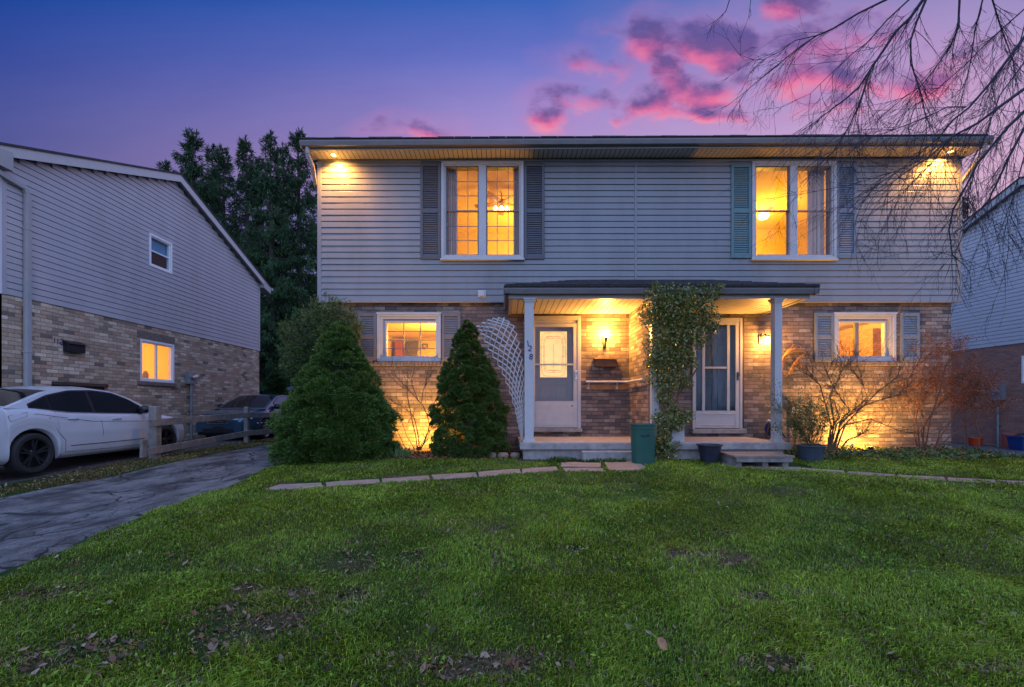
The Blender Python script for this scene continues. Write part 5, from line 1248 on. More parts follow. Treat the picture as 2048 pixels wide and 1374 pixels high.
def car(name, label, base, flip, spec):
    L, Wh = spec['L'], spec['W'] / 2
    zt = smoothp(spec['deck']); wp_ = smoothp(spec['plan']); roof_ = smoothp(spec['roof']); wheels = spec['wheels']; Rw = spec['R']; pm = spec['paint']
    root = thing(name, base, label, 'car')
    def W2(s, u_, z):      # s length from the rear, u lateral (+ = driver side facing viewer), z height
        return Vector((base[0] + (u_ if not flip else -u_), base[1] + ((s - L / 2) if not flip else -(s - L / 2)), base[2] + z))
    arch = Rw + .045
    def zbot(s):
        zb = .20 + .10 * max(0, 1 - s / .35) + .06 * max(0, 1 - (L - s) / .35)
        for wc in wheels:
            d_ = abs(s - wc)
            if d_ < arch: zb = max(zb, Rw + math.sqrt(arch ** 2 - d_ ** 2))
        return zb
    fr_ = [(0, .90), (.06, .975), (.16, .99), (.34, 1.0), (.55, 1.0), (.60, .994), (.78, .97), (.9, .94), (.97, .905), (1.0, .87)]
    def side(s, f_):
        w_ = Wh * interp(wp_, s); zT = interp(zt, s); z0 = .20; z = z0 + (zT - z0) * f_; zb = zbot(s)
        k_ = 1.0
        for i in range(len(fr_) - 1):
            if fr_[i][0] <= f_ <= fr_[i + 1][0]: k_ = fr_[i][1] + (fr_[i + 1][1] - fr_[i][1]) * (f_ - fr_[i][0]) / (fr_[i + 1][0] - fr_[i][0]); break
        if zb > .21: z = zb + (zT - zb) * f_
        fl = 0
        for wc in wheels: fl = max(fl, math.exp(-((math.hypot(s - wc, z - Rw) - arch) / .05) ** 2))
        return w_ * k_ + .016 * fl, z
    def bodyP(s, t_):
        # t in [-1,1] : across the section
        sg = 1 if t_ >= 0 else -1; a_ = abs(t_)
        if a_ > .35:
            f_ = (1 - a_) / .65; u_, z = side(s, f_); return W2(s, sg * u_, z)
        u1, z1 = side(s, 1.0); k_ = a_ / .35; cr = spec.get('crown', .05)
        return W2(s, sg * u1 * k_, z1 + cr * (1 - k_ ** 2.4))
    ss = sorted(set(list(np.linspace(0, L, 130)) + [wc + sg * arch * .999 for wc in wheels for sg in (-1, 1)]))
    tt = np.concatenate([np.linspace(-1, -.35, 26), np.linspace(-.31, .31, 13), np.linspace(.35, 1, 26)])
    b = MB(); vs = [bodyP(s, t_) for s in ss for t_ in tt]; n = len(tt)
    fs = [(i * n + j, i * n + j + 1, (i + 1) * n + j + 1, (i + 1) * n + j) for i in range(len(ss) - 1) for j in range(n - 1)]
    fs += [tuple(range(n)), tuple((len(ss) - 1) * n + j for j in range(n))[::-1]]
    b.add(vs, fs)
    body = obj('body', b, pm, root, smooth=35)
    # dark underbody and wheel wells
    b = MB(); c0 = W2(L / 2, 0, .30)
    b.box(c0.x - Wh + .22, c0.x + Wh - .22, c0.y - L / 2 + .12, c0.y + L / 2 - .12, base[2] + .17, base[2] + .62)
    obj('underbody', b, M['dark'], root)
    # greenhouse
    s0, s1 = roof_[0][0], roof_[-1][0]
    gw = Wh * .90
    def belt(s): return interp(zt, s) - .012
    def gh(s, h):      # half width at height
        return gw - .42 * max(0, h - belt(s)) - .0
    def GP(s, t_, off=0.0):
        sg = 1 if t_ >= 0 else -1; a_ = abs(t_); zr = max(interp(roof_, s), belt(s) + .001); zc_ = belt(s) + (zr - belt(s)) * .90
        uc = gh(s, zc_)
        if a_ > .5:
            f_ = (1 - a_) / .5; z = belt(s) + (zc_ - belt(s)) * f_; return W2(s, sg * (gh(s, z) + off), z)
        k_ = a_ / .5; return W2(s, sg * (uc + off) * k_, zc_ + (zr - zc_) * (1 - k_ ** 2.6) + off * (1.0 if k_ < .98 else 0))
    sg_ = np.linspace(s0, s1, 80); tg = np.concatenate([np.linspace(-1, -.5, 10), np.linspace(-.46, .46, 15), np.linspace(.5, 1, 10)])
    b = MB(); n = len(tg); b.add([GP(s, t_) for s in sg_ for t_ in tg], [(i * n + j, i * n + j + 1, (i + 1) * n + j + 1, (i + 1) * n + j) for i in range(len(sg_) - 1) for j in range(n - 1)])
    obj('cabin', b, pm, root, smooth=50)
    # side glass
    for sgn in (1, -1):
        b0 = MB()
        sa, sb = spec['glass'][0][0] - .03, spec['glass'][-1][1] + .03
        def patch(b_, sa, sb, off, mg, top):
            cols = np.linspace(sa, sb, 24); vs = []; fs = []
            for s in cols:
                zb_ = belt(s) + mg; ztp = max(zb_ + .001, interp(roof_, s) - top - .012)
                for k_ in range(5):
                    z = zb_ + (ztp - zb_) * k_ / 4; vs.append(W2(s, sgn * (gh(s, z) + off), z))
            for i in range(len(cols) - 1):
                for k_ in range(4): fs.append((i * 5 + k_, i * 5 + k_ + 1, (i + 1) * 5 + k_ + 1, (i + 1) * 5 + k_))
            b_.add(vs, fs)
        patch(b0, sa, sb, .004, .008, .062); obj('window_surround', b0, M['black'], root, smooth=60)
        for (ga, gb) in spec['glass']:
            b_ = MB(); patch(b_, ga, gb, .009, .03, .085); obj('side_window', b_, M[spec.get('glassm', 'tint')], root, smooth=60)
    # windscreen / rear window
    for (nm_, sa, sb) in (('windscreen', *spec['front']), ('rear_window', *spec['rear'])):
        b = MB(); cols = np.linspace(sa, sb, 12); rows = np.linspace(-.44, .44, 15)
        b.add([GP(s, t_, .006) for s in cols for t_ in rows], [(i * 15 + j, i * 15 + j + 1, (i + 1) * 15 + j + 1, (i + 1) * 15 + j) for i in range(11) for j in range(14)])
        obj(nm_, b, M['tint'], root, smooth=60)
    # seams : thin dark bands that follow the body side
    def line(pts, wd=.006, mt=None, off=.002, nm_='door_seam'):
        for sgn in (1, -1):
            b_ = MB(); P_ = []
            for (s, z) in pts:
                zT = interp(zt, s); f_ = min(1, max(0, (z - .2) / (zT - .2)))
                u_, z2 = side(s, f_); P_.append(W2(s, sgn * (u_ + off), z2))
            b_.tube(P_, wd * .55, 4, False); obj(nm_, b_, mt or M['black'], root)
    for sm_ in spec['seams']: line(sm_)
    for (pts, wd) in spec.get('creases', []): line(pts, wd, M['black'], .002, 'crease_shade')  # black lines stand in for shade along the body creases
    for (pts, wd) in spec.get('trims', []): line(pts, wd, M['chrome'], .006, 'side_moulding')
    for (s, z) in spec['handles']:
        for sgn in (1, -1):
            zT = interp(zt, s); u_, z2 = side(s, (z - .2) / (zT - .2)); b_ = MB()
            b_.tube([W2(s - .10, sgn * (u_ + .002), z), W2(s - .05, sgn * (u_ + .03), z + .004), W2(s + .05, sgn * (u_ + .03), z + .004), W2(s + .10, sgn * (u_ + .002), z)], .013, 8); obj('door_handle', b_, pm, root, smooth=60)
    ms = spec['mirror']
    for sgn in (1, -1):
        b_ = MB(); c_ = W2(ms, sgn * (gw + .09), belt(ms) + .09)
        b_.lathe([(.001, -.11), (.055, -.10), (.08, -.03), (.08, .03), (.05, .09), (.001, .10)], c_, 14, 'X'); b_.bar(W2(ms, sgn * (gw - .04), belt(ms) + .02), c_, .05, .04)
        obj('wing_mirror', b_, M['black'] if not flip else M['black'], root, smooth=60)
    for wc in wheels:
        for sgn in (1, -1):
            c_ = W2(wc, sgn * (Wh - .115), Rw); e = 1 if (c_.x > base[0]) else -1
            b_ = MB(); hw = .105
            b_.lathe([(Rw * .70, hw * e * .75), (Rw * .74, hw * e * .98), (Rw * .90, hw * e), (Rw * .975, hw * e * .82), (Rw, hw * e * .6), (Rw, -hw * e * .6), (Rw * .95, -hw * e), (Rw * .7, -hw * e)], c_, 40, 'X')
            wh = obj('wheel', b_, M['tyre'], root, smooth=40)
            b_ = MB(); rr = Rw * .70
            b_.lathe([(rr, hw * e * .82), (rr * 1.03, hw * e * .92), (rr * .97, hw * e * .86), (rr * .93, hw * e * .2), (rr * .9, -hw * e * .3), (.001, -hw * e * .3)], c_, 40, 'X')
            for k_ in range(5):
                for dq in (-.16, .16):
                    q_ = 2 * math.pi * k_ / 5 + .3; r0_, r1_ = .05, rr * .96
                    a0_ = c_ + Vector((hw * e * .62, r0_ * math.cos(q_ + dq * .5), r0_ * math.sin(q_ + dq * .5))); a1_ = c_ + Vector((hw * e * .80, r1_ * math.cos(q_ + dq), r1_ * math.sin(q_ + dq)))
                    b_.bar(a0_, a1_, .030, .03, up=(1, 0, 0))
            b_.lathe([(.001, hw * e * .80), (.045, hw * e * .78), (.065, hw * e * .6), (.065, 0)], c_, 20, 'X')
            obj('rim', b_, spec['rimm'], wh, smooth=35)
    return root, W2, side, zt, body
M['paint_w'] = paint('white_car_paint', (.50, .53, .57), 1.0, 0.0, .32)
M['paint_b'] = paint('dark_blue_car_paint', (.016, .065, .105), 1.0, .2, .25)
cgz = float(gz(-8.2, 8.5)) + .005
spec = dict(L=4.62, W=1.78, R=.325, wheels=(.98, 3.74), paint=M['paint_w'],
    deck=[(0, .86), (.12, .98), (.5, 1.05), (1.0, 1.045), (1.6, .975), (2.4, .945), (3.2, .925), (3.5, .92), (4.0, .85), (4.35, .76), (4.55, .66), (4.62, .56)],
    plan=[(0, .80), (.15, .90), (.5, .975), (1.0, 1.0), (3.6, 1.0), (4.1, .965), (4.4, .89), (4.55, .80), (4.62, .70)],
    roof=[(.62, 1.04), (.9, 1.16), (1.3, 1.33), (1.75, 1.425), (2.2, 1.445), (2.6, 1.41), (2.95, 1.29), (3.25, 1.12), (3.55, .93)],
    glass=[(.98, 1.30), (1.33, 2.06), (2.13, 3.16)], front=(2.70, 3.46), rear=(.70, 1.42), rimm=M['rimd'],
    seams=[[(1.36, .98), (1.35, .84), (1.20, .74), (1.36, .62), (1.46, .5), (1.47, .3)][::1], [(2.10, .95), (2.17, .8), (2.17, .6), (2.14, .27)], [(3.28, .92), (3.30, .7), (3.22, .5), (3.16, .27)], [(1.46, .30), (2.3, .29), (3.16, .30)], [(.62, .88), (.64, .74), (.86, .74), (.88, .88), (.62, .88)]],
    creases=[([(.2, .80), (1.0, .815), (2.0, .80), (3.2, .765), (3.4, .755)], .006), ([(1.55, .40), (2.2, .40), (3.1, .41)], .012)], handles=[(1.62, .855), (2.50, .835)], mirror=3.12)
cb = Vector((-7.40 - .89, 7.1 - .98 + 2.31, cgz))
car_w, W2w, sidew, ztw, _ = car('white_sedan', 'white sedan with black wheels cut off by the left picture edge', cb, False, spec)
for sgn in (1, -1):
    b = MB(); b.box(*sorted((W2w(0, sgn * .50, 0).x, W2w(0, sgn * .80, 0).x)), cb.y - 2.34, cb.y - 2.2, cgz + .72, cgz + .90); bev(obj('tail_light', b, M['redl'], car_w), .02, 2)
    b = MB(); b.add([W2w(4.28, sgn * .80, .62), W2w(4.56, sgn * .62, .60), W2w(4.45, sgn * .66, .74), W2w(4.15, sgn * .80, .78)], [(0, 1, 2, 3)]); obj('headlight', b, M['lampg'], car_w)
# dark blue sedan facing the street
spec = dict(L=4.75, W=1.76, R=.31, wheels=(1.05, 3.80), paint=M['paint_b'], crown=.045,
    deck=[(0, .80), (.12, .92), (.5, .98), (1.1, .97), (2.0, .93), (3.2, .91), (3.45, .90), (4.1, .84), (4.5, .76), (4.68, .66), (4.75, .54)],
    plan=[(0, .78), (.15, .89), (.5, .97), (1.0, 1.0), (3.7, 1.0), (4.2, .97), (4.5, .90), (4.66, .82), (4.75, .70)],
    roof=[(.62, .97), (1.0, 1.13), (1.4, 1.31), (1.8, 1.40), (2.3, 1.42), (2.7, 1.38), (3.1, 1.20), (3.7, .90)],
    glass=[(1.2, 2.02), (2.10, 3.10)], front=(2.80, 3.58), rear=(.75, 1.45), rimm=M['chrome'], glassm='sky_tint',
    seams=[[(1.25, .95), (1.2, .7), (1.42, .5), (1.44, .27)], [(2.06, .93), (2.12, .7), (2.10, .27)], [(3.25, .9), (3.28, .6), (3.15, .27)]],
    trims=[([(.3, .52), (2.0, .52), (4.3, .50)], .022)], handles=[(1.65, .80), (2.60, .79)], mirror=3.18)
dbz = float(gz(-8.1, 15)) + .005
db = Vector((-8.12, 12.75 + 2.375, dbz))
car_b, W2b, sideb, ztb, _ = car('dark_blue_sedan', 'dark blue sedan facing the street beside the brick side wall', db, True, spec)
fy_ = db.y - 2.375
for sgn in (1, -1):
    b = MB()
    b.grid(lambda a_, c_, sgn=sgn: (db.x + sgn * (.40 + .40 * a_), fy_ + .03 + .02 * a_ + .26 * a_ ** 2.2 - .012 + .06 * c_, dbz + .615 + .115 * c_ + .02 * a_), 8, 3); obj('headlight', b, M['lampg'], car_b, smooth=60)
b = MB(); yg = fy_ - .006
for (a0, a1, z0_, z1_) in ((-.34, .34, .595, .61), (-.30, .30, .50, .515), (-.30, .30, .55, .562)): b.box(db.x + a0, db.x + a1, yg - .012, yg + .05, dbz + z0_, dbz + z1_)
b.bar((db.x - .34, yg, dbz + .60), (db.x - .29, yg, dbz + .505), .015, .02); b.bar((db.x + .34, yg, dbz + .60), (db.x + .29, yg, dbz + .505), .015, .02)
obj('grille_trim', b, M['chrome'], car_b)
b = MB(); b.box(db.x - .30, db.x + .30, yg, yg + .05, dbz + .51, dbz + .60); obj('grille', b, M['black'], car_b)
b = MB(); b.box(db.x - .45, db.x + .45, yg - .004, yg + .06, dbz + .24, dbz + .36); obj('air_intake', b, M['black'], car_b)
b = MB(); b.box(db.x - .16, db.x + .16, yg - .012, yg - .004, dbz + .27, dbz + .42); obj('plate_holder', b, M['black'], car_b)

# ------------------------------------------------------------------ foliage generators (numpy)
def cards(cent, dirs, length, width, rngl=rng, two=False):
    """triangular/diamond leaf cards: cent (n,3), dirs (n,3) unit, length/width arrays"""
    n = len(cent); r_ = rngl.normal(size=(n, 3)); s_ = np.cross(dirs, r_); s_ /= np.linalg.norm(s_, axis=1, keepdims=True) + 1e-9
    L_ = dirs * length[:, None]; W_ = s_ * width[:, None] / 2
    V = np.stack([cent, cent + L_ * .45 + W_, cent + L_, cent + L_ * .45 - W_], 1).reshape(-1, 3)
    f = np.arange(n * 4)
    return V, f, np.full(n, 4)
def unit(v): return v / (np.linalg.norm(v, axis=-1, keepdims=True) + 1e-9)

def clump_conifer(name, label, c, prof, H_, nclump, per, mt, core, csize=(.10, .17), nl=.05, cat='shrub', lean=(0, 0), holes=0.0, squash=1.0, trunk=True):
    root = thing(name, c, label, cat)
    z_ = []; 
    zz = np.linspace(0, 1, 200); rr = np.interp(zz, [p_[0] for p_ in prof], [p_[1] for p_ in prof]); wgt = rr + .03; cdf = np.cumsum(wgt) / wgt.sum()
    h = np.interp(rng.random(nclump), cdf, zz); ang = rng.random(nclump) * 2 * np.pi
    r_ = np.interp(h, zz, rr) * (1 + rng.normal(size=nclump) * .055)
    r_ = r_ * (.95 + .07 * np.sin(h * 23 + ang * 2)) * np.where(rng.random(nclump) < .34, rng.uniform(.45, .8, nclump), 1)
    cc = np.stack([np.cos(ang) * r_ + lean[0] * h, np.sin(ang) * r_ * squash + lean[1] * h, h * H_], 1)
    if holes: keep = rng.random(nclump) > holes * (h < .45); cc = cc[keep]; ang = ang[keep]; h = h[keep]; r_ = r_[keep]
    out = np.stack([np.cos(ang), np.sin(ang), np.full(len(ang), .45)], 1); out = unit(out)
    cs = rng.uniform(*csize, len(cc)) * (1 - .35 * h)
    k_ = np.repeat(np.arange(len(cc)), per)
    d = unit(rng.normal(size=(len(k_), 3)) + out[k_] * .7)
    rad = cs[k_] * rng.uniform(.55, 1.0, len(k_)) 
    pos = cc[k_] + d * rad[:, None] * np.array([1, 1, .62])
    dirs = unit(d + out[k_] * .6 + rng.normal(size=d.shape) * .35)
    ln = nl * rng.uniform(.6, 1.4, len(k_)); V, f, lt = cards(pos, dirs, ln, ln * .30)
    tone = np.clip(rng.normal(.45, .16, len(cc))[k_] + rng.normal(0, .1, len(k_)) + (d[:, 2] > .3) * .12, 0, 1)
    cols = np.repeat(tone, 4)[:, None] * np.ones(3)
    V = V + np.array(c)
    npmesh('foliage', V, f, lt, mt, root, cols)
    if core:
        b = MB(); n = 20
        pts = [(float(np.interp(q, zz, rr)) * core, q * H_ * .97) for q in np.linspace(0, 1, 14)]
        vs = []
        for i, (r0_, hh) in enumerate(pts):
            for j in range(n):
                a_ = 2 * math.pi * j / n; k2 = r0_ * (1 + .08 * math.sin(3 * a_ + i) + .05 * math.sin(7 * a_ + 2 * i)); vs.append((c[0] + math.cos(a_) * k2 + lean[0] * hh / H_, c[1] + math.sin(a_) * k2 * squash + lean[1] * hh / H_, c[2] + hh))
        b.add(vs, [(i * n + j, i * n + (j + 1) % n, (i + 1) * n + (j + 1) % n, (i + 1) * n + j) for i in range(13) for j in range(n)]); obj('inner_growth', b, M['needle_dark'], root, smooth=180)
    if trunk:
        b = MB(); b.tube([(c[0], c[1], c[2] - .05), (c[0] + lean[0] * .5, c[1] + lean[1] * .5, c[2] + H_ * .5), (c[0] + lean[0] * .9, c[1] + lean[1] * .9, c[2] + H_ * .92)], [.05, .03, .008], 8); obj('stem', b, M['trunk'], root)
    return root
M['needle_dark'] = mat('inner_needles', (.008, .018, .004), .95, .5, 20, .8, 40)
M['spruce_n'] = leafmat('spruce_needles', (.020, .056, .010), (.11, .21, .035), .55, .3)
M['spruce_d'] = leafmat('dark_spruce_needles', (.020, .052, .010), (.10, .18, .033), .55, .3)
M['yew'] = leafmat('yew_needles', (.014, .042, .009), (.10, .165, .032), .5, .35)
M['bgspruce'] = leafmat('background_spruce_needles', (.012, .036, .014), (.042, .095, .032), .7, .2)
M['arbor'] = leafmat('arborvitae_foliage', (.015, .045, .012), (.05, .11, .03), .6, .25)
M['vine'] = leafmat('glossy_leaves', (.05, .08, .015), (.22, .25, .05), .32, .6)
M['potleaf'] = leafmat('small_green_leaves', (.03, .06, .012), (.12, .17, .04), .4, .4)
M['redleaf'] = leafmat('russet_leaves', (.09, .025, .015), (.26, .09, .03), .5, .3)

cA = Vector((-3.04, 8.05, float(gz(-3.1, 8.0)) - .03))
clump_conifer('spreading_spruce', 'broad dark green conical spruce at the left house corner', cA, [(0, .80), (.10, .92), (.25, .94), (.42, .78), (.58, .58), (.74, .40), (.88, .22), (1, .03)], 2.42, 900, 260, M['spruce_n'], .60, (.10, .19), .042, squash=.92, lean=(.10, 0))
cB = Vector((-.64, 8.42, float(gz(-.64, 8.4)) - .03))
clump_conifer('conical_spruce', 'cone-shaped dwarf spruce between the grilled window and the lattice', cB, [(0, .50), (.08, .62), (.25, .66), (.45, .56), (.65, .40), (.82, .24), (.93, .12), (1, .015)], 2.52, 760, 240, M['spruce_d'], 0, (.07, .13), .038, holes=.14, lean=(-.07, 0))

cY = Vector((-3.35, 8.72, .0)); ry = random.Random(41)
root = thing('yew_shrub', cY, 'loose yew with fuzzy top rising behind the broad spruce', 'shrub'); b = MB(); P_ = []; D_ = []; T_ = []
outl = [(566, 694), (574, 668), (566, 652), (578, 646), (588, 634), (592, 652), (600, 628), (612, 618), (622, 606), (633, 604), (641, 618), (650, 592), (659, 596), (668, 604), (676, 612), (684, 602), (693, 616), (702, 612), (709, 630), (716, 650), (712, 672), (704, 640), (652, 612), (625, 640), (600, 660), (585, 676), (570, 706), (576, 722), (600, 700), (660, 640), (680, 650), (694, 668), (640, 650), (618, 668), (700, 690), (604, 724), (630, 700), (670, 680)]
for rep in range(4):
    for (px, py) in outl:
        dpt = 8.72 + ry.uniform(-.42, .35); tp_ = at(px + ry.uniform(-9, 9) * (rep > 0) - 4 * (px < 600), py + (-4 if rep == 0 else ry.uniform(-4, 30)), dpt); c0 = cY + Vector((ry.uniform(-.1, .1), ry.uniform(-.08, .08), .5 + ry.uniform(0, .5)))
        mid = c0.lerp(tp_, .55) + Vector((0, 0, -.10 + .10 * rep)); pts = [c0.lerp(mid, k_ / 3) for k_ in range(3)] + [mid.lerp(tp_, k_ / 4) for k_ in range(5)]
        b.tube(pts, [.012 - .0013 * i for i in range(8)], 5, False); tone = ry.uniform(.15, .85)
        for j in range(26):
            u_ = 1 - ry.random() ** 1.15 * .75; i = min(int(u_ * 7), 6); p_ = pts[i].lerp(pts[i + 1], u_ * 7 - i); dd = (pts[i + 1] - pts[i]).normalized()
            sd_ = (dd * .7 + Vector((ry.gauss(0, .75), ry.gauss(0, .6), ry.gauss(.25, .45)))).normalized(); L_ = ry.uniform(.07, .20) * (1.25 - .5 * u_)
            for m_ in range(20):
                v_ = ry.random(); r3 = Vector((ry.gauss(0, 1), ry.gauss(0, 1), ry.gauss(0, 1))).normalized(); P_.append(tuple(p_ + sd_ * L_ * v_ + r3 * .008)); D_.append(tuple((sd_ * .8 + r3 * .8).normalized())); T_.append(tone + ry.gauss(0, .1) + .35 * (v_ - .5) + .25 * (u_ - .6))
for k_ in range(52):
    py = 628 + 105 * ry.random() ** .7; hw_ = (py - 606) * .50; cc_ = at(654 + ry.uniform(-1, .9) * hw_, py, 8.66 + ry.uniform(-.3, .3)); tone = ry.uniform(-.1, .30)
    for j in range(520):
        d_ = Vector((ry.gauss(0, 1), ry.gauss(0, 1), ry.gauss(0, 1))).normalized(); P_.append(tuple(cc_ + d_ * ry.uniform(.05, .16))); D_.append(tuple((d_ + Vector((ry.gauss(0, .5), ry.gauss(0, .5), .5))).normalized())); T_.append(tone + ry.gauss(0, .12))
P_ = np.array(P_); D_ = np.array(D_); ln = rng.uniform(.020, .044, len(P_)); V, f, lt = cards(P_, D_, ln, ln * .36)
npmesh('foliage', V, f, lt, M['yew'], root, np.repeat(np.clip(T_, 0, 1), 4)[:, None] * np.ones(3)); obj('stems', b, M['trunk'], root)

# background spruces
def big_spruce(label, x_, y_, H_, rad, dens, seed, mt, name='spruce_tree'):
    r = random.Random(seed); rn = np.random.default_rng(seed); root = thing(name, (x_, y_, -.2), label, 'tree', 'tall spruces behind the houses')
    b = MB(); b.tube([(x_, y_, -.3), (x_ + .1, y_, H_ * .5), (x_, y_, H_ * .97)], [H_ * .017, H_ * .010, .02], 8); obj('trunk', b, M['trunk'], root)
    bb = MB(); P_ = []; D_ = []; T_ = []
    nb = int(H_ * 17 * dens)
    for k_ in range(nb):
        h = r.uniform(.06, .985) ** .92 * H_; q = r.random() * 2 * math.pi; L_ = rad * 1.18 * (1 - h / H_) ** .86 * r.uniform(.5, 1.2) + .14
        d_ = Vector((math.cos(q), math.sin(q), 0)); droop = -.30 if h < H_ * .75 else .15
        pts = [Vector((x_, y_, h)) + d_ * L_ * f_ + Vector((0, 0, L_ * (droop * f_ + .30 * f_ ** 3))) for f_ in (0, .35, .7, 1)]
        bb.tube(pts, [.035, .02, .012, .004], 4, False); tone = r.uniform(.1, .9)
        n_ = int(72 * L_ * (0.6 + .4 * dens)) + 14
        for j in range(n_):
            f_ = r.random() ** .6; i = min(int(f_ * 3), 2); p_ = pts[i].lerp(pts[i + 1], f_ * 3 - i)
            sd_ = Vector((-d_.y, d_.x, 0)) * r.gauss(0, .16 * L_ * (1.15 - f_)); hang = r.random() ** 2 * .55
            P_.append(tuple(p_ + sd_ + Vector((0, 0, -hang * .6)))); D_.append(tuple((d_ * .5 + Vector((r.gauss(0, .35), r.gauss(0, .35), -.75 + r.gauss(0, .45) + (1.1 if h > H_ * .9 else 0)))).normalized())); T_.append(tone + r.gauss(0, .15))
    P_ = np.array(P_); D_ = np.array(D_); ln = rn.uniform(.12, .32, len(P_)); V, f, lt = cards(P_, D_, ln, ln * .17, rn)
    npmesh('crown', V, f, lt, mt, root, np.repeat(np.clip(T_, 0, 1), 4)[:, None] * np.ones(3)); obj('branches', bb, M['trunk'], root)
trees = [(385, 256, 24.0, 3.0, 1.25, 'tall spruce with rounded top rising above the lavender gable'), (330, 318, 28.0, 2.0, .9, 'low leaning spruce tip showing just over the lavender gable'), (492, 268, 25.0, 2.1, 1.0, 'slim spruce between the two tallest spruces'),
         (540, 262, 23.5, 2.2, 1.1, 'spruce right of the slim spruce'), (596, 256, 24.5, 2.5, 1.1, 'spruce beside the left end of the duplex roof'), (446, 290, 27.0, 2.6, 1.0, 'shorter spruce in the dip between taller spruces'), (640, 290, 29.0, 2.4, .8, 'spruce partly behind the duplex wall'),
         (424, 284, 29.0, 2.2, .9, 'spruce close behind the right side of the rounded spruce'), (566, 276, 28.0, 2.4, .9, 'spruce filling in behind the one beside the duplex roof'), (512, 300, 30.0, 2.6, .9, 'rearmost short spruce in the middle of the row')]
for k_, (px, py, D, rad, dens, lab) in enumerate(trees):
    q = at(px, py, D); big_spruce(lab, q.x, D, q.z, rad, dens, 31 + k_, M['bgspruce'])
q = at(1935, 386, 30.0); big_spruce('small evergreen top between the duplex and the right house', q.x, 30.0, q.z, 2.2, .8, 77, M['bgspruce'])
# far hedge and arborvitae at the end of the driveway
q = at(555, 722, 20.5); hh = q.z
clump_conifer('arborvitae', 'narrow pointed arborvitae behind the dark blue car', Vector((q.x, 20.5, -.05)), [(0, .42), (.3, .48), (.7, .28), (1, .02)], hh, 130, 130, M['arbor'], .8, (.12, .22), .11, cat='tree')
def hedge(label, x0_, x1_, y_, h, n, seed):
    rn = np.random.default_rng(seed); P_ = np.stack([rn.uniform(x0_, x1_, n), y_ + rn.normal(0, .7, n), (rn.random(n) ** 1.1) * h], 1); P_[:, 2] *= (.75 + .25 * np.sin(P_[:, 0] * 1.1) * np.cos(P_[:, 0] * .43)); D_ = unit(rn.normal(size=(n, 3)) + np.array([0, -.4, .2])); ln = rn.uniform(.15, .35, n)
    V, f, lt = cards(P_, D_, ln, ln * .5, rn); o = npmesh('hedge', V, f, lt, M['bgspruce'], None, np.repeat(rn.random(n), 4)[:, None] * np.ones(3), origin=((x0_ + x1_) / 2, y_, 0)); tag(o, label, 'hedge')
hedge('dark unclipped hedge across the far end of the driveway', -16, -2, 23.5, 3.0, 14000, 5)
hedge('dark hedge glimpsed behind the right driveway', 9, 18, 26, 2.6, 9000, 6)
# grey shed roof glimpsed behind the yew
b = MB(); b.prism([(-10.9, 21.8, 1.6), (-7.6, 21.8, 1.6), (-7.6, 21.8, 1.75), (-9.3, 21.8, 2.2), (-10.9, 21.8, 1.75)], (0, 2.4, 0)); b.box(-10.8, -7.7, 21.9, 24.0, -.1, 1.6)
tag(obj('garden_shed', b, M['shut_bluegrey']), 'low grey garden shed glimpsed behind the dark blue car', 'shed')

# ------------------------------------------------------------------ climbing shrub in the middle of the porch
c = Vector((at(1330, 0, 7.62).x, 7.62, .03))
root = thing('climbing_shrub', c, 'tall narrow leafy shrub growing up the middle porch post', 'shrub')
bl_ = [(1318, 598, 34), (1352, 605, 42), (1392, 604, 40), (1425, 588, 18), (1442, 574, 9), (1312, 576, 12), (1300, 632, 26), (1335, 645, 46), (1378, 645, 44), (1412, 640, 30), (1425, 655, 14), (1318, 690, 34), (1358, 690, 38), (1398, 680, 20),
       (1306, 725, 20), (1330, 730, 36), (1365, 722, 28), (1388, 728, 10), (1318, 760, 22), (1345, 762, 28), (1370, 765, 14), (1327, 795, 18), (1343, 815, 15), (1318, 835, 20), (1345, 838, 26), (1372, 832, 17), (1325, 862, 18), (1315, 885, 22), (1338, 895, 24), (1320, 905, 16), (1358, 850, 16)]
P_ = []; T_ = []
for (px, py, r_) in bl_:
    n_ = int(r_ * r_ * .58) + 24; rr = r_ / F * 7.6
    cc_ = at(px, py, 7.58 if py < 700 else 7.62)
    for k_ in range(n_):
        d_ = Vector(rng.normal(size=3)).normalized(); q_ = random.random() ** .45
        P_.append(tuple(cc_ + Vector((d_.x * rr * q_ * 1.08, d_.y * min(rr * .8, .20) * q_, d_.z * rr * q_)))); T_.append(random.gauss(.45, .25))
P_ = np.array(P_); n_ = len(P_); D_ = unit(rng.normal(size=(n_, 3)) + np.array([0, -.3, -.1])); ln = rng.uniform(.026, .060, n_)
V, f, lt = cards(P_, D_, ln, ln * .62); npmesh('foliage', V, f, lt, M['vine'], root, np.repeat(np.clip(T_, 0, 1), 4)[:, None] * np.ones(3))
b = MB()
for k_, pts in enumerate(([(1328, 915), (1326, 860), (1338, 800), (1330, 740), (1322, 680), (1318, 600)], [(1334, 915), (1345, 850), (1356, 790), (1368, 740), (1372, 690), (1388, 610)], [(1322, 915), (1315, 860), (1325, 800), (1345, 760), (1350, 680), (1350, 600)], [(1356, 790), (1380, 760), (1395, 735)], [(1338, 860), (1362, 838), (1384, 828)], [(1372, 660), (1400, 650), (1430, 657)], [(1380, 620), (1420, 595), (1446, 572)])):
    b.tube([at(px, py, 7.62 + .03 * math.sin(i + k_)) for i, (px, py) in enumerate(pts)], [.016 * (1 - .14 * i) for i in range(len(pts))], 6, False)
obj('stems', b, M['barkb'], root)

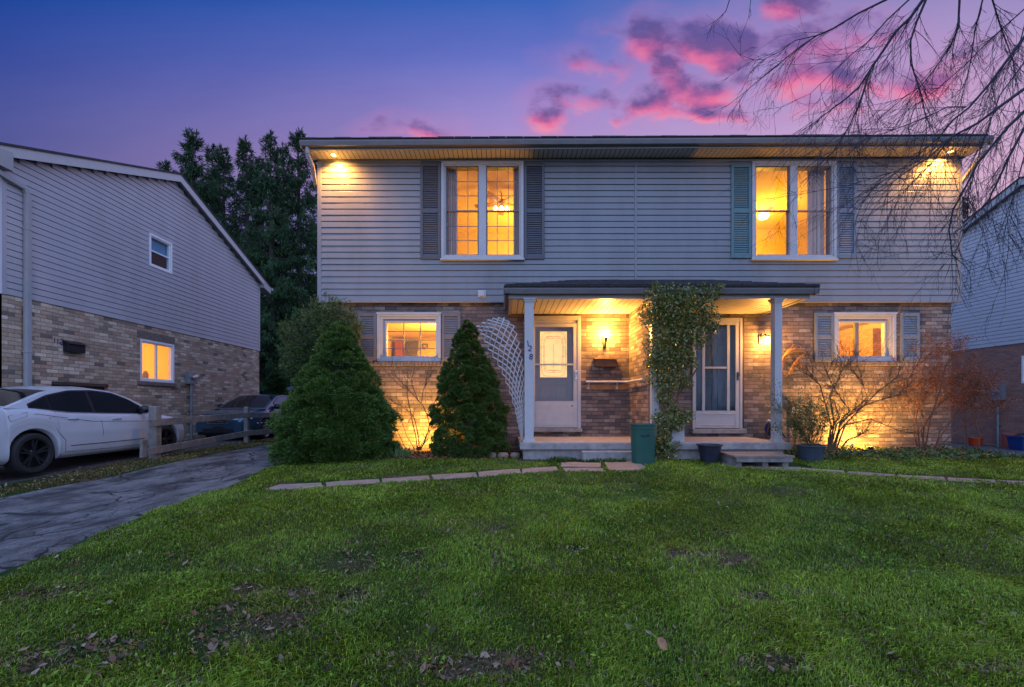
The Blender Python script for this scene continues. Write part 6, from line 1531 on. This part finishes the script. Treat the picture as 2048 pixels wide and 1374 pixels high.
# ------------------------------------------------------------------ bare shrubs
def twig_tree(b, p_, d_, L_, r_, depth, rnd, maxd, up=.15, spread=.75, kids=(2, 4), grav=0.0, curl=.25, tips=None, nseg=5, tipat=0):
    pts = [p_]; cur = Vector(p_); dd = d_.normalized()
    for i in range(nseg):
        dd = (dd + Vector((rnd.gauss(0, curl), rnd.gauss(0, curl * .6), rnd.gauss(0, curl) + up * .3 - grav)) * .35).normalized(); cur = cur + dd * L_ / nseg; pts.append(cur.copy())
    b.tube(pts, [r_ * (1 - .65 * i / nseg) for i in range(nseg + 1)], 4 if depth else 5, False)
    if tips is not None and depth >= tipat: tips += [(pts[i], dd.copy()) for i in range(1, nseg + 1)]
    if depth >= maxd: return
    for k_ in range(rnd.randint(*kids)):
        i = rnd.randint(max(1, nseg // 3), nseg); e = (pts[i] - pts[i - 1]).normalized(); sd_ = Vector((rnd.gauss(0, 1), rnd.gauss(0, .55), rnd.gauss(0, 1) * .8)).normalized()
        twig_tree(b, pts[i], (e + sd_ * spread).normalized(), L_ * rnd.uniform(.45, .75), r_ * .52, depth + 1, rnd, maxd, up, spread, kids, grav, curl, tips, max(3, nseg - 1), tipat)
# (a) sparse shrub between the spruces, stems as in the photo
rnd = random.Random(5); b = MB(); c = Vector((at(838, 0, 8.35).x, 8.35, .02))
root = thing('bare_shrub', c, 'sparse leafless shrub against the brick under the grilled window', 'shrub')
stems = [[(840, 900), (847, 888), (856, 864), (859, 851), (854, 829), (846, 812), (838, 802), (819, 782), (799, 771), (775, 747), (756, 722)], [(838, 900), (838, 885), (836, 870), (831, 845), (826, 831), (819, 824), (804, 814), (787, 804), (774, 790)],
         [(836, 900), (834, 890), (831, 869), (825, 846), (820, 819), (815, 793), (814, 765), (815, 740), (819, 724)], [(822, 902), (809, 894), (799, 871), (789, 851), (775, 827), (758, 812)], [(841, 900), (842, 892), (851, 873), (861, 857), (870, 842)], [(842, 900), (845, 892), (855, 878), (860, 862), (872, 852)],
         [(843, 806), (846, 781), (851, 771), (855, 752), (863, 728)], [(835, 799), (824, 770), (820, 740)], [(830, 900), (812, 870), (806, 850), (800, 835)], [(854, 829), (862, 815), (872, 800), (878, 788)], [(819, 782), (800, 762), (790, 750), (782, 730)]]
for k_, mp in enumerate(stems):
    off = rnd.uniform(-.12, .25); pts = [at(px, py, 8.35 + off * i / len(mp)) for i, (px, py) in enumerate(mp)]
    r0_ = .013 if k_ < 3 else .009; n_ = len(pts); b.tube(pts, [r0_ * (1 - .78 * i / (n_ - 1)) for i in range(n_)], 5, False)
    for j in range(7):
        i = rnd.randint(n_ // 3, n_ - 2); twig_tree(b, pts[i].lerp(pts[i + 1], rnd.random()), (pts[i + 1] - pts[i]).normalized() + Vector((rnd.gauss(0, .55), rnd.gauss(0, .2), rnd.uniform(0, .5))), rnd.uniform(.16, .42), .0034, 0, rnd, 2, .35, .55, (1, 3), 0, .16)
obj('stems', b, M['barkb'], root)
# (b) wide bush right of the potted shrub
rnd = random.Random(9); b = MB(); c = Vector((at(1668, 0, 8.3).x, 8.3, 0.0))
root = thing('bare_bush', c, 'wide leafless bush glowing below the kitchen window', 'shrub'); tp = []
mains = [[(1668, 900), (1680, 860), (1718, 820), (1760, 780), (1800, 750)], [(1662, 900), (1672, 850), (1700, 822), (1670, 780), (1648, 735)], [(1655, 900), (1660, 860), (1678, 835), (1668, 800), (1640, 790), (1615, 815)], [(1672, 900), (1690, 850), (1740, 838), (1790, 858), (1825, 868)],
         [(1665, 900), (1680, 850), (1705, 822), (1735, 795), (1722, 760), (1700, 735)], [(1680, 900), (1695, 880), (1720, 870), (1728, 866)], [(1660, 900), (1668, 845), (1660, 790), (1680, 750), (1690, 730)], [(1668, 900), (1680, 845), (1725, 812), (1760, 800), (1800, 790)], [(1658, 900), (1662, 850), (1640, 770), (1612, 745)]]
for mp in mains:
    off = rnd.uniform(-.25, .3); pts = [at(px, py, 8.3 + off * i / len(mp)) for i, (px, py) in enumerate(mp)]
    b.tube(pts, [.017 * (1 - .17 * i) for i in range(len(pts))], 5, False)
    for k_ in range(17):
        i = rnd.randint(1, len(pts) - 2) if rnd.random() < .6 else len(pts) - 2; p_ = pts[i].lerp(pts[i + 1], rnd.random())
        twig_tree(b, p_, (pts[i + 1] - pts[i]).normalized() + Vector((rnd.gauss(0, .8), rnd.gauss(0, .3), rnd.uniform(-.2, .9))), rnd.uniform(.26, .56), .0055, 0, rnd, 3, .25, .8, (2, 4), 0, .45, tp)
obj('stems', b, M['barkb'], root)
pp = rnd.sample(tp, min(700, len(tp))); P_ = np.array([tuple(a_) for a_, _ in pp]); D_ = unit(rng.normal(size=P_.shape)); ln = rng.uniform(.012, .022, len(P_)); V, f, lt = cards(P_, D_, ln, ln * .5); npmesh('buds', V, f, lt, M['redleaf'], root, np.repeat(rng.random(len(P_)), 4)[:, None] * np.ones(3))['kind'] = 'stuff'
# (c) reddish bush at the right corner
rnd = random.Random(14); b = MB(); c = Vector((at(1850, 0, 8.5).x, 8.5, -.05)); tp = []
root = thing('reddish_bush', c, 'tangled bush with small russet leaves at the right house corner', 'shrub')
mains = [[(1840, 905), (1835, 850), (1812, 800), (1815, 760), (1840, 720)], [(1850, 905), (1860, 840), (1880, 780), (1890, 730)], [(1860, 905), (1890, 860), (1925, 810), (1925, 750)], [(1845, 905), (1848, 850), (1840, 790), (1860, 740)], [(1865, 905), (1905, 868), (1950, 845), (1975, 835)], [(1870, 905), (1880, 860), (1930, 820), (1955, 790)],
         [(1850, 905), (1842, 860), (1868, 820), (1900, 790), (1915, 760)], [(1838, 905), (1828, 870), (1835, 820), (1850, 790)], [(1934, 920), (1935, 880), (1930, 850), (1935, 810)], [(1957, 922), (1958, 870), (1948, 835), (1940, 800)]]
for mp in mains:
    off = rnd.uniform(-.3, .35); pts = [at(px, py, 8.5 + off * i / len(mp)) for i, (px, py) in enumerate(mp)]
    b.tube(pts, [.014 * (1 - .17 * i) for i in range(len(pts))], 5, False)
    for k_ in range(13):
        i = rnd.randint(1, len(pts) - 2) if rnd.random() < .4 else len(pts) - 2; p_ = pts[i].lerp(pts[i + 1], rnd.random())
        twig_tree(b, p_, (pts[i + 1] - pts[i]).normalized() + Vector((rnd.gauss(0, .8), rnd.gauss(0, .3), rnd.uniform(-.1, .9))), rnd.uniform(.25, .52), .005, 0, rnd, 3, .25, .8, (2, 4), 0, .45, tp)
obj('stems', b, M['barkred'], root)
tp = [x_ for x_ in tp if x_[0].z > .9 or rnd.random() < .12]
pp = [rnd.choice(tp) for _ in range(11000)]; P_ = np.array([tuple(a_) for a_, _ in pp]) + rng.normal(0, .025, (11000, 3)); D_ = unit(rng.normal(size=P_.shape)); ln = rng.uniform(.016, .036, len(P_)); V, f, lt = cards(P_, D_, ln, ln * .55); npmesh('leaves', V, f, lt, M['redleaf'], root, np.repeat(rng.random(len(P_)), 4)[:, None] * np.ones(3))
# potted shrub
c = potc + Vector((0, 0, .2)); b = MB(); rnd = random.Random(3); tp = []
root = thing('potted_shrub', c, 'bushy small-leaved green shrub growing in the blue grey pot', 'plant')
for k_ in range(26): twig_tree(b, c + Vector((rnd.uniform(-.08, .08), rnd.uniform(-.08, .08), 0)), Vector((rnd.gauss(0, .38), rnd.gauss(0, .3), 1)), rnd.uniform(.42, .72), .006, 0, rnd, 2, .4, .6, (2, 4), 0, .3, tp)
obj('stems', b, M['barkb'], root); pp = [rnd.choice(tp) for _ in range(7500)]; P_ = np.array([tuple(a_) for a_, _ in pp]) + rng.normal(0, .03, (7500, 3)); D_ = unit(rng.normal(size=P_.shape)); ln = rng.uniform(.018, .038, len(P_)); V, f, lt = cards(P_, D_, ln, ln * .45); npmesh('foliage', V, f, lt, M['potleaf'], root, np.repeat(rng.random(len(P_)), 4)[:, None] * np.ones(3))
# iris leaves by the bare shrub
for k_, (px, lab) in enumerate(((795, 'clump of sword-shaped leaves left of the sparse bare shrub'), (814, 'smaller clump of sword-shaped leaves at the foot of the sparse bare shrub'))):
    c = Vector((at(px, 0, 8.05).x, 8.05, float(gz(-1.9, 8.05)))); P_ = []; b = MB()
    for j in range(20 - 7 * k_):
        q_ = rnd.uniform(-.5, .5); h = rnd.uniform(.14, .27); b0 = c + Vector((rnd.uniform(-.06, .06), rnd.uniform(-.05, .05), -.01)); e = b0 + Vector((math.sin(q_) * h, rnd.uniform(-.04, .04), h * math.cos(q_))); w_ = .012
        mdl = b0.lerp(e, .55); b.add([b0 + Vector((-w_, 0, 0)), b0 + Vector((w_, 0, 0)), mdl + Vector((w_ * 1.1, 0, 0)), e, mdl + Vector((-w_ * 1.1, 0, 0))], [(0, 1, 2, 3, 4)])
    o = obj('iris_plant', b, mat('iris_leaf', (.07, .16, .035), .45, .2, 20)); tag(o, lab, 'plant')

# ------------------------------------------------------------------ overhanging bare tree (trunk stands right of the frame)
tb_ = Vector((8.6, 4.6, float(gz(8.6, 4.6)) - .1))
tree = thing('bare_tree', tb_, 'leafless tree whose drooping twigs hang in from the top right', 'tree')
crown = Vector((8.2, 4.9, 5.4))
b = MB(); b.tube([tb_, tb_ + Vector((-.05, .05, 2)), crown, crown + Vector((-.2, .2, 2.2))], [.24, .19, .15, .09], 12); obj('trunk', b, M['trunk'], tree, smooth=60)
limbs = [(5.2, .020, [(1767, 2), (1716, 27), (1663, 59), (1634, 71), (1602, 92), (1571, 117), (1539, 144), (1517, 161), (1479, 193), (1438, 223)]),
         (5.2, .010, [(1634, 71), (1590, 81), (1558, 104), (1527, 119), (1489, 120), (1476, 106)]),
         (5.4, .016, [(1815, 2), (1773, 41), (1735, 85), (1704, 108), (1663, 146), (1621, 187), (1565, 212)]),
         (4.9, .030, [(1846, 0), (1821, 35), (1792, 63), (1758, 114), (1743, 136), (1716, 177), (1685, 203), (1659, 222), (1622, 250), (1584, 272)]),
         (4.9, .020, [(1740, 140), (1722, 200), (1700, 250), (1668, 300), (1640, 330)]),
         (4.7, .020, [(1850, 4), (1833, 44), (1821, 82), (1822, 127), (1843, 190), (1852, 240), (1854, 280)]),
         (5.0, .018, [(1919, 0), (1916, 57), (1899, 95), (1871, 136), (1843, 171), (1805, 196), (1764, 207)]),
         (4.6, .026, [(2052, 70), (2017, 117), (1979, 168), (1938, 215), (1906, 240), (1875, 278), (1843, 304), (1795, 345), (1748, 373)]),
         (4.6, .012, [(1932, 214), (1895, 214), (1840, 240), (1780, 262), (1700, 290), (1640, 312)]),
         (4.4, .026, [(2052, 175), (2001, 212), (1954, 247), (1906, 272), (1859, 313), (1811, 345), (1764, 380), (1713, 402)]),
         (4.3, .024, [(2052, 219), (2017, 253), (1992, 282), (1954, 329), (1932, 373), (1906, 420), (1898, 460), (1905, 510), (1930, 532), (1940, 545)]),
         (4.2, .020, [(2052, 250), (2017, 316), (1995, 364), (1976, 402), (1940, 440), (1905, 470)]),
         (5.3, .014, [(1965, 0), (1950, 60), (1942, 120), (1925, 190), (1910, 262), (1880, 330)]),
         (5.0, .013, [(1985, 0), (2000, 50), (2026, 120), (2040, 200), (2030, 280)]),
         (5.2, .013, [(2052, 15), (1990, 70), (1930, 130), (1860, 190), (1790, 240), (1730, 280)]),
         (5.1, .010, [(1460, -4), (1452, 22), (1433, 41), (1405, 57)]), (5.1, .006, [(1502, -4), (1498, 30), (1490, 55)]),
         (4.5, .012, [(2052, 120), (2000, 190), (1960, 300), (1935, 400), (1925, 470)]), (4.4, .010, [(2052, 300), (2030, 380), (2015, 440), (2018, 500)]),
         (4.8, .010, [(2052, 40), (2036, 100), (1990, 160), (1950, 260), (1890, 330)]), (4.6, .011, [(1900, 275), (1860, 330), (1800, 390), (1740, 430)]), (4.5, .009, [(1850, 315), (1800, 340), (1700, 370), (1620, 385), (1505, 402)])]
rnd = random.Random(21); LB = MB(); TW = MB()
def twig(p_, d_, L_, r_, lvl):
    n_ = 6; pts = [p_]; cur = p_.copy(); dd = d_.normalized(); cv = Vector((rnd.gauss(0, .10), rnd.gauss(0, .05), rnd.gauss(-.06, .08)))
    for i in range(n_):
        dd = (dd + cv + Vector((rnd.gauss(0, .06), rnd.gauss(0, .05), rnd.gauss(0, .06)))).normalized(); cur = cur + dd * L_ / n_; pts.append(cur.copy())
    TW.tube(pts, [max(.0011, r_ * (1 - .75 * i / n_)) for i in range(n_ + 1)], 3, False)
    if lvl <= 0: return
    for k_ in range(rnd.randint(2, 5)):
        i = rnd.randint(1, n_ - 1); e = (pts[i + 1] - pts[i]).normalized(); twig(pts[i], e + Vector((rnd.gauss(0, .45), rnd.gauss(0, .25), rnd.gauss(-.1, .35))), L_ * rnd.uniform(.3, .65), r_ * .6, lvl - 1)
for (D, r0_, pl_) in limbs:
    ax = pl_[0][0] > 1740 and (pl_[0][1] < 20 or pl_[0][0] > 2045)
    pts = [at(px, py, D + .06 * i) for i, (px, py) in enumerate(pl_)]
    r0_ *= .62
    if ax or pl_[0][1] < 0:
        st = pts[0]; dr = (pts[0] - pts[1]).normalized(); pre = [crown.lerp(st, .0) + Vector((0, 0, .3)), crown.lerp(st, .5) + Vector((0, 0, .55)), st + dr * .35]
        LB.tube(pre + [st], [r0_ * 2.2, r0_ * 1.6, r0_ * 1.15, r0_], 6, False)
    n_ = len(pts); LB.tube(pts, [max(.0015, r0_ * (1 - .85 * i / (n_ - 1))) for i in range(n_)], 5, False)
    lw_ = .45 if pl_[0][0] < 1510 else 1.0
    for k_ in range(3 if pl_[0][0] < 1510 else int(4 + n_ * 1.5) if pl_[-1][0] < 1580 else int(8 + n_ * 2.9)):
        i = rnd.randint(0, n_ - 2); p_ = pts[i].lerp(pts[i + 1], rnd.random()); e = (pts[i + 1] - pts[i]).normalized()
        if p_.z < CZ + (812 - 400) / F * p_.y and rnd.random() < .55: continue
        twig(p_, e * 1.0 + Vector((rnd.gauss(-.05, .38), rnd.gauss(0, .25), rnd.gauss(-.22, .38))), rnd.uniform(.22, .95) * lw_ * (.55 if p_.x < 3.4 else 1), .0034, 2 if rnd.random() < .5 and p_.x > 3.0 else 1)
obj('limbs', LB, M['bark'], tree, smooth=60); obj('twigs', TW, M['bark'], tree)

# ------------------------------------------------------------------ grass, leaves, ground cover
def inside_poly(x, y, P_):
    r_ = np.zeros(len(x), bool); n_ = len(P_)
    for i in range(n_):
        x1, y1 = P_[i]; x2, y2 = P_[(i + 1) % n_]
        if y1 == y2: continue
        cnd = ((y1 > y) != (y2 > y)) & (x < (x2 - x1) * (y - y1) / (y2 - y1) + x1); r_ ^= cnd
    return r_
pathpolys = []
for pp_ in ([(525, 983), (560, 968), (757, 957), (950, 944), (1114, 932), (1118, 943), (950, 957), (760, 969), (600, 981)], [(1118, 923), (1203, 925), (1210, 945), (1126, 945)], [(1202, 917), (1270, 917), (1294, 937), (1279, 943), (1216, 943)], [(1440, 926), (1600, 936.5), (1600, 942), (1442, 933)], [(1600, 937), (1790, 950.5), (2104, 967), (2104, 973), (1790, 955.5), (1600, 942)]):
    pq = [(G(*q_).x, G(*q_).y) for q_ in pp_]; my_ = sum(z_[1] for z_ in pq) / len(pq); pathpolys.append([(z_[0], z_[1] + (.05 if z_[1] < np.interp(z_[0], sorted([w_[0] for w_ in pq]), [w_[1] for w_ in sorted(pq)]) + .001 else -.02)) for z_ in pq])
def fbm(x, y, s, seed, oct_=4):
    r_ = np.random.default_rng(seed); v_ = np.zeros_like(x); a_ = 1; tot = 0
    for o_ in range(oct_):
        for _ in range(3):
            th = r_.random() * 6.28; ph = r_.random() * 6.28; f_ = s * (1.9 ** o_) * r_.uniform(.7, 1.3); v_ += a_ * np.sin((x * math.cos(th) + y * math.sin(th)) * f_ + ph + 1.5 * np.sin((x * math.sin(th) - y * math.cos(th)) * f_ * .6)) / 3
        tot += a_; a_ *= .6
    return v_ / tot * 1.6
def lawn_ok(x, y):
    ok = (x > DR(y) + .02 + .05 * np.sin(y * 9)) & (x < RL(y) - .05) & (y < 9.12)
    bedL = (x > -4.15) & (x < .16) & (y > 7.78 + .06 * np.sin(x * 5)); ok &= ~bedL
    ok &= ~((x > .2) & (x < 4.95) & (y > 7.45 + .2 * (x > 2.3)))
    for P_ in pathpolys: ok &= ~inside_poly(x + .03 * np.sin(y * 40 + x * 17), y + .035 * np.sin(x * 31) + .02 * np.sin(x * 77), P_)
    ok &= ~((x > 3.55) & (x < 4.75) & (y > 6.88)); ok &= ~(np.hypot((x - 2.23), (y - 7.28)) < .2)
    return ok
patches = [(G(520, 1235), .55, .30), (G(440, 1270), .45, .22), (G(715, 1125), .42, .28), (G(1410, 1115), .30, .20), (G(600, 1190), .5, .15), (G(250, 1300), .5, .18), (G(960, 1330), .45, .15), (G(820, 1110), .2, .15), (G(1600, 1185), .22, .12), (G(1510, 1200), .15, .1), (G(960, 1060), .25, .12), (G(120, 1190), .35, .15), (G(1540, 1330), .3, .08), (G(1980, 1340), .25, .08), (G(80, 1320), .4, .15), (G(1450, 1070), .2, .1), (G(1140, 1100), .15, .08)]
def bare(x, y):
    v_ = fbm(x, y, 2.6, 4) * .5 + fbm(x, y, 7.5, 8) * .5 - .62 - .25 * sm(0, 4, x) 
    for (q_, a_, c_) in patches: v_ = np.maximum(v_, .42 - .75 * (((x - q_.x) / a_) ** 2 + ((y - q_.y) / c_) ** 2) + .75 * fbm(x, y, 8, 3))
    return v_
def grass(name, n, ylo, yhi, hmin, hmax, wd, seed, tag_kind='stuff', xlim=None, okf=None, colA=(.066, .122, .008), colB=(.205, .30, .015), colC=(.32, .28, .09), pyell=.05, flop=.75):
    r_ = np.random.default_rng(seed)
    y = r_.uniform(ylo, yhi, n * 2); half = y * 1.20 + 1.6; x = (r_.random(n * 2) * 2 - 1) * half + .0
    if xlim: x = r_.uniform(xlim[0], xlim[1], n * 2)
    # keep area density constant in spite of the widening frame
    if not xlim: keep = r_.random(n * 2) < half / half.max(); x, y = x[keep], y[keep]
    ok = (okf or lawn_ok)(x, y); x, y = x[ok], y[ok]
    bv = bare(x, y) if okf is None else np.full(len(x), -1.0); k_ = r_.random(len(x)) > np.clip(bv * 1.3 + .08, 0, .70); x, y = x[k_], y[k_]; bv = bv[k_]
    x, y, bv = x[:n], y[:n], bv[:n]; n = len(x)
    tuft = fbm(x, y, 5.5, 17); tall = fbm(x, y, 1.3, 23)
    h = r_.uniform(hmin, hmax, n) * (1 + .45 * np.clip(tuft, -.8, 1.2) + .25 * tall) * (1 - .35 * np.clip(bv * 2, 0, 1))
    th = r_.random(n) * 2 * np.pi + .0; lean = r_.uniform(.15, flop, n) + .25 * np.clip(tuft, -1, 1); wth = r_.random(n) * np.pi
    # common lean per tuft
    th = np.where(r_.random(n) < .55, fbm(x, y, 3.0, 41) * 3.0 + r_.normal(0, .6, n), th)
    w_ = wd * r_.uniform(.6, 1.3, n) * (1 + .10 * np.maximum(0, y - 3)); z = gz(x, y) - .004
    dx, dy = np.cos(th) * np.sin(lean), np.sin(th) * np.sin(lean); dz = np.cos(lean); sx, sy = np.cos(wth) * w_ / 2, np.sin(wth) * w_ / 2
    B = np.stack([x, y, z], 1); U = np.stack([dx * .45, dy * .45, np.maximum(dz, .25)], 1) * (h * .55)[:, None]; Tt = np.stack([dx * 1.5, dy * 1.5, dz * .85], 1) * (h * .75)[:, None]; S = np.stack([sx, sy, np.zeros(n)], 1)
    V = np.stack([B - S, B + S, B + U + S * .8, B + U - S * .8, B + Tt], 1).reshape(-1, 3)
    i5 = np.arange(n)[:, None] * 5
    q4 = (i5 + np.array([0, 1, 2, 3])); t3 = (i5 + np.array([3, 2, 4]))
    flat = np.concatenate([q4, t3], 1).ravel(); lt = np.tile([4, 3], n)
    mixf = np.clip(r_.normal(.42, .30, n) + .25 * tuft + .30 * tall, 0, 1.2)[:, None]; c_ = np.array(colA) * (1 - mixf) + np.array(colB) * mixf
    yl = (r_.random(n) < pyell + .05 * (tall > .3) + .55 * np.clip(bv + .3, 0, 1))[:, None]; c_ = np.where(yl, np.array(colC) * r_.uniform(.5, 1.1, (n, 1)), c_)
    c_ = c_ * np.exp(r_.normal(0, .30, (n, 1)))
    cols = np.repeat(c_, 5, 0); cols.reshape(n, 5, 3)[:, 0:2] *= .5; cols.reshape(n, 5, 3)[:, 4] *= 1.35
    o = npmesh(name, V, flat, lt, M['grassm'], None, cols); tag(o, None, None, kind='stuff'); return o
M['grassm'] = colmat('grass_blade', .55, .22)
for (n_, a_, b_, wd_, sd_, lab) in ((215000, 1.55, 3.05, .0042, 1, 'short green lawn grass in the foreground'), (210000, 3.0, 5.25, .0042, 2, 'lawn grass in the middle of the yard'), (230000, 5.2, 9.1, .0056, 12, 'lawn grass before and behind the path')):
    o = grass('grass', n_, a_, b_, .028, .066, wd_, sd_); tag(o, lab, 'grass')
strip_ok = lambda x, y: (x > -7.25) & (x < DL(y) + .02 + .06 * np.sin(y * 7)) & (fbm(x, y, 3, 5) > -.35)
o = grass('grass_verge', 26000, 5.2, 17, .03, .08, .006, 3, xlim=(-7.3, -6.2), okf=strip_ok, colA=(.05, .06, .012), colB=(.13, .14, .03), colC=(.22, .15, .06), pyell=.35); tag(o, 'patchy yellowing grass strip along the driveway fence', 'grass')
edge_ok = lambda x, y: (np.hypot((x + .2) / 1, 0) > -1) & (x > .3) & (x < 2.0)
o = grass('weeds', 900, 7.35, 7.66, .05, .14, .009, 4, xlim=(.25, 2.0), okf=lambda x, y: fbm(x, y, 6, 9) > .1, colA=(.03, .08, .015), colB=(.07, .15, .03)); tag(o, 'weeds along the foot of the porch slab', 'weeds')
n = 1500; y = 1.6 + 5.4 * rng.random(n) ** 1.6; x = (rng.random(n) * 2 - 1) * (y * 1.15 + .5); kk = lawn_ok(x, y) & (fbm(x, y, 3.5, 61) > .05); x, y = x[kk], y[kk]; n = len(x); rep = np.repeat(np.arange(n), 4)
P_ = np.stack([x[rep] + rng.normal(0, .006, len(rep)), y[rep] + rng.normal(0, .006, len(rep)), gz(x, y)[rep] + .028 + rng.random(len(rep)) * .02], 1); D_ = unit(rng.normal(size=P_.shape) * np.array([1, 1, .5]) + np.array([0, 0, .35])); ln = rng.uniform(.014, .034, len(P_))
V, f, lt = cards(P_, D_, ln, ln * .42); c_ = np.array([[.08, .16, .012]]) + rng.random((len(rep), 1)) * np.array([[.12, .14, .015]]); o = npmesh('lawn_weeds', V, f, lt, M['grassm'], None, np.repeat(c_, 4, 0)); tag(o, 'small broad-leaved weeds dotted through the lawn', 'weeds', kind='stuff')
# leafy ground cover in the right bed
n = 9000; x = rng.uniform(4.95, 10.3, n); y = rng.uniform(7.35, 9.1, n); okk = (x < RL(y) - .0) & (y > 7.62 + .15 * np.sin(x * 2.3)); x, y = x[okk], y[okk]; n = len(x)
hgt = rng.random(n) ** 1.5 * (.10 + .10 * np.clip(fbm(x, y, 3, 2), 0, 1.2)); P_ = np.stack([x, y, gz(x, y) + hgt], 1); D_ = unit(rng.normal(size=(n, 3)) * np.array([1, 1, .6]) + np.array([0, 0, .5])); ln = rng.uniform(.03, .085, n)
V, f, lt = cards(P_, D_, ln, ln * .42); c_ = np.where(rng.random((n, 1)) < .16, np.array([[.16, .10, .05]]), np.array([[.03, .07, .02]]) + rng.random((n, 1)) * np.array([[.05, .075, .03]])); o = npmesh('ground_cover', V, f, lt, M['grassm'], None, np.repeat(c_, 4, 0)); tag(o, 'leafy ground cover in the bed under the bare bushes', 'ground cover', kind='stuff')
# fallen leaves
def dead_leaves(name, label, x, y, smin, smax, seed, lift=.02, pal=None):
    r_ = np.random.default_rng(seed); n = len(x); s_ = smin + (smax - smin) * r_.random(n) ** 1.8; th = r_.random(n) * 6.283; tilt = r_.normal(0, .45, n); tl2 = r_.normal(0, .45, n)
    a_ = np.stack([np.cos(th), np.sin(th), np.sin(tilt)], 1); b_ = np.stack([-np.sin(th), np.cos(th), np.sin(tl2)], 1); up = np.array([0, 0, 1.0]); curl = r_.uniform(-.25, .5, n)[:, None]
    c0 = np.stack([x, y, gz(x, y) + lift * r_.random(n) + .004], 1); S = s_[:, None]; k_ = lambda u_, v_, q_: c0 + a_ * S * u_ * 1.0 + b_ * S * v_ * .62 + up * S * curl * q_
    pts = [k_(-.5, 0, .3), k_(-.22, -.30, .12), k_(.02, -.46, .3), k_(.2, -.28, .1), k_(.55, 0, .45), k_(.22, .30, .1), k_(0, .45, .35), k_(-.25, .28, .1), k_(0, 0, -.08)]
    V = np.stack(pts, 1).reshape(-1, 3); i9 = np.arange(n)[:, None] * 9; fl = np.concatenate([i9 + np.array([8, q_, (q_ + 1) % 8]) for q_ in range(8)], 1).ravel(); lt = np.full(n * 8, 3)
    pal = np.array(pal or [(.15, .085, .05), (.21, .14, .095), (.10, .055, .035), (.26, .19, .13), (.17, .085, .035), (.07, .045, .035)]); c_ = pal[r_.integers(0, len(pal), n)] * r_.uniform(.6, 1.2, (n, 1))
    o = npmesh(name, V, fl, lt, M['leafm'], None, np.repeat(c_, 9, 0)); return tag(o, label, 'leaves', kind='stuff')
M['leafm'] = colmat('dead_leaf', .75, .2)
n = 110000; y = 1.6 + 5.8 * rng.random(n) ** 1.5; x = (rng.random(n) * 2 - 1) * (y * 1.15 + .5); ok = lawn_ok(x, y); x, y = x[ok], y[ok]; bv = bare(x, y); k_ = rng.random(len(x)) < np.clip((bv + .40) * .42, 0.04, .32); x, y = x[k_], y[k_]
sel = rng.permutation(len(x))[:14000]; dead_leaves('fallen_leaves', 'brown dead leaves scattered over the lawn', x[sel], y[sel], .008, .050, 6)
n = 2600; x = rng.uniform(-2.4, .15, n); y = rng.uniform(7.7, 9.1, n); dead_leaves('leaf_litter', 'brown leaf litter in the bed between the spruces', x, y, .03, .07, 7, pal=[(.22, .10, .05), (.16, .07, .03), (.10, .05, .03), (.28, .14, .07)])
n = 1500; y = rng.uniform(5.5, 16, n); x = -7.0 + rng.normal(0, .25, n); dead_leaves('leaf_litter', 'pale leaf scraps along the driveway verge', x, y, .02, .06, 8, pal=[(.30, .22, .13), (.2, .14, .08), (.4, .33, .25)])
# the one large dry leaf standing in the grass
c = G(1325, 1308); b = MB(); k_ = .062
prof = [(-.5, 0), (-.3, .2), (0, .28), (.3, .16), (.5, 0), (.3, -.16), (0, -.28), (-.3, -.2)]
ax = Vector((.45, .1, -.55)).normalized(); ay = Vector((.5, .2, .6)).normalized(); cc_ = c + Vector((0, 0, .05))
b.add([cc_ + ax * (u_ * k_ * 1.4) + ay * (v_ * k_ * 1.4) + Vector((0, -.008 * abs(v_), 0)) for u_, v_ in prof] + [cc_ + Vector((0, .004, 0))], [(8, i, (i + 1) % 8) for i in range(8)])
tag(obj('dry_leaf', b, mat('dry_orange_leaf', (.42, .22, .12), .6, .2, 30)), 'single pale orange dry leaf standing in the foreground grass', 'leaf')
